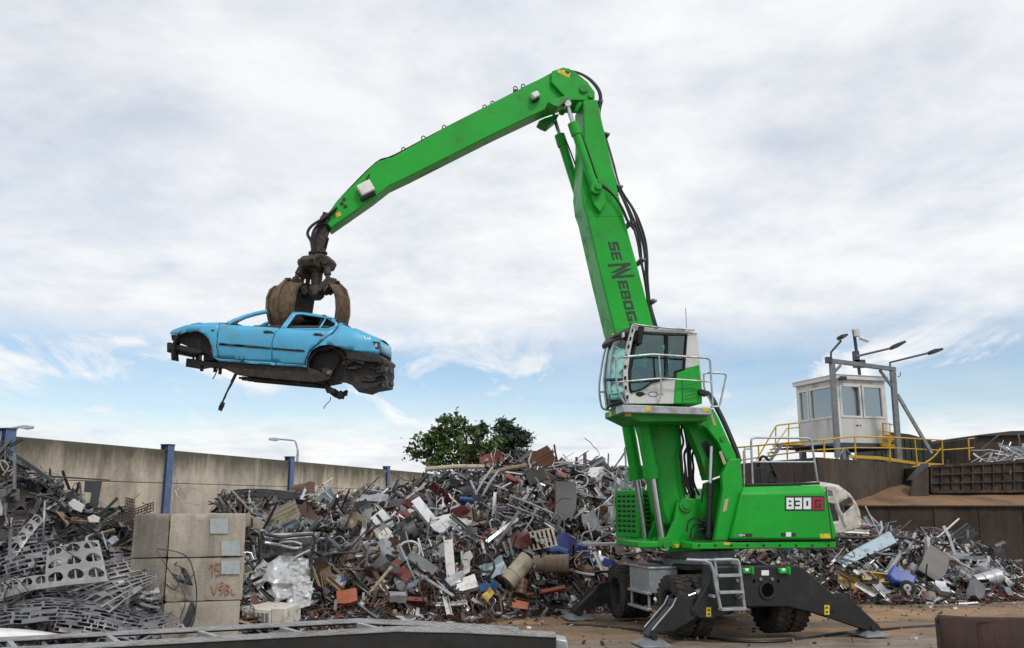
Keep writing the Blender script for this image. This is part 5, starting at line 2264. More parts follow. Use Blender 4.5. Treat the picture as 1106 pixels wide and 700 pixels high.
def apron(u, v):
    x = xw0 - .4 + (xw1 - xw0 + .4) * u
    y = YW + .1 + (YA - YW) * v
    z = zt_w + .03 + (za - zt_w) * v ** .9 + .05 * noise.noise((x * .8, y * .9, 1))
    return Vector((x, y, z))


b.grid(apron, 40, 20)
o = b.build('apron', M['apron'], kind='structure', smooth=80)
# rear bunker wall carrying the hut platform: its nearest corner is left of the apron, both faces run back from there
YB = 29.0
BC = at(883, 494, YB)
pz_ = BC.z


def on_level(px, z):
    """point on bearing px (through the top edge region) that lies on the level z, as seen near row 500"""
    k = (px - 553) / FPX / (CP + .16 * SP)
    return k


BRr = at(1001, 503, 35.6)
BLl = at(790, 502, 34.6)
BR_ = Vector((BRr.x, BRr.y, pz_))
BL_ = Vector((BLl.x, BLl.y, pz_))


def edge_pt(px, z=None):
    """point of the bunker edge (or its straight continuation) on the bearing px"""
    k = (px - 553) / FPX / (CP + .16 * SP)
    A = Vector((BC.x, BC.y))
    B_ = Vector((BR_.x, BR_.y)) if px >= 883 else Vector((BL_.x, BL_.y))
    d = B_ - A
    t = (k * A.y - A.x) / (d.x - k * d.y)
    q = A + d * t
    return q


def edge_at(px, py, near=.0):
    return at(px, py, edge_pt(px).y - near)


bk = thing('bunker_wall', 'tall dark rusty steel bunker wall below the hut and yellow railings', 'wall', (BC.x, BC.y, 0))
for A, B_ in ((BC, BR_), (BL_, BC)):
    n_ = 4
    for i in range(n_):
        a, c = A.lerp(B_, i / n_), A.lerp(B_, (i + 1) / n_)
        d = (c - a).normalized()
        nn = Vector((-d.y, d.x, 0))
        b = MB()
        a, c = a + d * .012, c - d * .012
        off = nn * (.006 if i % 2 else 0)
        b.prism([Vector((a.x, a.y, 0)) + off, Vector((c.x, c.y, 0)) + off, c + off, a + off], nn * .2)
        b.build('wall_plate', M['rustplate2'], bk, bevel=.01)
b = MB()
q = [BC + Vector((0, .3, -.02)), BR_ + Vector((-.1, .3, -.02)), BR_ + Vector((0, 6, -.02)), BL_ + Vector((0, 6, -.02)), BL_ + Vector((.2, .3, -.02))]
b.prism(q, (0, 0, -.25))
b.build('deck', M['rustdark'], bk, bevel=.02)

# ribbed steel container side standing on the apron
YR = 31.8
rc_ = thing('ribbed_skip', 'long ribbed dark brown steel skip filled with bright aluminium scrap', 'container', (at(1060, 530, YR).x, YR, at(1060, 531, YR).z))
A_, B_, C_, D_ = at(1005, 504, YR), at(1106, 498.5, YR), at(1106, 530.5, YR), at(1005, 531.5, YR)
ex_ = (B_ - A_)
L3 = 2.1
b = MB()
b.prism([D_, D_ + (C_ - D_) * L3, A_ + ex_ * L3, A_], (0, .08, 0))
b.prism([A_ + Vector((0, 2.3, 0)), D_ + Vector((0, 2.3, 0)), D_ + Vector((0, .1, 0)), A_ + Vector((0, .1, 0))], (.08, 0, 0))
b.prism([v + Vector((0, 2.3, 0)) for v in (D_, D_ + (C_ - D_) * L3, A_ + ex_ * L3, A_)], (0, .08, 0))
b.prism([D_ + Vector((0, .1, .25)), D_ + (C_ - D_) * L3 + Vector((0, .1, .25)), D_ + (C_ - D_) * L3 + Vector((0, 2.28, .25)), D_ + Vector((0, 2.28, .25))], (0, 0, .06))
shell = b.build('skip_body', M['rustdark'], rc_, bevel=.01)
for r_ in (.0, .33, .66, 1.0):
    b = MB()
    a = A_.lerp(D_, r_)
    c = (A_ + ex_ * L3).lerp(D_ + (C_ - D_) * L3, r_)
    w_ = .05 if r_ in (0, 1) else .025
    b.prism([a + Vector((0, -.09, -w_)), c + Vector((0, -.09, -w_)), c + Vector((0, -.09, w_)), a + Vector((0, -.09, w_))], (0, .085, 0))
    b.build('rib', M['rustdark'], rc_, bevel=.006)
for k in range(20):
    u = k / 19
    a = A_ + ex_ * L3 * u
    c = D_ + (C_ - D_) * L3 * u
    b = MB()
    b.prism([a + Vector((-.025, -.075, 0)), a + Vector((.025, -.075, 0)), c + Vector((.025, -.075, 0)), c + Vector((-.025, -.075, 0))], (0, .072, 0))
    b.build('rib', M['rustdark'], rc_, bevel=.004)
# leaning plate at its left end
b = MB()
px_prism(b, [(982, 538), (986.5, 519), (1003, 506.5), (1003.5, 538)], YR - .15, .12)
o = b.build('steel_plate', M['rustplate2'], bevel=.01)
tag(o, 'slanting brown steel plate at the left end of the ribbed skip', 'steel plate')
b = MB()
px_prism(b, [(986.5, 518.5), (1003, 505), (1003, 500), (999, 504)], YR - .1, .6)
ROOTM[o] = Matrix.Identity(4)
b.build('folded_edge', M['lampdark'], o, bevel=.004)

# rusty shed at the back right
YS = 41
sh_ = thing('rusty_shed', 'rust brown flat roofed steel shed behind the aluminium scrap at the far right', 'shed', (at(1080, 500, YS).x, YS, 3))
b = MB()
px_prism(b, [(1052, 520), (1052, 473), (1058, 471), (1200, 467), (1200, 520)], YS, 5)
b.build('wall', M['rustplate'], sh_, bevel=.02)
b = MB()
px_prism(b, [(1058, 471), (1058, 469.5), (1092, 465.5), (1210, 462.5), (1210, 467.5)], YS - .2, 5.4)
b.build('roof', M['lampdark'], sh_, bevel=.01)

# dark green container behind the hut
YG = 43
b = MB()
px_prism(b, [(943, 505), (943, 468), (962, 466.5), (983, 469), (1006.5, 475.5), (1006.5, 505)], YG, 2.4)
gco = b.build('shipping_container', M['greenbox'], bevel=.03)
tag(gco, 'dark green steel container behind the yellow railing right of the hut', 'container')
ROOTM[gco] = Matrix.Identity(4)
b = MB()
for k in range(9):
    a = at(948 + k * 6.4, 500, YG - .04)
    b.box((a.x, YG - .03, a.z + .5), (.06, .05, 1.4))
for q in b.each():
    q.build('corrugation', M['greenbox'], gco)

# ---- operator hut
HC = at(908, 478, 36.0)
hx = Vector((.95, .30, 0)).normalized()
hy = Vector((-.30, .95, 0)).normalized()
LXh, LYh = 2.45, 2.72
HH = at(903, 408, 36.0).z - HC.z
hut = thing('control_hut', 'white control hut with wide grey windows raised on steel legs above the bunker', 'hut', HC)
HF = Matrix(((hx.x, hy.x, 0, HC.x), (hx.y, hy.y, 0, HC.y), (0, 0, 1, HC.z), (0, 0, 0, 1)))


def hbuild(mb, name, mat_, parent=hut, **kw):
    return mb.build(name, mat_, parent, frame=HF, **kw)


z_s, z_w = HH * .385, HH * .90
b = MB()
b.box((LXh / 2, .04, z_s / 2), (LXh - .02, .08, z_s))
b.box((LXh / 2, .04, (z_w + HH) / 2), (LXh - .02, .08, HH - z_w))
b.box((.04, LYh / 2, z_s / 2), (.08, LYh - .17, z_s))
b.box((.04, LYh / 2, (z_w + HH) / 2), (.08, LYh - .17, HH - z_w))
b.box((LXh - .04, LYh / 2, HH / 2), (.08, LYh - .17, HH))
b.box((LXh / 2, LYh - .04, HH / 2), (LXh, .08, HH))
b.box((LXh / 2, LYh / 2, .03), (LXh - .2, LYh - .2, .06))
hbuild(b, 'wall', M['hutwhite'], bevel=.006)
b = MB()
b.box((LXh / 2, LYh / 2, HH + .03), (LXh + .24, LYh + .24, .18))
b.box((LXh / 2, LYh / 2, HH + .13), (LXh + .30, LYh + .30, .03))
hbuild(b, 'roof', M['hutframe'], bevel=.012)
for (x0, x1) in ((.12, LXh * .5 - .03), (LXh * .5 + .03, LXh - .12)):
    b = MB()
    fw = .09
    zl, zh = z_s + .0, z_w
    b.box(((x0 + x1) / 2, .03, zl + fw / 2), (x1 - x0, .12, fw))
    b.box(((x0 + x1) / 2, .03, zh - fw / 2), (x1 - x0, .12, fw))
    b.box((x0 + fw / 2, .031, (zl + zh) / 2), (fw, .12, zh - zl - 2 * fw))
    b.box((x1 - fw / 2, .031, (zl + zh) / 2), (fw, .12, zh - zl - 2 * fw))
    w_ = hbuild(b, 'window_frame', M['hutframe'], bevel=.006)
    b = MB()
    b.box(((x0 + x1) / 2, .05, (zl + zh) / 2), (x1 - x0 - 2 * fw, .012, zh - zl - 2 * fw))
    hbuild(b, 'pane', M['hutglass'], w_)
for (y0, y1) in ((.12, LYh * .68), (LYh * .68 + .06, LYh - .1)):
    b = MB()
    fw = .09
    zl, zh = z_s, z_w
    b.box((.03, (y0 + y1) / 2, zl + fw / 2), (.12, y1 - y0, fw))
    b.box((.03, (y0 + y1) / 2, zh - fw / 2), (.12, y1 - y0, fw))
    b.box((.031, y0 + fw / 2, (zl + zh) / 2), (.12, fw, zh - zl - 2 * fw))
    b.box((.031, y1 - fw / 2, (zl + zh) / 2), (.12, fw, zh - zl - 2 * fw))
    w_ = hbuild(b, 'window_frame', M['hutframe'], bevel=.006)
    b = MB()
    b.box((.05, (y0 + y1) / 2, (zl + zh) / 2), (.012, y1 - y0 - 2 * fw, zh - zl - 2 * fw))
    hbuild(b, 'pane', M['hutglass'], w_)
b = MB()
for (x, y) in ((0, 0), (LXh, 0), (0, LYh)):
    b.box((x + (.04 if x == 0 else -.04), y + (.04 if y == 0 else -.04), HH / 2), (.125, .125, HH + .01))
for q in b.each():
    hbuild(q, 'corner_trim', M['hutframe'], bevel=.01)
b = MB()
b.box((.9, -.01, HH * .27), (.10, .03, .05))
b.box((1.05, -.01, HH * .27), (.05, .03, .05))
hbuild(b, 'vent', M['lampdark'])
b = MB()
b.box((.25, -.14, HH - .02), (.28, .16, .14))
b.box((.10, -.20, HH - .05), (.16, .12, .10))
hbuild(b, 'camera', M['lampdark'], bevel=.015)
b = MB()
b.box((LXh / 2, .0, -.13), (LXh + .5, .12, .22))
b.box((LXh / 2, LYh, -.13), (LXh + .5, .12, .22))
b.box((-.15, LYh / 2, -.135), (.12, LYh - .13, .22))
b.box((LXh + .15, LYh / 2, -.135), (.12, LYh - .13, .22))
b.box((-.7, LYh / 2, -.14), (.9, LYh + .3, .06))
base_ = hbuild(b, 'base_frame', M['bluebeam'], bevel=.01)
zleg = pz_ - HC.z - .12
for (x, y) in ((.1, .05), (LXh - .1, .05), (.1, LYh - .05), (LXh - .1, LYh - .05), (-.9, 1.4)):
    b = MB()
    b.box((x, y, (zleg - .24) / 2), (.18, .18, -zleg - .24))
    hbuild(b, 'leg', M['galvdark'], bevel=.008)
for (x0, x1) in ((.15, -.65), (.2, .9)):
    b = MB()
    b.tube([Vector((x0, -.02, -.26)), Vector((x1, -.02, zleg + .05))], .05, 6)
    hbuild(b, 'brace', M['galvdark'])
# inside: a dark desk and chair back so the panes have something behind them
b = MB()
b.box((LXh * .6, 1.3, HH * .42), (1.1, .6, .06))
b.box((LXh * .35, 1.5, HH * .5), (.5, .12, .6))
b.box((LXh * .75, 1.35, HH * .52), (.5, .06, .34))
hbuild(b, 'desk', M['lampdark'], bevel=.01)

# ---- yellow railings, stairs
def pxt(pts, Y):
    return [at(a, c, Y) for a, c in pts]


yr = thing('yellow_railing', 'yellow tube railing along the bunker edge in front of the control hut', 'railing', (BC.x, BC.y, BC.z))


def ept(pts, near=.05):
    return [edge_at(a, c, near) for a, c in pts]


b = MB()
b.tube(ept([(790, 484), (838, 479.5), (883, 475.8), (922, 471.5), (966, 472.5), (1018, 475.5)]), .030, 8)
b.build('top_rail', M['railyellow'], yr)
b = MB()
b.tube(ept([(800, 497), (840, 491), (883, 486), (924, 483.5), (968, 484), (1019, 486.5)]), .024, 8)
b.build('middle_rail', M['railyellow'], yr)
for (a, c, d, e) in ((804, 482, 805, 501), (819, 480.8, 820, 500), (850, 478, 850.5, 498), (890, 475, 890.5, 495), (923, 471.5, 924.5, 496), (988, 473.5, 991, 502), (960, 472, 962, 498), (1017.5, 475.5, 1018.5, 504)):
    b = MB()
    b.tube([edge_at(a, c, .05), at(d, e, edge_pt(a).y - .05)], .030, 8)
    b.build('post', M['railyellow'], yr)
b = MB()
b.prism(ept([(918, 494.5), (951, 496.5), (1000, 503.5), (1020, 505.5), (1020, 501), (990, 499), (951, 493), (918, 491.5)], .08), (0, .05, 0))
b.build('kick_plate', M['railyellow'], yr, bevel=.004)
b = MB()
b.tube([at(q[0], q[1], 34.6) for q in ((983, 505), (995, 502), (1008, 494), (1016, 484))], .03, 7, smooth_n=3)
b.build('bent_rail', M['railyellow'], yr)
b = MB()
b.tube(pxt([(1018, 486), (1035, 485), (1048, 484), (1052, 483.5)], 36.5), .025, 7)
b.tube(pxt([(1046, 474), (1046.5, 484), (1047, 497)], 36.5), .03, 7)
b.tube(pxt([(1046, 474), (1052, 473.5)], 36.5), .025, 7)
b.build('far_rail', M['railyellow'], yr)
st = thing('access_stairs', 'grey steel stair with yellow handrails climbing to the left side of the hut', 'stairs', (at(835, 498, 35.5).x, 35.5, at(835, 498, 35.5).z))
for Y in (35.2, 36.1):
    b = MB()
    b.prism(pxt([(829, 499), (833, 499), (846, 481), (842, 480)], Y), (0, .06, 0))
    b.build('stringer', M['galvdark'], st, bevel=.004)
    b = MB()
    b.tube(corner(pxt([(817, 497), (838.5, 459.5), (863.5, 456.5), (864, 475)], Y), .1), .03, 8)
    b.build('handrail', M['railyellow'], st)
    b = MB()
    b.tube(pxt([(826, 497), (850, 463), (864, 461.5)], Y), .024, 8)
    b.build('handrail', M['railyellow'], st)
    for (a, c, d, e) in ((838, 460, 837.5, 486), (852, 458, 851.5, 480)):
        b = MB()
        b.tube(pxt([(a, c), (d, e)], Y), .028, 8)
        b.build('baluster', M['railyellow'], st)
for k in range(5):
    b = MB()
    p = at(831 + k * 2.9, 496 - k * 3.9, 35.2)
    b.box((p.x + .05, 35.66, p.z), (.26, .82, .03))
    b.build('tread', M['galvdark'], st, bevel=.003)
b = MB()
p = at(857, 480, 35.4)
b.box((p.x, 35.9, p.z), (.95, 1.2, .08))
b.build('landing', M['railyellow'], st, bevel=.006)
gate = thing('hut_gate', 'small yellow steel gate and ladder platform on the right side of the hut', 'gate', (at(960, 481, 36.4).x, 36.4, at(960, 481, 36.4).z))
for x_ in (953.5, 961, 966):
    b = MB()
    b.tube(pxt([(x_, 457), (x_ + 1, 484)], 36.4), .035 if x_ < 955 else .025, 8)
    b.build('post', M['railyellow'], gate)
for (ya, yc) in ((457, 459), (466, 467.5), (474, 475)):
    b = MB()
    b.tube(pxt([(953, ya), (967, yc)], 36.4), .025, 8)
    b.build('rail', M['railyellow'], gate)
b = MB()
b.prism(pxt([(952.5, 478), (970, 481), (970, 484.5), (952.5, 482.5)], 36.3), (0, .8, 0))
b.prism(pxt([(957, 469.5), (965, 470), (965, 478), (957, 478)], 36.5), (0, .1, 0))
b.build('platform', M['railyellow'], gate, bevel=.01)

# ---- lighting portal in front of the hut
pf = thing('lighting_portal', 'grey steel portal frame with three floodlights standing in front of the hut', 'frame', (at(903, 493, 35).x, 35, at(903, 493, 35).z))
YP = 34.9
def beam_px(mb, a, c, Y0, Y1, w_):
    p0_, p1_ = at(*a, Y0), at(*c, Y1)
    d = (p1_ - p0_).normalized()
    s_ = d.cross(Vector((0, 1, 0))).normalized() if abs(d.y) < .9 else Vector((1, 0, 0))
    t_ = d.cross(s_)
    mb.loft([[p0_ + s_ * i * w_ + t_ * j * w_ for i, j in ((-1, -1), (1, -1), (1, 1), (-1, 1))], [p1_ + s_ * i * w_ + t_ * j * w_ for i, j in ((-1, -1), (1, -1), (1, 1), (-1, 1))]])
for q in (((898.5, 390), (904.8, 494), YP, YP, .10), ((964, 400), (971.5, 499), 35.6, 35.6, .10)):
    b = MB()
    beam_px(b, *q)
    b.build('post', M['galvdark'], pf, bevel=.008)
b = MB()
beam_px(b, (892.5, 389), (966.5, 399), YP, 35.6, .085)
b.build('crossbeam', M['galvdark'], pf, bevel=.008)
for q in (((908, 394.5), (899.5, 404), YP, YP, .05), ((950, 399.5), (965, 420), 35.5, 35.6, .05)):
    b = MB()
    beam_px(b, *q)
    b.build('knee_brace', M['galvdark'], pf, bevel=.004)
b = MB()
beam_px(b, (969, 426), (1006.5, 490), 35.6, 35.2, .06)
b.build('long_brace', M['galvdark'], pf, bevel=.004)
b = MB()
b.box(at(895, 389, YP - .1), (.25, .2, .25))
b.tube(pxt([(969.5, 407), (972.5, 406), (972.5, 402)], 35.6), .02, 6)
b.build('junction_box', M['lampdark'], pf, bevel=.01)
for (pts, Y, head) in ((((897.4, 388), (897.6, 380.5), (908.5, 368)), YP, (905, 366, 914, 362.5)), (((924.5, 385), (962.5, 376)), 35.8, (962, 376.5, 976.5, 369.8)), (((961.3, 399), (961.3, 391.5), (1004, 381)), 35.6, (1003, 381.5, 1016.5, 378))):
    b = MB()
    b.tube(pxt(pts, Y), .045, 8)
    la = b.build('floodlight_arm', M['lampdark'], pf)
    b = MB()
    p0_, p1_ = at(head[0], head[1], Y), at(head[2], head[3], Y)
    d = (p1_ - p0_)
    n_ = Vector((0, 1, 0)).cross(d).normalized()
    b.loft([[p0_ + Vector((0, y, 0)) + n_ * z for y, z in ((-.12, -.06), (.12, -.06), (.12, .06), (-.12, .06))],
            [p0_.lerp(p1_, .35) + Vector((0, y, 0)) + n_ * z for y, z in ((-.22, -.10), (.22, -.10), (.22, .08), (-.22, .08))],
            [p1_ + Vector((0, y, 0)) + n_ * z for y, z in ((-.2, -.06), (.2, -.06), (.2, .03), (-.2, .03))]])
    b.build('floodlight', M['lampdark'], la, bevel=.01)
cp_ = thing('camera_pole', 'slender grey pole carrying a security camera above the roof of the hut', 'pole', (at(929, 409, 37.4).x, 37.4, at(929, 409, 37.4).z))
b = MB()
b.tube(pxt([(929.5, 412), (922, 357)], 37.4), .07, 10)
b.box(at(928, 393, 37.3), (.5, .2, .35))
b.box(at(924.5, 385.5, 37.3), (.25, .2, .5))
b.build('pole', M['bluebeam'], cp_, bevel=.01)
b = MB()
p = at(925.5, 361, 37.2)
b.cyl(p + Vector((0, 0, .15)), p + Vector((0, 0, -.1)), .13, n=14)
b.cyl(p + Vector((.1, 0, -.15)), p + Vector((.45, -.1, -.32)), .09, n=12)
b.box(p + Vector((-.05, 0, .2)), (.3, .12, .08))
b.build('camera', M['cabgrey'], cp_, bevel=.01)

# ---------------------------------------------------------------- car transporter deck in the foreground
tr = thing('transporter_deck', 'dark steel vehicle transporter deck with bright tread plate runners along the bottom edge', 'trailer', at(300, 690, 8.4))
YT0, YT1 = 9.4, 8.2      # far and near runner


def runner(line, Y, w_, h_, name='runner'):
    pts = [at(a, c, Y + dy) for a, c, dy in line]
    top, bot = [], []
    b = MB()
    rings = []
    for p in pts:
        rings.append([p + Vector((0, -w_, 0)), p + Vector((0, w_, 0)), p + Vector((0, w_, -h_)), p + Vector((0, -w_, -h_))])
    b.loft(rings)
    r_ = b.build(name, M['trailerblack'], tr, bevel=.006)
    # tread plate on top, with raised bars
    b = MB()
    rings = []
    for p in pts:
        rings.append([p + Vector((0, -w_ - .01, .004)), p + Vector((0, w_ + .01, .004)), p + Vector((0, w_ + .01, .012)), p + Vector((0, -w_ - .01, .012))])
    b.loft(rings)
    for i in range(len(pts) - 1):
        a, c = pts[i], pts[i + 1]
        n = int((c - a).length / .045)
        d = (c - a).normalized()
        ang = math.atan2(d.z, d.x)
        rot = Matrix.Rotation(-ang, 3, 'Y')
        for k in range(n):
            p = a.lerp(c, (k + .5) / n)
            for j in range(4):
                yy = -w_ + (j + .5) * w_ / 2
                b.box(p + Vector((0, yy, .0135)), (.010, w_ * .36, .004), rot @ Matrix.Rotation(R(40 if (k + j) % 2 else -40), 3, 'Z'))
    b.build('tread_plate', M['steeltread'], r_, smooth=0)
    return pts


far_r = runner([(-60, 695, -.2), (120, 685, 0), (250, 678.5, 0), (385, 671.2, 0), (470, 675, 0), (560, 680.5, -.1)], YT0, .15, .012)
near_r = runner([(-60, 706.5, -.2), (120, 697, 0), (250, 690, 0), (430, 680.2, 0), (500, 681.5, 0), (600, 686.5, -.1)], YT1, .14, .17)
b = MB()
pts = near_r
for i in range(len(pts) - 1):
    a, c = pts[i], pts[i + 1]
    b.prism([a + Vector((0, -.10, -.17)), c + Vector((0, -.10, -.17)), c + Vector((0, -.10, -.75)), a + Vector((0, -.10, -.75))], (0, .03, 0))
b.build('side_panel', M['trailerblack'], tr)
b = MB()
p = at(535, 694.5, YT1 - .14)
b.box(p, (.085, .03, .034))
b.build('side_marker', M['orange'], tr, bevel=.008)
b = MB()
p = at(600, 690, YT1)
b.prism([p + Vector((-.04, -.1, .02)), p + Vector((.10, -.1, .0)), p + Vector((.14, -.1, -.35)), p + Vector((-.04, -.1, -.45))], (0, .25, 0))
b.build('end_plate', M['galv'], tr, bevel=.01)
for (a, c, d, e) in ((118, 687.5, 128, 694.5), (10, 692.5, 18, 702), (216, 682.5, 240, 690), (305, 678.5, 332, 686), (388, 674, 416, 681), (470, 677.5, 500, 681.5)):
    b = MB()
    p0_, p1_ = at(a, c, YT0 - .16), at(d, e, YT1 + .15)
    b.prism([p0_ + Vector((-.03, 0, -.05)), p0_ + Vector((.03, 0, -.05)), p0_ + Vector((.03, 0, .012)), p0_ + Vector((-.03, 0, .012))], p1_ - p0_)
    b.build('cross_member', M['galv'], tr, bevel=.004)
b = MB()
a, c = at(-60, 700, 8.8), at(520, 690, 8.8)
b.prism([a + Vector((0, -.48, -.62)), c + Vector((0, -.48, -.62)), c + Vector((0, .5, -.62)), a + Vector((0, .5, -.62))], (0, 0, -.05))
b.build('floor_plate', M['trailerblack'], tr)

# rusty skip corner at the lower right
YK = 6.6
sk = thing('rusty_bin', 'reddish rust brown steel bin corner in the lower right foreground', 'skip', (at(1052, 690, YK).x, YK, at(1052, 690, YK).z - 1.2))
K0 = at(1052, 668, YK)
hgt_ = 1.45
kl = at(1015.5, 666.5, YK + .10) - K0
kr = at(1180, 670, YK + .06) - K0
for d_, nm in ((kl, 'end_wall'), (kr, 'side_wall')):
    b = MB()
    nn = Vector((0, .06, 0))
    n_ = 14
    rows = []
    for i in range(n_ + 1):
        t = i / n_
        col_ = []
        for j in range(7):
            q = K0 + d_ * t + Vector((0, 0, -hgt_ * j / 6))
            q += Vector((0, 1, 0)) * .025 * noise.noise((q.x * 5, q.z * 4, 3.0)) * (1 if 0 < i < n_ else 0)
            if j == 0:
                q.z += .012 * noise.noise((q.x * 9, 0, 1))
            col_.append(q)
        rows.append(col_)
    b.loft(rows, closed=False)
    b.build(nm, M['rustred'], sk, solid=.05, solid_off=-1 if d_ is kr else 1)
b = MB()
b.tube([K0 + kl + Vector((0, .05, -.02)), K0 + Vector((0, .02, -.025)), K0 + kr + Vector((0, .05, -.02))], .032, 8)
b.tube([K0 + Vector((0, -.005, -.03)), K0 + Vector((0, -.005, -hgt_))], .03, 8)
for q in b.each():
    q.build('rim', M['rustred'], sk)
b = MB()
bk2 = Vector((.02, .16, 0))
b.prism([p + Vector((0, .03, -.02)) for p in (K0 + kl, K0, K0 + kr, K0 + kr + bk2, K0 + kl * .9 + bk2)], (0, 0, -1.3))
b.build('core_plate', M['rustred'], sk, bevel=.01)

# black cable lying across the yard
b = MB()
pts = [ground_at(a, c, .02) for a, c in ((612, 674), (660, 677.5), (720, 684), (780, 691), (830, 693), (870, 689), (905, 684), (960, 679), (1000, 676.5), (1014, 675))]
b.tube(pts, .028, 7, smooth_n=5)
o = b.build('ground_cable', M['rubberhose'])
tag(o, 'black cable lying across the dirt in front of the outriggers', 'cable')
# ---------------------------------------------------------------- scrap heaps
HEAP = [  # bearing given as photo column, base distance, ridge distance, ridge height
    (232, 15.6, 20.5, 2.35), (262, 16.0, 21, 2.38), (300, 16.4, 22.5, 2.45), (350, 16.9, 23.5, 2.52), (430, 17.8, 24, 2.72), (480, 18.5, 24, 3.05), (520, 19, 24.5, 3.35),
    (560, 19.5, 25, 3.5), (600, 20, 25.5, 3.45), (650, 20.8, 26, 3.4), (690, 21.4, 26.3, 3.2), (720, 21.8, 26.5, 2.7), (760, 22.0, 26.8, 2.1), (850, 22.2, 26.3, 1.75),
    (930, 22.2, 26.3, 1.55), (1000, 22.3, 26.2, 1.35), (1050, 22.5, 25.8, 1.05), (1085, 22.8, 25.2, .5), (1120, 23.2, 25, .25)]


def col_of(x, y):
    return 553 + FPX * (x / y) * (CP + .27 * SP)


def prof(c, tab):
    if c <= tab[0][0]:
        return tab[0][1:]
    for i in range(len(tab) - 1):
        if c <= tab[i + 1][0]:
            a, b = tab[i], tab[i + 1]
            t = (c - a[0]) / (b[0] - a[0])
            return tuple(a[k] + (b[k] - a[k]) * t for k in range(1, 4))
    return tab[-1][1:]


def heap_z(x, y, tab=HEAP):
    if y < 1:
        return -1
    c = col_of(x, y)
    yb, yr, zr = prof(c, tab)
    edge = 1.0
    lo, hi = tab[0][0], tab[-1][0]
    if c < lo:
        edge = max(0, 1 - (lo - c) / 25)
    if c > hi:
        edge = max(0, 1 - (c - hi) / 25)
    t = (y - yb) / (yr - yb)
    if t <= 0:
        return -.3
    if t <= 1:
        h = zr * (t ** .82)
    else:
        h = zr * max(0, 1 - .22 * (t - 1) - .35 * max(0, t - 1.8))
    n = .22 * noise.noise((x * .8, y * .8, 2.0)) + .13 * noise.noise((x * 2.1, y * 2.1, 7.0))
    return (h + n * min(1, t * 3)) * edge


LEFT = [(-60, 12.5, 16.5, 3.75), (0, 12.6, 16.3, 3.22), (30, 12.8, 16.2, 2.95), (75, 13.0, 16.0, 2.50), (110, 13.2, 15.8, 2.25), (150, 13.4, 15.4, 2.0), (168, 13.5, 15.2, 1.5), (185, 13.8, 15.0, .6)]


def hit(px, py, tab=HEAP, y0=11.0, y1=36.0):
    d = ray(px, py)
    d = d / d.y
    y = y0
    while y < y1:
        p = CAM + d * y
        if p.z < max(heap_z(p.x, p.y, tab), 0):
            return p
        y += .04
    return CAM + d * prof(px, tab)[1]


def mound_mat():
    return mat('scrap_dust_and_shadowed_fines', (.050, .040, .034), .85, .1, .45, 5, (.10, .055, .032), .45, 4, .8, 30)


def attr_mat(name, rough, metal, rust=.3):
    m = bpy.data.materials.new(name)
    m.use_nodes = True
    nt = m.node_tree
    b = nt.nodes['Principled BSDF']
    at_ = nd(nt, 'ShaderNodeAttribute')
    at_.attribute_name = 'piece_colour'
    tc = nd(nt, 'ShaderNodeTexCoord')
    n = nd(nt, 'ShaderNodeTexNoise')
    n.inputs['Scale'].default_value = 5
    n.inputs['Detail'].default_value = 8
    n.inputs['Roughness'].default_value = .7
    nt.links.new(tc.outputs['Object'], n.inputs['Vector'])
    r = nd(nt, 'ShaderNodeValToRGB')
    r.color_ramp.elements[0].position = .56 - .2 * rust
    r.color_ramp.elements[1].position = .78 - .2 * rust
    r.color_ramp.elements[0].color = (0, 0, 0, 1)
    r.color_ramp.elements[1].color = (.75, .75, .75, 1)
    nt.links.new(n.outputs['Fac'], r.inputs['Fac'])
    mx = nd(nt, 'ShaderNodeMix', data_type='RGBA')
    nt.links.new(r.outputs['Color'], mx.inputs['Factor'])
    nt.links.new(at_.outputs['Color'], mx.inputs['A'])
    mx.inputs['B'].default_value = (.075, .042, .026, 1)
    nt.links.new(mx.outputs['Result'], b.inputs['Base Color'])
    b.inputs['Roughness'].default_value = rough
    ml_ = nd(nt, 'ShaderNodeMath', operation='MULTIPLY')
    ml_.inputs[1].default_value = metal
    sb = nd(nt, 'ShaderNodeMath', operation='SUBTRACT')
    sb.inputs[0].default_value = 1
    nt.links.new(r.outputs['Color'], sb.inputs[1])
    mm = nd(nt, 'ShaderNodeMath', operation='MULTIPLY')
    nt.links.new(sb.outputs[0], mm.inputs[0])
    nt.links.new(at_.outputs['Alpha'], mm.inputs[1])
    nt.links.new(mm.outputs[0], ml_.inputs[0])
    nt.links.new(ml_.outputs[0], b.inputs['Metallic'])
    return m


M['scrap'] = attr_mat('mixed_scrap', .42, .7, .25)

PAL = {  # base colours: (linear rgb), metal
    'light grey': ((.40, .41, .43), .75), 'silver': ((.55, .56, .58), 1.0), 'grey': ((.18, .185, .19), .6), 'dark grey': ((.055, .057, .06), .4), 'black': ((.022, .022, .024), .1),
    'rust brown': ((.105, .046, .025), 0), 'dark brown': ((.044, .028, .021), 0), 'white': ((.66, .65, .63), 0), 'cream': ((.48, .42, .31), 0), 'dull red': ((.185, .048, .040), 0),
    'maroon': ((.12, .028, .030), 0), 'blue': ((.035, .11, .33), 0), 'indigo': ((.022, .032, .17), .2), 'orange': ((.36, .085, .025), 0), 'green': ((.07, .12, .075), 0), 'tan': ((.28, .20, .13), 0), 'pale blue': ((.36, .46, .52), .2), 'yellow': ((.46, .31, .04), 0)}


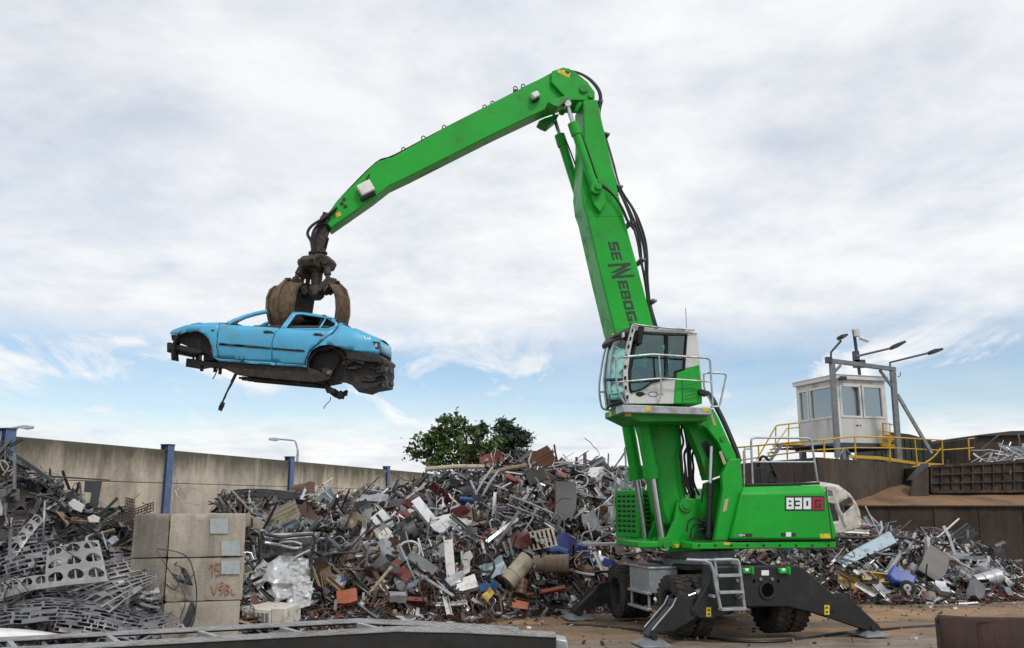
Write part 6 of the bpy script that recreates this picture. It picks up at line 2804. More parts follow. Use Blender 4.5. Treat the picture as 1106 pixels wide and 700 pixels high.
class Bag:
    """raw geometry of many pieces with a colour per face"""

    def __init__(s):
        s.v, s.f, s.c = [], [], []

    def take(s, mb, col):
        b = len(s.v)
        s.v += mb.v
        for f in mb.f:
            s.f.append([b + i for i in f])
            s.c.append(col)

    def build(s, name, mat_, parent=None, kind=None, smooth=30, origin=None):
        me = bpy.data.meshes.new(name)
        o0 = Vector(origin) if origin is not None else Vector((0, 0, 0))
        if parent is not None:
            o0 = ROOTM[parent].translation
        me.from_pydata([tuple(p - o0) for p in s.v], [], s.f)
        me.materials.append(mat_)
        ca = me.color_attributes.new('piece_colour', 'FLOAT_COLOR', 'CORNER')
        data = []
        for f, c in zip(s.f, s.c):
            data += [c[0], c[1], c[2], c[3]] * len(f)
        ca.data.foreach_set('color', data)
        if smooth:
            me.polygons.foreach_set('use_smooth', [True] * len(me.polygons))
            me.set_sharp_from_angle(angle=R(smooth))
        me.update()
        o = link(bpy.data.objects.new(name, me))
        if parent is not None:
            o.parent = parent
        else:
            o.location = o0
        if kind:
            o['kind'] = kind
        return o


def rnd_rot(r_, up, spread):
    """local frame lying roughly along the slope"""
    z = (up + Vector((r_.gauss(0, spread), r_.gauss(0, spread), r_.gauss(0, spread)))).normalized()
    a = r_.uniform(0, 2 * PI)
    x = z.orthogonal().normalized()
    x = Matrix.Rotation(a, 3, z) @ x
    y = z.cross(x)
    return Matrix((x, y, z)).transposed()


# -- piece shapes, each in its own coordinates, long axis along x
def sh_strip(r_, L, W=None):
    W = W or r_.uniform(.03, .11)
    n = r_.randint(3, 7)
    th = .006
    k1, k2 = r_.gauss(0, .5), r_.gauss(0, .9)
    kink = r_.randint(1, n - 1)
    ka = r_.gauss(0, .9) if r_.random() < .5 else 0
    m = MB()
    p, a, tw = Vector((-L / 2, 0, 0)), r_.gauss(0, .2), 0
    rings = []
    lip = r_.choice((0, 0, .03, .05))
    for i in range(n + 1):
        d = Vector((math.cos(a), 0, math.sin(a)))
        nn = Vector((-math.sin(a), 0, math.cos(a)))
        s = Vector((0, math.cos(tw), 0)) + nn * math.sin(tw)
        q = d.cross(s)
        if lip:
            rings.append([p - s * W / 2 + q * lip, p - s * W / 2 + q * lip + s * th, p - s * (W / 2 - th) + q * th, p + s * (W / 2 - th) + q * th, p + s * (W / 2 - th) + q * lip, p + s * W / 2 + q * lip, p + s * W / 2, p - s * W / 2])
        else:
            rings.append([p - s * W / 2, p + s * W / 2, p + s * W / 2 + q * th, p - s * W / 2 + q * th])
        p = p + d * L / n
        a += k1 / n + (ka if i == kink else 0)
        tw += k2 / n
    m.loft(rings)
    return m


def sh_pipe(r_, L, rad=None):
    rad = rad or r_.uniform(.010, .038)
    pts = [Vector((-L / 2, 0, 0))]
    a, e = r_.gauss(0, .1), 0
    n = r_.randint(1, 5)
    for i in range(n):
        pts.append(pts[-1] + Vector((math.cos(a) * math.cos(e), math.sin(a) * math.cos(e), math.sin(e))) * L / n)
        if r_.random() < .6:
            a += r_.gauss(0, .45)
            e += r_.gauss(0, .3)
    m = MB()
    m.tube(pts, rad, 6)
    return m


def sh_sheet(r_, L, W, amp=None, fold=True):
    amp = amp if amp is not None else r_.uniform(.02, .10) * max(L, W)
    nu, nv = max(3, int(L / .12)), max(2, int(W / .12))
    nu, nv = min(nu, 9), min(nv, 7)
    o = Vector((r_.uniform(0, 99), r_.uniform(0, 99), r_.uniform(0, 99)))
    fx = r_.uniform(-.4, .4)
    fa = r_.gauss(0, .9) if fold else 0
    fb, fy = (r_.gauss(0, .8), r_.uniform(-.3, .3)) if fold else (0, 0)
    fdir = r_.uniform(-.6, .6)
    cut = [r_.uniform(-.12, .12) for _ in range(8)]
    m = MB()

    def fn(u, v):
        x, y = (u - .5) * L, (v - .5) * W
        x *= 1 + cut[0] * (v - .5)
        y *= 1 + cut[1] * (u - .5) * 2
        q = o + Vector((x, y, 0)) * 3.0 / max(.4, L)
        z = amp * (noise.noise(q) + .5 * noise.noise(q * 2.3))
        t = x / L - fx + fdir * y / L
        if t > 0:
            z += math.sin(fa) * t * L * .8
            x -= (1 - math.cos(fa)) * t * L * .8
        t = y / W - fy + fdir * .7 * x / L
        if t > 0:
            z += math.sin(fb) * t * W * .8
            y -= (1 - math.cos(fb)) * t * W * .8
        x += amp * .4 * noise.noise(q + Vector((9, 0, 0)))
        y += amp * .4 * noise.noise(q + Vector((0, 9, 0)))
        return Vector((x, y, z))
    vs = [fn(i / nu, j / nv) for i in range(nu + 1) for j in range(nv + 1)]
    # double the sheet so that it has thickness
    N = len(vs)
    back = [p + Vector((0, 0, -.008)) for p in vs]
    fs = []
    for i in range(nu):
        for j in range(nv):
            a = i * (nv + 1) + j
            q = (a, a + nv + 1, a + nv + 2, a + 1)
            fs.append(q)
            fs.append(tuple(N + k for k in reversed(q)))
    rim = [i * (nv + 1) for i in range(nu + 1)] + [nu * (nv + 1) + j for j in range(1, nv + 1)] + [i * (nv + 1) + nv for i in range(nu - 1, -1, -1)] + [j for j in range(nv - 1, 0, -1)]
    for k in range(len(rim)):
        a, c = rim[k], rim[(k + 1) % len(rim)]
        fs.append((a, N + a, N + c, c))
    m.add(vs + back, fs)
    return m


def sh_angle(r_, L, W=None):
    W = W or r_.uniform(.04, .12)
    th = max(.006, W * .10)
    kind = r_.choice('LUI')
    bend = r_.gauss(0, .25)
    n = 4
    if kind == 'L':
        sec = [(0, 0), (W, 0), (W, th), (th, th), (th, W), (0, W)]
    elif kind == 'U':
        sec = [(0, 0), (W, 0), (W, W * .6), (W - th, W * .6), (W - th, th), (th, th), (th, W * .6), (0, W * .6)]
    else:
        sec = [(0, 0), (W, 0), (W, th), (W / 2 + th / 2, th), (W / 2 + th / 2, W - th), (W, W - th), (W, W), (0, W), (0, W - th), (W / 2 - th / 2, W - th), (W / 2 - th / 2, th), (0, th)]
    rings = []
    p, a = Vector((-L / 2, 0, 0)), 0
    for i in range(n + 1):
        d = Vector((math.cos(a), 0, math.sin(a)))
        u = Vector((-math.sin(a), 0, math.cos(a)))
        rings.append([p + Vector((0, y - W / 2, 0)) + u * z for y, z in sec])
        p = p + d * L / n
        a += bend / n
    m = MB()
    m.loft(rings)
    return m


def sh_box(r_, L, W, Hh):
    m = MB()
    d = .18
    c = {}
    rings = []
    n = 3
    for i in range(n + 1):
        t = i / n - .5
        w_ = W * (1 + r_.uniform(-d, d))
        h_ = Hh * (1 + r_.uniform(-d, d))
        oy, oz = r_.uniform(-d, d) * W * .5, r_.uniform(-d, d) * Hh * .5
        rings.append([Vector((t * L, oy + a * w_ / 2, oz + e * h_ / 2)) for a, e in ((-1, -1), (1, -1), (1, 1), (-1, 1))])
    m.loft(rings)
    return m


def sh_corr(r_, L, W):
    m = MB()
    n = max(8, int(W / .05))
    bend = r_.gauss(0, .5)
    rows = []
    for i in range(5):
        t = i / 4 - .5
        rows.append([Vector((t * L, (k / n - .5) * W, .018 * math.sin(k * PI) + (.02 if k % 2 else -.02) + bend * t * t * L * .5 + .04 * noise.noise((t * 3, k * .2, L)))) for k in range(n + 1)])
    m.loft(rows, closed=False)
    m.loft([[p + Vector((0, 0, -.01)) for p in r] for r in rows], closed=False)
    return m


def sh_drum(r_, L, rad):
    m = MB()
    prof_ = [(-L / 2, rad * .2), (-L / 2, rad), (-L * .2, rad * .97), (-L * .18, rad * 1.04), (-L * .15, rad * .97), (L * .15, rad * .96), (L * .18, rad * 1.03), (L * .2, rad * .97), (L / 2, rad), (L / 2, rad * .2)]
    m.lathe(prof_, (0, 0, 0), (1, 0, 0), 18)
    o = r_.uniform(0, 50)
    for i, p in enumerate(m.v):
        k = 1 - .28 * max(0, noise.noise((p.x * 3 + o, p.y * 3, p.z * 3)))
        m.v[i] = Vector((p.x, p.y * k, p.z * k))
    return m


def sh_wire(r_, L):
    m = MB()
    pts = [Vector((0, 0, 0))]
    for i in range(r_.randint(4, 8)):
        pts.append(pts[-1] + Vector((r_.gauss(0, .25), r_.gauss(0, .25), r_.gauss(0, .14))) * L)
    m.tube(pts, r_.uniform(.006, .013), 4, smooth_n=3)
    return m


def sh_ring(r_, rad):
    m = MB()
    w_ = rad * r_.uniform(.1, .3)
    m.tube([(rad * math.cos(2 * PI * k / 18), rad * math.sin(2 * PI * k / 18) * r_.uniform(.9, 1), r_.gauss(0, .01)) for k in range(18)], w_ * .5, 6, closed=True)
    return m


def sh_disc(r_, rad):
    m = MB()
    m.lathe([(-.05, rad * .2), (-.06, rad * .9), (-.04, rad), (.04, rad), (.06, rad * .9), (.02, rad * .55), (.05, rad * .25), (.05, rad * .1)], (0, 0, 0), (0, 0, 1), 20)
    return m


def placed(m, pos, rot):
    m.v = [rot @ p + pos for p in m.v]
    return m


def slope_up(x, y, tab):
    e = .3
    gx = (heap_z(x + e, y, tab) - heap_z(x - e, y, tab)) / (2 * e)
    gy = (heap_z(x, y + e, tab) - heap_z(x, y - e, tab)) / (2 * e)
    return Vector((-gx, -gy, 1)).normalized()


def pick(r_, table):
    t = r_.random() * sum(w for _, w in table)
    for k, w_ in table:
        t -= w_
        if t <= 0:
            return k
    return table[-1][0]


MIX = [('light grey', 18), ('silver', 10), ('grey', 19), ('dark grey', 17), ('black', 16), ('rust brown', 17), ('dark brown', 16), ('white', 8), ('cream', 2.5), ('dull red', 1.4), ('maroon', 1.8), ('tan', 4), ('blue', .4), ('orange', .3), ('green', .4), ('pale blue', 1.2)]
LMIX = [('grey', 24), ('dark grey', 30), ('black', 26), ('light grey', 9), ('dark brown', 5), ('tan', 2.5), ('cream', 1.5)]
LOWMIX = [('rust brown', 26), ('dark brown', 26), ('black', 12), ('dark grey', 12), ('grey', 7), ('light grey', 5), ('tan', 5), ('white', 3), ('orange', 1), ('dull red', 2)]


def colour(r_, name):
    (a, b_, c), m_ = PAL[name]
    k = r_.uniform(.72, 1.22)
    return (min(.8, a * k), min(.8, b_ * k), min(.8, c * k), m_)


def any_piece(r_, big=1.0):
    t = r_.random()
    if t < .32:
        return 'strip', sh_strip(r_, r_.uniform(.20, 1.0) * big, r_.uniform(.02, .085))
    if t < .46:
        return 'pipe', sh_pipe(r_, r_.uniform(.3, 1.35) * big, r_.uniform(.007, .026))
    if t < .70:
        return 'sheet', sh_sheet(r_, r_.uniform(.12, .55) * big, r_.uniform(.06, .30) * big, r_.uniform(.08, .30) * .6 * big)
    if t < .88:
        return 'profile', sh_angle(r_, r_.uniform(.3, 1.2) * big, r_.uniform(.03, .085))
    if t < .93:
        return 'box', sh_box(r_, r_.uniform(.12, .4) * big, r_.uniform(.08, .25) * big, r_.uniform(.05, .18) * big)
    if t < .98:
        return 'wire', sh_wire(r_, r_.uniform(.5, 1.1) * big)
    return 'ring', sh_ring(r_, r_.uniform(.12, .28) * big)


def fill_heap(name, tab, n, c0, c1, mix, seed, front=True, low=None):
    """the heap itself: a mound of fines with thousands of loose pieces lying over it, too many to count"""
    r_ = random.Random(seed)
    bag = Bag()
    # mound, coloured dark to put shade into the gaps between the pieces
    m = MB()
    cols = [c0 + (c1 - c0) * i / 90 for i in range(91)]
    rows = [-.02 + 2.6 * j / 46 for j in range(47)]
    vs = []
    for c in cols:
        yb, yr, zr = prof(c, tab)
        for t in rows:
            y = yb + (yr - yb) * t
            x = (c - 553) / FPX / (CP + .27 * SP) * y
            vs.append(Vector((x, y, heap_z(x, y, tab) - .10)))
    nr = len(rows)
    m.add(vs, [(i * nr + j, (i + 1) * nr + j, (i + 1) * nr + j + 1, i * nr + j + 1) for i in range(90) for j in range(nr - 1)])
    for p in m.f:
        pass
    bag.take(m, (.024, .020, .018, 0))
    for k in range(n):
        c = r_.uniform(c0, c1)
        yb, yr, zr = prof(c, tab)
        t = r_.uniform(-.06, 1.0) if r_.random() < .8 else r_.uniform(.85, 1.5)
        y = yb + (yr - yb) * t
        x = (c - 553) / FPX / (CP + .27 * SP) * y
        if noise.noise((x * 1.1, y * 1.1, seed)) < -.12 and r_.random() < .55 and t > .1:
            continue          # hollows between the bigger lumps
        z = max(heap_z(x, y, tab), .02)
        up = slope_up(x, y, tab) if t > 0 else Vector((0, 0, 1))
        u2 = (up + Vector((0, -.25, 0))).normalized()
        kd, pm = any_piece(r_, .5 if t < .12 else r_.choice((.55, .7, .85, 1.15)))
        rot = rnd_rot(r_, u2, .15 if t < .1 else .24 if t > .8 else .42)
        lift = r_.uniform(-.05, .13) if t > .1 else .02
        col = colour(r_, pick(r_, low if (low and t < .22 and r_.random() < .75) else mix))
        bag.take(placed(pm, Vector((x, y, z + lift)), rot), col)
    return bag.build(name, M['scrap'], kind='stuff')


fill_heap('scrap_heap', HEAP, 14500, 234, 1122, MIX, 11, low=LOWMIX)
fill_heap('dark_scrap_heap', LEFT, 900, -75, 178, LMIX, 12)
# ---------------------------------------------------------------- single pieces that can be told apart
XR = Vector((1, 0, 0))
HERO = []      # (px, py, short name) of pieces other labels may refer to


def face_rot(theta, tilt=.0, yaw=.0):
    """frame whose x axis shows in the picture at `theta` degrees, its normal towards the viewer and up the slope"""
    up = Vector((0, .50, .866))
    nrm = Vector((0, -.866, .50))
    t = R(theta)
    x = XR * math.cos(t) + up * math.sin(t)
    y = -XR * math.sin(t) + up * math.cos(t)
    m = Matrix((x, y, nrm)).transposed()
    return m @ Matrix.Rotation(tilt, 3, 'X') @ Matrix.Rotation(yaw, 3, 'Y')


def metres(px, dist):
    return px * dist / FPX


HC_ = 'scrap pieces lying on the heaps'


def single(name, label, cat, mb, px, py, theta, colname, lift=.16, tab=HEAP, tilt=0, yaw=0, short=None, seed=0, rot=None, smooth=30, group=None):
    p = hit(px, py, tab)
    n = Vector((0, -.866, .5))
    pos = p + n * lift
    placed(mb, pos, rot if rot is not None else face_rot(theta, tilt, yaw))
    bag = Bag()
    col = colour(random.Random(int(px * 7 + py)), colname)
    bag.take(mb, col)
    o = bag.build(name, M['scrap'], origin=pos, smooth=smooth)
    tag(o, label, cat, group)
    ROOTM[o] = Matrix.Translation(pos)
    HERO.append((px, py, short or label))
    return o


def depth_at(px, py, tab=HEAP):
    return hit(px, py, tab).y


def hs(name, label, cat, px, py, theta, lp, wp, col, kind='sheet', short=None, tab=HEAP, lift=.16, amp=None, **kw):
    r_ = random.Random(int(px * 13 + py * 7))
    d = depth_at(px, py, tab)
    L, W = metres(lp, d), metres(wp, d)
    if kind == 'sheet':
        m = sh_sheet(r_, L, W, amp if amp is not None else .10 * W)
    elif kind == 'crumple':
        m = sh_sheet(r_, L, W, .22 * max(L, W))
    elif kind == 'strip':
        m = sh_strip(r_, L, W)
    elif kind == 'pipe':
        m = MB()
        m.tube([(-L / 2, 0, 0), (0, W * .3, 0), (L / 2, 0, 0)], W / 2, 8)
    elif kind == 'corr':
        m = sh_corr(r_, L, W)
    elif kind == 'drum':
        m = sh_drum(r_, L, W / 2)
    elif kind == 'box':
        m = sh_box(r_, L, W, min(L, W) * .6)
    elif kind == 'angle':
        m = sh_angle(r_, L, W)
    elif kind == 'ring':
        m = sh_ring(r_, L / 2)
    elif kind == 'disc':
        m = sh_disc(r_, L / 2)
    return single(name, label, cat, m, px, py, theta, col, lift, tab, short=short, **kw)


# centre heap, from the concrete blocks to the machine
hs('guard_rail', 'long pale grey corrugated rail lying level at the top left of the heap', 'rail', 287, 538, -2, 74, 11, 'grey', 'corr', 'pale corrugated rail', lift=.25)
hs('curved_cover', 'smooth grey curved cover next to the pale corrugated rail', 'cover', 335, 541, -4, 40, 12, 'light grey', 'sheet', 'curved grey cover')
hs('rusty_basket', 'rust brown crumpled hood poking up near the wall', 'hood', 328, 531, 8, 26, 15, 'rust brown', 'crumple', 'rust brown hood')
hs('ribbed_board', 'beige ribbed board lying aslant above the crushed silver car front', 'board', 299, 567, 27, 52, 21, 'cream', 'corr', 'beige ribbed board', lift=.30)
hs('ribbed_board', 'short pale grey ribbed board beside the beige one', 'board', 320, 574, 22, 26, 17, 'pale blue', 'corr', 'short pale ribbed board', lift=.25)
hs('rusty_case', 'open rust brown steel case right of the beige ribbed board', 'case', 333, 563, -40, 26, 20, 'rust brown', 'box', 'rust brown case')
hs('white_board', 'flat white board sticking out of the heap above the beige ribbed board', 'board', 341, 553, -6, 28, 7, 'white', 'sheet', 'flat white board')
hs('tan_disc', 'round tan drum lid lying in the middle left of the heap', 'lid', 378, 568, 0, 18, 18, 'tan', 'disc', 'round tan lid')
hs('orange_casting', 'bright orange machine casting low on the heap near the transporter', 'casting', 377, 651, 12, 20, 15, 'orange', 'box', 'orange casting', lift=.25)
hs('red_sheet', 'bright red flat panel tilted steeply in the lower middle of the heap', 'panel', 435, 622, -48, 28, 11, 'dull red', 'sheet', 'tilted red panel', lift=.25)
hs('long_pipe', 'long thin rusty pipe lying level above the orange casting', 'pipe', 392, 623, -2, 66, 3, 'rust brown', 'pipe', 'level rusty pipe', lift=.3)
hs('white_tarp', 'torn white and grey sheet right of the orange casting', 'sheet', 412, 637, 62, 30, 14, 'white', 'crumple', 'torn white sheet')
hs('purple_rag', 'dark blue crumpled plate left of the torn white sheet', 'plate', 373, 632, 30, 18, 14, 'blue', 'crumple', 'dark blue crumpled plate')
hs('silver_channel', 'bright silver channel sloping down right in the middle of the heap', 'channel', 466, 571, -53, 56, 10, 'silver', 'angle', 'bright silver channel', lift=.3)
hs('white_post', 'upright white enamel strip standing in the lower middle of the heap', 'strip', 487, 615, -83, 50, 9, 'white', 'angle', 'upright white strip', lift=.35)
hs('red_sheet', 'crumpled dull red sheet to the right of the upright white strip', 'sheet', 512, 620, 8, 36, 14, 'dull red', 'crumple', 'crumpled red sheet')
hs('grey_chute', 'grey steel trough lying aslant left of the upright white strip', 'trough', 459, 617, -35, 34, 10, 'grey', 'angle', 'grey trough')
hs('cream_tank', 'cream pressure tank lying on its side low in the heap', 'tank', 559, 624, 50, 34, 20, 'cream', 'drum', 'cream tank', lift=.35)
hs('brown_roll', 'fat brown cylinder lying level right of the cream tank', 'cylinder', 594, 617, 2, 36, 20, 'tan', 'drum', 'brown cylinder', lift=.35)
hs('rusty_drum', 'short rusty drum below the brown cylinder', 'drum', 563, 639, 80, 16, 13, 'rust brown', 'drum', 'short rusty drum', lift=.2)
hs('fuel_tank', 'dark grey flat fuel tank standing upright near the green radiator box', 'tank', 608, 556, 86, 44, 22, 'dark grey', 'box', 'upright dark fuel tank', lift=.55)
hs('maroon_sheet', 'bent maroon panel above the cream tank', 'panel', 557, 590, 20, 30, 16, 'dull red', 'crumple', 'bent maroon panel', lift=.25)
hs('maroon_sheet', 'small dull red panel between the cream tank and the slatted grille', 'panel', 572, 607, 60, 20, 15, 'dull red', 'crumple', 'small dull red panel', lift=.25)
hs('blue_sheet', 'crumpled indigo blue body panel right of the brown cylinder', 'panel', 626, 603, -24, 56, 24, 'indigo', 'crumple', 'crumpled indigo panel', lift=.35)
hs('blue_sheet', 'dark blue car door panel behind the far left tyre', 'panel', 664, 612, -14, 40, 20, 'indigo', 'crumple', 'dark blue door panel', lift=.35)
hs('blue_pipe', 'short bright blue pipe above the brown cylinder', 'pipe', 603, 603, -8, 18, 7, 'blue', 'pipe', 'short blue pipe', lift=.35)
hs('orange_plate', 'small orange plate near the foot of the heap below the cream tank', 'plate', 562, 656, -8, 17, 9, 'orange', 'sheet', 'small orange plate')
hs('orange_bar', 'rusty orange bar right of the short rusty drum', 'bar', 596, 641, 12, 28, 6, 'orange', 'angle', 'rusty orange bar')
hs('blue_cloth', 'blue and creased plate at the foot of the heap under the red sheet', 'plate', 527, 636, 10, 20, 10, 'blue', 'crumple', 'creased blue plate')
hs('yellow_plate', 'small yellow plate beside the creased blue plate', 'plate', 527, 646, 50, 14, 8, 'yellow', 'crumple', 'small yellow plate')
hs('white_casing', 'square white casing low on the heap right of the upright white strip', 'casing', 503, 636, 18, 24, 14, 'white', 'box', 'square white casing')
hs('pale_casing', 'pale blue grey rounded casing above the creased blue plate', 'casing', 533, 621, 25, 26, 18, 'pale blue', 'crumple', 'pale rounded casing', lift=.3)
hs('white_scrap', 'white twisted plate at the foot of the heap beside the transporter', 'plate', 437, 668, -15, 28, 10, 'white', 'crumple', 'white twisted plate')
hs('red_flat', 'red flat bar at the foot of the heap left of the small white boards', 'bar', 448, 652, -4, 26, 7, 'dull red', 'angle', 'red flat bar')
hs('white_stud', 'white stud leaning upright at the foot of the heap', 'stud', 484, 659, -75, 22, 6, 'white', 'angle', 'leaning white stud')
hs('white_stud', 'white stud lying level across the foot of the heap', 'stud', 487, 657, 0, 36, 4, 'white', 'angle', 'level white stud')
hs('rust_corrugated', 'rust red corrugated roof sheet propped on the ridge of the heap', 'roof sheet', 578, 505, 28, 42, 22, 'rust brown', 'corr', 'rust red corrugated sheet', lift=.3)
hs('cream_pole', 'long cream pole lying level along the ridge in front of the trees', 'pole', 492, 515, 3, 62, 5, 'cream', 'pipe', 'long cream pole', lift=.45)
hs('tan_pole', 'tan pole sloping up towards the rust red corrugated sheet', 'pole', 549, 518, 14, 40, 5, 'tan', 'pipe', 'tan pole', lift=.5)
hs('red_crumple', 'crumpled red tin on the ridge below the pine', 'tin', 531, 501, 15, 26, 12, 'dull red', 'crumple', 'crumpled red tin', lift=.2)
hs('red_lattice', 'pale red perforated strip sloping down right under the long cream pole', 'strip', 484, 542, -32, 42, 10, 'maroon', 'corr', 'pale red perforated strip', lift=.3)
hs('maroon_bundle', 'maroon crumpled bundle at the lower end of the pale red perforated strip', 'bundle', 500, 560, 30, 20, 17, 'maroon', 'crumple', 'maroon bundle', lift=.3)
hs('blue_bottle', 'small bright blue tube in the upper middle of the heap', 'tube', 505, 548, -6, 15, 5, 'blue', 'drum', 'small bright blue tube', lift=.4)
hs('thin_tube', 'thin pale tube standing aslant above the small red bracket, upper one of two', 'tube', 524, 530, 62, 34, 3, 'light grey', 'pipe', 'upper pale tube', lift=.55)
hs('thin_tube', 'thin pale tube standing aslant, lower and right one of two', 'tube', 530, 534, 62, 34, 3, 'light grey', 'pipe', 'lower pale tube', lift=.55)
hs('red_bracket', 'small red folded bracket right of the two slanting pale tubes', 'bracket', 554, 528, -36, 17, 5, 'dull red', 'angle', 'red folded bracket', lift=.4)
hs('red_bracket', 'small red bracket high on the right part of the heap near the cab arm', 'bracket', 606, 520, -20, 12, 6, 'dull red', 'crumple', 'small red bracket', lift=.4)
hs('white_hose', 'loop of pale hose in the middle of the heap', 'hose', 443, 603, 60, 24, 20, 'light grey', 'ring', 'loop of pale hose', lift=.3)
hs('grey_dish', 'dark grey dish on the skyline right of the corrugated sheet', 'dish', 650, 503, 30, 24, 15, 'dark grey', 'crumple', 'dark grey dish', lift=.3)
hs('green_plate', 'faded green crumpled plate right of the rust red corrugated sheet', 'plate', 597, 517, 0, 22, 15, 'green', 'crumple', 'faded green plate', lift=.2)
hs('long_tube', 'long pale tube sloping down right in the right middle of the heap', 'tube', 574, 556, -25, 48, 2.5, 'light grey', 'pipe', 'long pale tube', lift=.5)
hs('long_tube', 'second long pale tube parallel to and below its twin', 'tube', 566, 563, -24, 40, 2.5, 'light grey', 'pipe', 'second long pale tube', lift=.5)
hs('rust_pipe', 'brown pipe sloping up right above the orange casting', 'pipe', 408, 578, 33, 46, 3, 'dark brown', 'pipe', 'sloping brown pipe', lift=.35)
hs('white_strut', 'white bent strut standing up right of the round tan lid', 'strut', 395, 583, 82, 30, 5, 'white', 'strip', 'white bent strut', lift=.35)
hs('silver_box', 'dented silver box end right of the round tan lid', 'box', 416, 570, -45, 24, 14, 'silver', 'box', 'dented silver box', lift=.25)
hs('silver_vent', 'pale slatted grey tray on the upper left of the heap', 'tray', 405, 544, -3, 30, 8, 'light grey', 'box', 'pale slatted tray', lift=.25)
hs('brown_sheet', 'dull red plate at the upper left of the heap near the last visible blue post', 'plate', 447, 548, 10, 26, 12, 'dull red', 'crumple', 'dull red plate', lift=.2)

# slatted grille
d = depth_at(584, 590)
m = MB()
gL, gW = metres(28, d), metres(19, d)
for k in range(7):
    m.box(((k / 6 - .5) * gL, 0, 0), (gL * .085, gW, .02))
m.box((0, gW * .5 + .012, 0), (gL * 1.1, .025, .03))
m.box((0, -gW * .5 - .012, 0), (gL * 1.1, .025, .03))
single('slatted_grille', 'cream slatted grille leaning in the heap between the maroon panel and the brown cylinder', 'grille', m, 584, 590, 12, 'cream', .35, short='slatted grille')

# crushed silver car front at the left foot of the heap
q0 = hit(292, 640)
cwY = q0.y - .15
zc7 = zz(250, 500, 5.0)
cw = thing('crushed_car_front', 'crushed silver white car front with bent frame lying right of the concrete blocks', 'car wreck', at(290, 655, cwY))
r_ = random.Random(5)
M['wrecksilver'] = mat('crushed_silver_paint', (.60, .61, .63), .36, .15, .10, 3, (.16, .14, .12), .32, 6, .1, 20)
M['wreckdark'] = mat('wreck_dark_steel', (.045, .045, .048), .5, .3, .3, 6, (.14, .13, .12), .35, 7)


def wp(a, c, dy=0.0):
    return at(*zc7((a, c))[0], cwY + dy)


def crum(pts, name, mat_, amp, dy=0.0, step=14, hole=None, bulge=.0):
    tri = cdt(pts, [hole] if hole else [], step)
    b = MB()
    o_ = r_.uniform(0, 50)
    cx_ = sum(p[0] for p in pts) / len(pts)
    cy_ = sum(p[1] for p in pts) / len(pts)
    def f(a, c):
        n = abs(noise.noise((a * .014 + o_, c * .014, 1))) * 1.6 + .22 * noise.noise((a * .05 + o_, c * .05, 3))
        rr = math.hypot(a - cx_, c - cy_) / 120
        return wp(a, c, dy + (c - 520) * -.0022 + amp * n - bulge * max(0, 1 - rr * rr))
    b.sheet(tri, f)
    return b.build(name, mat_, cw, solid=.012, smooth=24)


crum([(58, 690), (90, 640), (130, 570), (170, 520), (200, 545), (260, 500), (330, 505), (420, 520), (432, 560), (425, 640), (440, 700), (400, 740), (330, 720), (230, 760), (130, 775), (55, 745)],
     'bonnet', M['wrecksilver'], .20, .0, 20, [(170, 660), (185, 640), (205, 645), (215, 668), (205, 690), (180, 690)], .22)
for pts, rad in ((((60, 690), (80, 650), (160, 520), (175, 505)), .045), (((180, 385), (260, 400), (350, 392), (440, 385)), .05), (((180, 430), (250, 440), (330, 460), (380, 455)), .035),
                 (((150, 380), (155, 450), (160, 520)), .05), (((440, 385), (450, 430), (425, 520), (440, 620)), .045), (((320, 560), (330, 610), (360, 660), (350, 700)), .035), (((260, 430), (330, 425), (380, 440)), .03),
                 (((425, 470), (330, 520), (300, 580)), .03), (((50, 500), (90, 530), (120, 570)), .045), (((230, 750), (330, 720), (420, 700), (440, 680)), .04)):
    b = MB()
    b.tube([wp(a, c, -.10 + r_.uniform(-.08, .08)) for a, c in pts], rad * .7, 7, smooth_n=4)
    b.build('bent_frame', M['wreckdark'] if rad > .043 else M['wrecksilver'], cw)
crum([(160, 400), (300, 392), (430, 400), (420, 500), (300, 510), (170, 515)], 'engine_opening', M['wreckdark'], .18, .22, 16)
crum([(170, 385), (330, 378), (440, 372), (440, 400), (300, 412), (180, 405)], 'crossmember', M['wrecksilver'], .04, -.12, 14)
crum([(330, 640), (440, 640), (425, 770), (330, 800), (270, 790), (300, 740)], 'wing', M['wrecksilver'], .18, -.05, 15)
HERO.append((292, 610, 'crushed silver car front'))

# cream air conditioner case below it
acY = cwY - 1.0
ac = thing('air_conditioner', 'cream air conditioner case with dark louvres below the crushed silver car front', 'air conditioner', at(285, 676, acY))
zA = lambda a, c: (250 + a / 3.5, 490 + c / 3.5)      # zoomed photograph coordinates
b = MB()
A0, A1, A2, A3 = at(*zA(38, 580), acY), at(*zA(148, 590), acY), at(*zA(148, 660), acY), at(*zA(38, 655), acY)
b.prism([A0, A1, A2, A3], (.25, .55, .06))
b.prism([A1 + Vector((.004, -.004, .03)), A1 + Vector((.28, -.004, .03)), A2 + Vector((.28, -.004, 0)), A2 + Vector((.004, -.004, 0))], (.16, .5, .04))
M['accream'] = mat('cream_enamel', (.66, .63, .55), .45, 0, .06, 4, (.30, .25, .18), .3, 5)
case_ = b.build('case', M['accream'], ac, bevel=.02)
for k in range(6):
    b = MB()
    u0, u1 = .09 + k * .145, .09 + k * .145 + .105
    lo_, hi_ = .22, .88
    P_ = lambda u, v: A0.lerp(A1, u).lerp(A3.lerp(A2, u), v) + Vector((0, -.006, 0))
    b.prism([P_(u0, lo_), P_(u1, lo_), P_(u1, hi_), P_(u0, hi_)], (0, .012, 0))
    b.build('louvre', M['galvdark'], case_)
HERO.append((285, 661, 'cream air conditioner'))

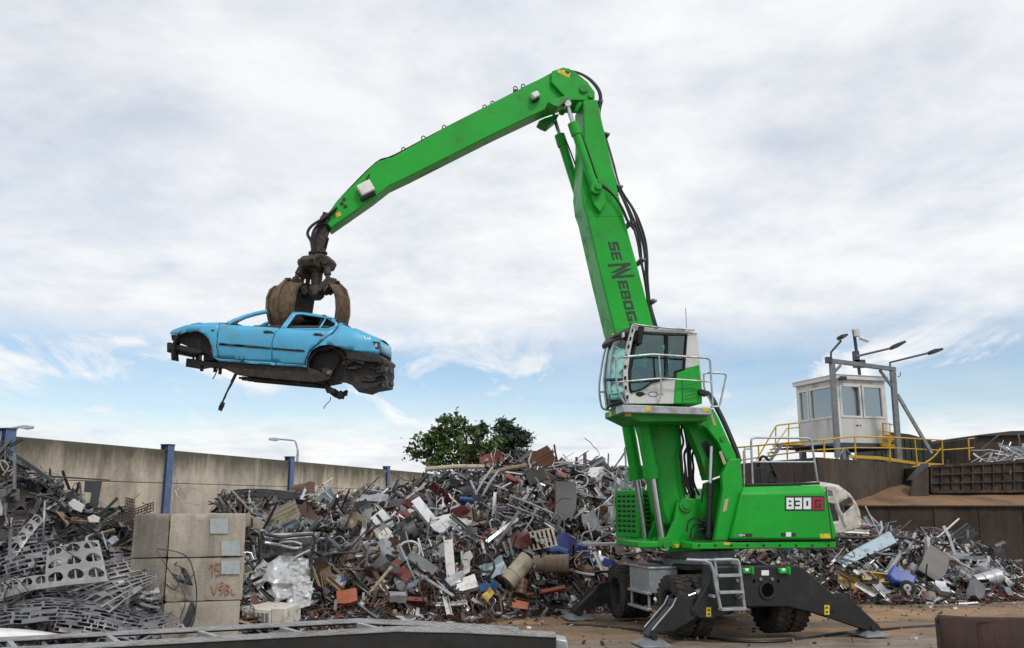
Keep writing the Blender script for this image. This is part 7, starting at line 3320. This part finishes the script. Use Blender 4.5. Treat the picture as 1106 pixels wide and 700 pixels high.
# right-hand heap
hs('aluminium_sheet', 'long pale blue aluminium sheet lying aslant behind the right outrigger', 'sheet', 928, 602, 27, 80, 17, 'pale blue', 'sheet', 'pale blue aluminium sheet', lift=.75, amp=.02)
hs('yellow_casting', 'yellow machine bracket below the pale blue aluminium sheet', 'bracket', 913, 632, -40, 18, 14, 'yellow', 'crumple', 'yellow bracket', lift=.25)
hs('yellow_casting', 'longer yellow guard right of the yellow bracket', 'guard', 941, 630, -8, 24, 10, 'yellow', 'angle', 'yellow guard', lift=.25)
hs('white_fairing', 'smooth white oval fairing below the yellow guard', 'fairing', 934, 641, -36, 25, 13, 'white', 'sheet', 'white oval fairing', lift=.3)
hs('white_card', 'small white square plate above the white oval fairing', 'plate', 925, 623, -40, 11, 9, 'white', 'sheet', 'small white plate', lift=.3)
hs('dented_tank', 'large dented dark grey steel tank in the right heap', 'tank', 1000, 619, 48, 34, 24, 'dark grey', 'box', 'dented grey tank', lift=.40)
hs('silver_cylinder', 'silver cylinder lying at the right foot of the right heap', 'cylinder', 1062, 631, 14, 30, 17, 'light grey', 'drum', 'silver cylinder', lift=.25)
hs('grey_cylinder', 'dented grey cylinder left of the silver one', 'cylinder', 1041, 629, -40, 20, 16, 'grey', 'drum', 'dented grey cylinder', lift=.2)
hs('cream_casing', 'torn cream casing at the foot of the right heap', 'casing', 1028, 645, -6, 38, 12, 'cream', 'crumple', 'torn cream casing', lift=.12)
hs('dark_corrugated', 'dark grey corrugated sheet propped on top of the right heap', 'roof sheet', 1036, 583, 32, 32, 15, 'dark grey', 'corr', 'dark corrugated sheet', lift=.25)
hs('white_box', 'small white box right of the silver cylinder', 'box', 1078, 632, 15, 12, 8, 'white', 'box', 'small white box')
hs('brick_lump', 'rust red square lump at the foot of the right heap', 'lump', 1002, 646, 0, 12, 8, 'rust brown', 'box', 'rust red lump', lift=.1)
hs('white_batten', 'white batten lying on the dirt at the foot of the right heap, the left one', 'batten', 984, 651, -2, 32, 3, 'white', 'angle', 'left white batten', lift=.05)
hs('white_batten', 'short white batten lying on the dirt farther right', 'batten', 1045, 653, 2, 20, 2.5, 'white', 'angle', 'right white batten', lift=.05)
hs('pink_corrugated', 'pale pink corrugated sheet lying under the machine deck', 'roof sheet', 818, 600, 14, 34, 12, 'cream', 'corr', 'pale pink corrugated sheet', lift=.6)
hs('blue_plate', 'bright blue plate seen between machine deck and outrigger beam', 'plate', 855, 597, 6, 28, 9, 'blue', 'crumple', 'bright blue plate', lift=.5)
hs('white_bar', 'white flat bar behind the right end of the machine deck', 'bar', 916, 586, -3, 30, 4, 'white', 'angle', 'white flat bar', lift=.6)
m = MB()
d = depth_at(950, 590)
s_ = d / FPX
m.tube([Vector(((a - 945) * s_, (592 - c) * s_, 0)) for a, c in ((880, 587), (915, 591), (950, 590), (975, 592), (998, 604), (1010, 616))], .045, 7, smooth_n=4)
single('curved_rail', 'long curved black rail arching over the right heap', 'rail', m, 945, 592, 0, 'black', .55, short='curved black rail')
# blue mower body with its wheel
p = hit(971, 634)
mw = thing('blue_mower', 'blue machine body with a black wheel in the right heap', 'mower', p)
b = MB()
mm = sh_box(random.Random(3), .62, .42, .34)
b.v, b.f, b.m, b.chunks = mm.v, mm.f, mm.m, mm.chunks
for i in range(len(b.v)):
    b.v[i] = face_rot(-38) @ b.v[i] + p + Vector((-.05, -.25, .22))
M['mowerblue'] = mat('mower_blue', (.03, .075, .34), .35, 0, .1, 4, (.3, .3, .32), .2, 9)
b.build('mower_body', M['mowerblue'], mw, bevel=.06, segs=3)
b = MB()
b.lathe([(-.06, .05), (-.06, .17), (-.03, .19), (.03, .19), (.06, .17), (.06, .05)], p + Vector((.0, -.46, .02)), (-.25, -1, .15), 22)
wl = b.build('wheel', M['tyre'], mw)
b = MB()
b.lathe([(.055, .02), (.07, .03), (.065, .09), (.05, .10)], p + Vector((.0, -.46, .02)), (-.25, -1, .15), 16)
b.build('hub', M['galv'], wl)
HERO.append((971, 634, 'blue mower'))

# white van wreck behind the machine
VWY = 23.2
z5_ = zz(880, 520, 5.0)
vw = thing('van_wreck', 'white stripped van cab wreck showing behind the rear end of the green machine', 'van wreck', at(905, 578, VWY))
M['wreckwhite'] = mat('dirty_white_paint', (.60, .58, .53), .5, 0, .08, 3, (.26, .22, .17), .35, 4)
ol = z5_((-60, 30), (40, 20), (110, 28), (160, 42), (192, 70), (222, 115), (240, 150), (250, 215), (245, 245), (215, 262), (130, 280), (20, 300), (-60, 300))
h1 = z5_((128, 118), (180, 84), (196, 92), (212, 122), (150, 180), (138, 160))
h2 = z5_((40, 110), (104, 120), (126, 190), (130, 215), (60, 220))
for dy in (0, 1.6):
    tri = cdt(ol, [h1, h2], 4)
    b = MB()
    b.sheet(tri, lambda a, c: at(a, c, VWY) + Vector((0, dy + .05 * noise.noise((a * .15, c * .15, dy)), 0)))
    b.build('side_panel', M['wreckwhite'], vw, solid=.03, smooth=45)
top = ol[0:9]
b = MB()
b.loft([[at(a, c, VWY) + Vector((0, dy, .03 * noise.noise((a * .2, dy * 2, 0)) + (.10 if 0 < dy < 1.6 else 0) - .01)) for a, c in top[:4]] for dy in (0, .4, .8, 1.2, 1.6)], closed=False)
b.build('roof', M['wreckwhite'], vw, solid=.02, smooth=45)
b = MB()
for dy in (-.02, 1.62):
    b.tube([at(a, c, VWY) + Vector((0, dy, 0)) for a, c in z5_((115, 115), (130, 160), (148, 185), (165, 240))], .05, 7)
for q in b.each():
    q.build('pillar', M['wreckwhite'], vw)
b = MB()
b.prism([at(a, c, VWY) + Vector((0, .75, 0)) for a, c in z5_((30, 90), (130, 100), (200, 110), (230, 200), (100, 240), (30, 230))], (0, .1, 0))
b.build('inner_panel', M['wreckdark'], vw)

# ---- aluminium offcuts: single profiles on the right heap, and the load of the ribbed skip
r_ = random.Random(77)
ctr = {}


def auto_label(col, kindword, px, py, r_):
    best = sorted(HERO, key=lambda h: (h[0] - px) ** 2 + (h[1] - py) ** 2)[:3]
    for hx_, hy_, nm in best:
        dx, dy = px - hx_, py - hy_
        if max(abs(dx), abs(dy)) < 7:
            continue
        if abs(dx) > 1.8 * abs(dy):
            rel = 'right of' if dx > 0 else 'left of'
        elif abs(dy) > 1.8 * abs(dx):
            rel = 'below' if dy > 0 else 'above'
        else:
            rel = ('below and ' if dy > 0 else 'above and ') + ('right of' if dx > 0 else 'left of')
        dist = math.hypot(dx, dy)
        how = 'just ' if dist < 22 else 'well ' if dist > 45 else ''
        lab = '%s %s lying %s%s the %s' % (col, kindword, how, rel, nm)
        if lab not in ctr and len(lab.split()) <= 16:
            ctr[lab] = 1
            return lab
    return None


KW = {'strip': ('steel_strip', ['bent strip', 'thin twisted strip', 'long narrow strip', 'curled flat strip'], 'strip'), 'pipe': ('scrap_pipe', ['thin pipe', 'crooked pipe', 'kinked thin rod', 'long thin rod'], 'pipe'),
      'sheet': ('metal_sheet', ['crumpled sheet', 'creased plate', 'torn sheet', 'buckled plate'], 'sheet metal'), 'profile': ('steel_profile', ['folded steel profile', 'bent channel', 'straight angle bar'], 'profile'),
      'box': ('metal_casing', ['dented casing', 'squashed box', 'battered housing'], 'casing'), 'ring': ('metal_ring', ['bent ring', 'round hoop'], 'ring'), 'wire': ('wire_tangle', ['wire tangle', 'loose wire'], 'wire')}


def long_axis(r_, px):
    """the mixed orientations seen in the picture: many lean to the right, some lie level"""
    return r_.choice((r_.gauss(55, 25), r_.gauss(-40, 25), r_.gauss(0, 18), r_.gauss(100, 20)))


LEFTOVER = Bag()


def scatter(n, c0, c1, f0, f1, mix, tab, group, kinds, big, r_):
    made = 0
    tries = 0
    while made < n and tries < n * 6:
        tries += 1
        px = r_.uniform(c0, c1)
        yb, yr, zr = prof(px, tab)
        t = r_.uniform(f0, f1)
        y = yb + (yr - yb) * t
        x = (px - 553) / FPX / (CP + .27 * SP) * y
        z = heap_z(x, y, tab)
        pos = Vector((x, y, z)) + Vector((0, -.866, .5)) * r_.uniform(.12, .32)
        sx, sy = to_px(pos)
        if any(abs(sx - h[0]) < 9 and abs(sy - h[1]) < 7 for h in HERO):
            continue
        k = r_.choice(kinds)
        L = r_.uniform(.7, 1.7) * big
        if k == 'strip':
            pm = sh_strip(r_, L, r_.uniform(.035, .10))
        elif k == 'pipe':
            pm = sh_pipe(r_, L * 1.3, r_.uniform(.012, .032))
        elif k == 'sheet':
            pm = sh_sheet(r_, L * .6, L * r_.uniform(.22, .42), L * .10)
        elif k == 'profile':
            pm = sh_angle(r_, L, r_.uniform(.05, .11))
        elif k == 'box':
            pm = sh_box(r_, L * .38, L * .26, L * .16)
        elif k == 'ring':
            pm = sh_ring(r_, L * .2)
        else:
            pm = sh_wire(r_, L * .8)
        cn = pick(r_, mix)
        nm, words_, cat = KW[k]
        placed(pm, pos, face_rot(long_axis(r_, px), r_.gauss(0, .4), r_.gauss(0, .35)))
        lab = auto_label(cn, r_.choice(words_), sx, sy, r_)
        col = colour(r_, cn)
        if lab is None:
            LEFTOVER.take(pm, col)
            continue
        bag = Bag()
        bag.take(pm, col)
        o = bag.build(nm, M['scrap'], origin=pos)
        tag(o, lab, cat, group)
        made += 1


BRIGHT = [('light grey', 26), ('silver', 18), ('grey', 16), ('white', 10), ('dark grey', 12), ('rust brown', 10), ('dark brown', 7), ('cream', 4), ('black', 8), ('dull red', 1.6), ('tan', 4), ('pale blue', 2)]
ALU = [('light grey', 40), ('silver', 40), ('white', 10), ('grey', 16)]
scatter(135, 262, 690, .10, 1.0, BRIGHT, HEAP, 'loose scrap pieces on the main heap', ['strip', 'strip', 'pipe', 'sheet', 'sheet', 'sheet', 'profile', 'profile', 'box', 'ring'], .88, r_)
scatter(34, 890, 1075, .35, 1.0, ALU, HEAP, 'aluminium offcuts on the right heap', ['strip', 'profile', 'strip', 'pipe'], .9, r_)
scatter(18, 890, 1085, .04, .4, BRIGHT, HEAP, 'loose scrap pieces on the right heap', ['strip', 'pipe', 'sheet', 'profile', 'box'], .8, r_)
if LEFTOVER.v:
    LEFTOVER.build('loose_scrap', M['scrap'], kind='stuff')

bag = Bag()
for k in range(130):
    u = r_.uniform(0, 1.0)
    a = A_ + ex_ * L3 * (.36 + .55 * u)
    hgt = .72 * math.sin(PI * min(1, .18 + u * .9)) * r_.random() ** .7
    pos = Vector((a.x, YR + r_.uniform(.2, 2.0), a.z - .12 + hgt))
    pm = r_.choice((sh_strip(r_, r_.uniform(.5, 1.4), r_.uniform(.03, .08)), sh_strip(r_, r_.uniform(.5, 1.2), r_.uniform(.05, .1)), sh_angle(r_, r_.uniform(.6, 1.6), .05), sh_pipe(r_, r_.uniform(.6, 1.6), .02)))
    bag.take(placed(pm, pos, rnd_rot(r_, Vector((0, 0, 1)), .45)), colour(r_, pick(r_, ALU)))
for k in range(40):
    a = A_ + ex_ * L3 * r_.uniform(.03, .36)
    pos = Vector((a.x, YR + r_.uniform(.3, 2.0), a.z - .22 + r_.uniform(0, .1)))
    bag.take(placed(sh_strip(r_, r_.uniform(.3, .8)), pos, rnd_rot(r_, Vector((0, 0, 1)), .3)), colour(r_, 'dark brown'))
bag.build('aluminium_offcuts', M['scrap'], kind='stuff')

# ---------------------------------------------------------------- punched sheets and dark bars, lower left
M['punched'] = mat('punched_sheet_steel', (.17, .172, .195), .42, .4, .14, 3, (.10, .075, .055), .36, 4, .05, 30)
M['punchedlight'] = mat('light_punched_sheet', (.27, .268, .265), .42, .35, .12, 3, (.16, .14, .12), .25, 4, .05, 30)
zl = zz(0, 450, 2.8)          # zoomed photograph coordinates of the lower left corner
HC_L = 'punched steel sheets in the lower left'


def patch(corners, bulge=(0, 0), sag=0.0):
    """bilinear patch through four world points (00, 10, 11, 01) with a sideways roll"""
    p00, p10, p11, p01 = corners
    nrm = (p10 - p00).cross(p01 - p00).normalized()
    if nrm.y > 0:
        nrm = -nrm

    def f(u, v):
        p = p00.lerp(p10, u).lerp(p01.lerp(p11, u), v)
        p = p + nrm * (.045 * noise.noise((p.x * 2.2, p.y * 2.2, p.z * 3.0)) + .02 * noise.noise((p.x * 6, p.y * 5, p.z * 6)))
        return p + nrm * (bulge[0] * math.sin(PI * u) + bulge[1] * math.sin(PI * v)) + Vector((0, 0, sag * (u - .5) ** 2))
    return f


def punched(label, quad, ys, nu, nv, seed, matn='punched', bulge=(0, 0), fill=.86, gap=.12, sag=0.0):
    nu, nv = int(nu * 1.0), int(nv * 1.25)
    r_ = random.Random(seed)
    cs = [at(*zl(q)[0], y) for q, y in zip(quad, ys)]
    f = patch(cs, bulge, sag)
    m = MB()
    for j in range(nv):
        # cells of unequal length in each row, staggered
        cuts = [0]
        while cuts[-1] < 1:
            cuts.append(cuts[-1] + (1 / nu) * r_.choice((.6, 1, 1, 1.5)))
        cuts[-1] = 1.0
        for i in range(len(cuts) - 1):
            u0, u1 = cuts[i], cuts[i + 1]
            v0, v1 = j / nv, (j + 1) / nv
            du, dv = (u1 - u0), (v1 - v0)
            if r_.random() > fill or du * nu < .35:
                us = [u0, u1]
                m.add([f(u0, v0), f(u1, v0), f(u1, v1), f(u0, v1)], [(0, 1, 2, 3)])
                continue
            gu = gap * .7 * du * r_.uniform(.6, 1.3)
            gv = dv * r_.uniform(.10, .20)
            a0, a1, b0, b1 = u0 + gu, u1 - gu, v0 + gv, v1 - gv
            P_ = [f(u0, v0), f(u1, v0), f(u1, v1), f(u0, v1), f(a0, b0), f(a1, b0), f(a1, b1), f(a0, b1)]
            m.add(P_, [(0, 1, 5, 4), (1, 2, 6, 5), (2, 3, 7, 6), (3, 0, 4, 7)])
    o = m.build('punched_sheet', M[matn], solid=.008, smooth=0)
    tag(o, label, 'sheet metal', HC_L)
    return o


# stack of long rolled sheets at the bottom
punched('curved punched sheet with rows of slots, lowest of the rolled stack', ((-40, 560), (500, 610), (440, 660), (-40, 640)), (13.4, 14.1, 13.6, 12.9), 10, 7, 1, bulge=(.18, .05))
punched('curved punched sheet with rows of slots, upper one of the rolled stack', ((-40, 530), (380, 560), (500, 612), (-40, 600)), (13.9, 14.3, 14.2, 13.5), 9, 6, 2, bulge=(.20, .04))
punched('broad slotted sheet spreading to the right against the concrete blocks', ((270, 560), (480, 520), (505, 605), (330, 680)), (14.1, 14.35, 14.3, 13.6), 6, 8, 3, bulge=(.03, .03))
punched('slotted sheet with long cutouts pointing at the concrete blocks', ((180, 520), (470, 460), (476, 490), (330, 595)), (14.0, 14.4, 14.2, 13.5), 6, 5, 4, 'punchedlight', bulge=(.03, .02), gap=.08)
punched('grey slotted sheet under the large plate with D shaped holes', ((120, 470), (400, 420), (470, 480), (200, 560)), (14.3, 14.6, 14.4, 14.0), 7, 6, 5, bulge=(.04, .02))
punched('narrow lattice sheet standing up beside the concrete block edge', ((330, 400), (470, 395), (478, 440), (340, 450)), (14.7, 14.9, 14.7, 14.5), 6, 4, 6, bulge=(.02, .02), fill=.85, gap=.07)
punched('fine slotted strip bundle left of the D holed plate', ((-30, 430), (140, 380), (190, 470), (-30, 520)), (14.0, 14.4, 14.1, 13.8), 6, 6, 7, bulge=(.05, .03))
punched('warped slotted sheet in the left corner', ((-40, 500), (110, 470), (130, 520), (-40, 560)), (13.8, 14.1, 13.8, 13.5), 5, 4, 8, bulge=(.04, .02))
punched('fine slotted sheet lying across the rolled stack towards the concrete blocks', ((150, 560), (400, 500), (440, 545), (210, 620)), (13.75, 14.15, 14.05, 13.5), 8, 6, 21, bulge=(.05, .02))
punched('dark slotted strip peeping out between the rolled stack and the broad slotted sheet', ((180, 590), (420, 640), (400, 690), (160, 650)), (13.3, 13.6, 13.4, 13.1), 8, 4, 22, bulge=(.06, .02))
punched('slotted sheet behind the tall narrow plate with round holes', ((-20, 330), (150, 300), (180, 380), (-10, 430)), (14.9, 15.1, 14.9, 14.6), 6, 6, 23, bulge=(.03, .02), gap=.08)
punched('pale slotted sheet jutting out right above the broad slotted sheet', ((300, 440), (470, 420), (500, 470), (350, 520)), (14.3, 14.55, 14.5, 14.1), 6, 5, 24, 'punchedlight', bulge=(.02, .02))
punched('lowest slotted sheet at the foot of the concrete blocks', ((380, 620), (520, 590), (560, 640), (420, 700)), (13.7, 14.0, 13.9, 13.4), 5, 5, 25, bulge=(.03, .02))
HERO += [(80, 660, 'rolled punched stack')]
# large plate with D shaped holes
quad = [at(*zl(q)[0], y) for q, y in (((0, 552), 13.55), ((326, 496), 13.75), ((300, 372), 14.15), ((140, 402), 14.1))]


def dplate(label, cs, cols, rows, tail, name, matn='punchedlight', seed=0):
    outline = [(0, 0), (1, 0), (1, 1), (.0, 1)]
    holes = []
    for i in range(cols):
        for j in range(rows):
            cx_, cy_ = (i + .5) / cols, (j + .5) / rows
            rx, ry = .40 / cols, .42 / rows
            ring_ = []
            for k in range(14):
                a = 2 * PI * k / 14
                e = 1.0 if math.sin(a) > -.3 else .75
                ring_.append((cx_ + rx * e * math.cos(a), cy_ + ry * max(-.40, math.sin(a))))
            holes.append(ring_)
    tri = cdt(outline, holes, .12)
    f = patch(cs, (.03, .02))
    m = MB()
    m.sheet(tri, f)
    # a small tab across each hole
    for h in holes:
        cx_ = sum(p[0] for p in h) / len(h)
        cy_ = sum(p[1] for p in h) / len(h)
        w_, t_ = .05 / cols, .26 / rows
        m.add([f(cx_ - w_, cy_ - t_), f(cx_ + w_, cy_ - t_), f(cx_ + w_ * .6, cy_ + t_), f(cx_ - w_ * .6, cy_ + t_)], [(0, 1, 2, 3)])
    o = m.build(name, M[matn], solid=.010, smooth=0)
    tag(o, label, 'sheet metal', HC_L)


b00, b10, b11, b01 = at(*zl((136, 520))[0], 13.55), at(*zl((328, 496))[0], 13.75), at(*zl((298, 372))[0], 14.25), at(*zl((142, 402))[0], 14.2)
dplate('large light plate with three rows of D shaped holes', [b00, b10, b11, b01], 3, 3, False, 'punched_sheet')
dplate('long light strip with one row of D shaped holes', [at(*zl((-20, 556))[0], 13.4), at(*zl((150, 516))[0], 13.5), at(*zl((146, 476))[0], 13.62), at(*zl((-20, 508))[0], 13.55)], 4, 1, False, 'punched_sheet')
dplate('tall narrow light plate with round holes leaning against the dark bars', [at(*zl((20, 405))[0], 14.3), at(*zl((50, 425))[0], 14.25), at(*zl((132, 312))[0], 14.75), at(*zl((106, 292))[0], 14.8)], 1, 4, False, 'punched_sheet')
# white curved strip lying at the very bottom left
m = MB()
rows_ = []
for k in range(13):
    u = k / 12
    a = at(*zl((-30 + 230 * u, 640 + 0 * u + 22 * u * u))[0], 12.3 + .2 * u)
    c = at(*zl((-30 + 205 * u, 668 - 2 * u))[0], 12.1 + .2 * u)
    rows_.append([a, c])
m.loft(rows_, closed=False)
o = m.build('curved_strip', M['white'], solid=.012, smooth=40)
tag(o, 'smooth white curved metal strip at the bottom left behind the transporter rail', 'strip')

# dark plates and the wire basket above
def lsheet(name, label, cat, pts, Y, col_mat, depth=.02, lean=.0):
    b = MB()
    P_ = [at(*zl(q)[0], Y + lean * (450 - q[1]) * .002) for q in pts]
    b.prism(P_, (0, depth, 0))
    o = b.build(name, col_mat, bevel=.004)
    tag(o, label, cat)
    return o


lsheet('dark_plate', 'black rectangular plate with a notch standing above the dark bars', 'plate', ((256, 192), (308, 196), (292, 280), (270, 268), (276, 230), (254, 228)), 15.3, M['lampdark'])
lsheet('steel_bar', 'long dark flat bar leaning along the top of the dark scrap', 'bar', ((6, 96), (22, 92), (160, 190), (152, 198)), 15.6, M['lampdark'], .05)
lsheet('steel_bar', 'thin dark bar running level in front of the concrete wall', 'bar', ((120, 176), (330, 190), (330, 194), (120, 182)), 15.9, M['lampdark'], .04)
lsheet('steel_bar', 'grey flat bar leaning upright at the left edge of the dark scrap', 'bar', ((38, 110), (46, 112), (46, 220), (38, 220)), 15.4, M['galvdark'], .04)
lsheet('cream_plate', 'pale cream plate lying in the dark scrap', 'plate', ((206, 262), (222, 248), (256, 268), (246, 290), (222, 280)), 15.0, M['hutwhite'])
lsheet('cream_plate', 'small pale rounded plate right of the larger cream plate', 'plate', ((264, 304), (282, 296), (302, 306), (298, 320), (270, 320)), 14.9, M['accream'])
bs = thing('wire_basket', 'rusty wire mesh basket tilted against the left end of the concrete blocks', 'basket', at(*zl((390, 300))[0], 14.9))
BQ = [at(*zl(q)[0], y) for q, y in (((372, 320), 14.7), ((398, 330), 14.6), ((404, 250), 14.9), ((380, 244), 15.0))]
BQ2 = [at(*zl(q)[0], y) for q, y in (((306, 332), 14.8), ((465, 286), 14.7), ((466, 262), 14.8), ((310, 318), 14.9))]
for cs, nu, nv in ((BQ, 5, 9), (BQ2, 16, 3)):
    f = patch(cs)
    b = MB()
    for i in range(nu + 1):
        b.tube([f(i / nu, 0), f(i / nu, 1)], .008, 4)
    for j in range(nv + 1):
        b.tube([f(0, j / nv), f(1, j / nv)], .010, 4)
    b.build('mesh_panel', M['rustdark'], bs)
# loose wires and torn black strip hanging in front of the blocks
zB2 = zz(120, 520, 4.1167)
for nm, lab, pts, rad in (('loose_wire', 'long dark wire looping in front of the concrete blocks', ((205, 300), (290, 312), (345, 345), (370, 420), (380, 500), (372, 600), (350, 660)), .010),
                          ('loose_wire', 'thin wire hanging from the dark scrap to the foot of the blocks', ((205, 305), (240, 370), (290, 440), (330, 520), (310, 600), (280, 655)), .008),
                          ('loose_wire', 'short wire crossing the middle concrete block', ((250, 435), (300, 470), (345, 440), (372, 405)), .007)):
    b = MB()
    b.tube([blk(*zB2(p)[0], .16 + .05 * (i % 2)) for i, p in enumerate(pts)], rad, 5, smooth_n=4)
    o = b.build(nm, M['lampdark'])
    tag(o, lab, 'wire')
for nm, lab, pts in (('torn_strip', 'torn black strip hanging in front of the middle concrete block', ((272, 408), (305, 420), (312, 435), (330, 440), (305, 378), (330, 388), (350, 420), (364, 465), (335, 458), (300, 445), (278, 430))),
                     ('torn_strip', 'torn black strip hanging in front of the bottom concrete block', ((300, 660), (330, 600), (352, 540), (366, 530), (376, 575), (350, 640), (330, 660)))):
    b = MB()
    tri = cdt(zB2(*pts), [], 4)
    b.sheet(tri, lambda a, c: blk(a, c, .12 + .03 * noise.noise((a * .3, c * .3, 0))))
    o = b.build(nm, M['lampdark'], solid=.012)
    tag(o, lab, 'strip')

# small debris on the dirt: stones, flakes and bits of metal
r_ = random.Random(31)
bag = Bag()
for k in range(1000):
    if r_.random() < .6:
        c = r_.uniform(420, 1100)
        yb = prof(c, HEAP)[0]
        y = yb - abs(r_.gauss(0, .8)) - .0
    else:
        c = r_.uniform(400, 1040)
        y = r_.uniform(14.5, 22)
    x = (c - 553) / FPX / (CP + .27 * SP) * y
    s = r_.uniform(.008, .034) * (1.6 if r_.random() < .06 else 1)
    if r_.random() < .6:
        m = sh_box(r_, s * 2, s * 1.5, s)
        cn = r_.choice(('tan', 'dark brown', 'grey', 'tan'))
    else:
        m = sh_strip(r_, s * 5, s * .8)
        cn = r_.choice(('grey', 'light grey', 'rust brown', 'dark grey', 'white'))
    bag.take(placed(m, Vector((x, y, gz(x, y) + s * .3)), rnd_rot(r_, Vector((0, 0, 1)), .15)), colour(r_, cn))
bag.build('ground_debris', M['scrap'], kind='stuff')
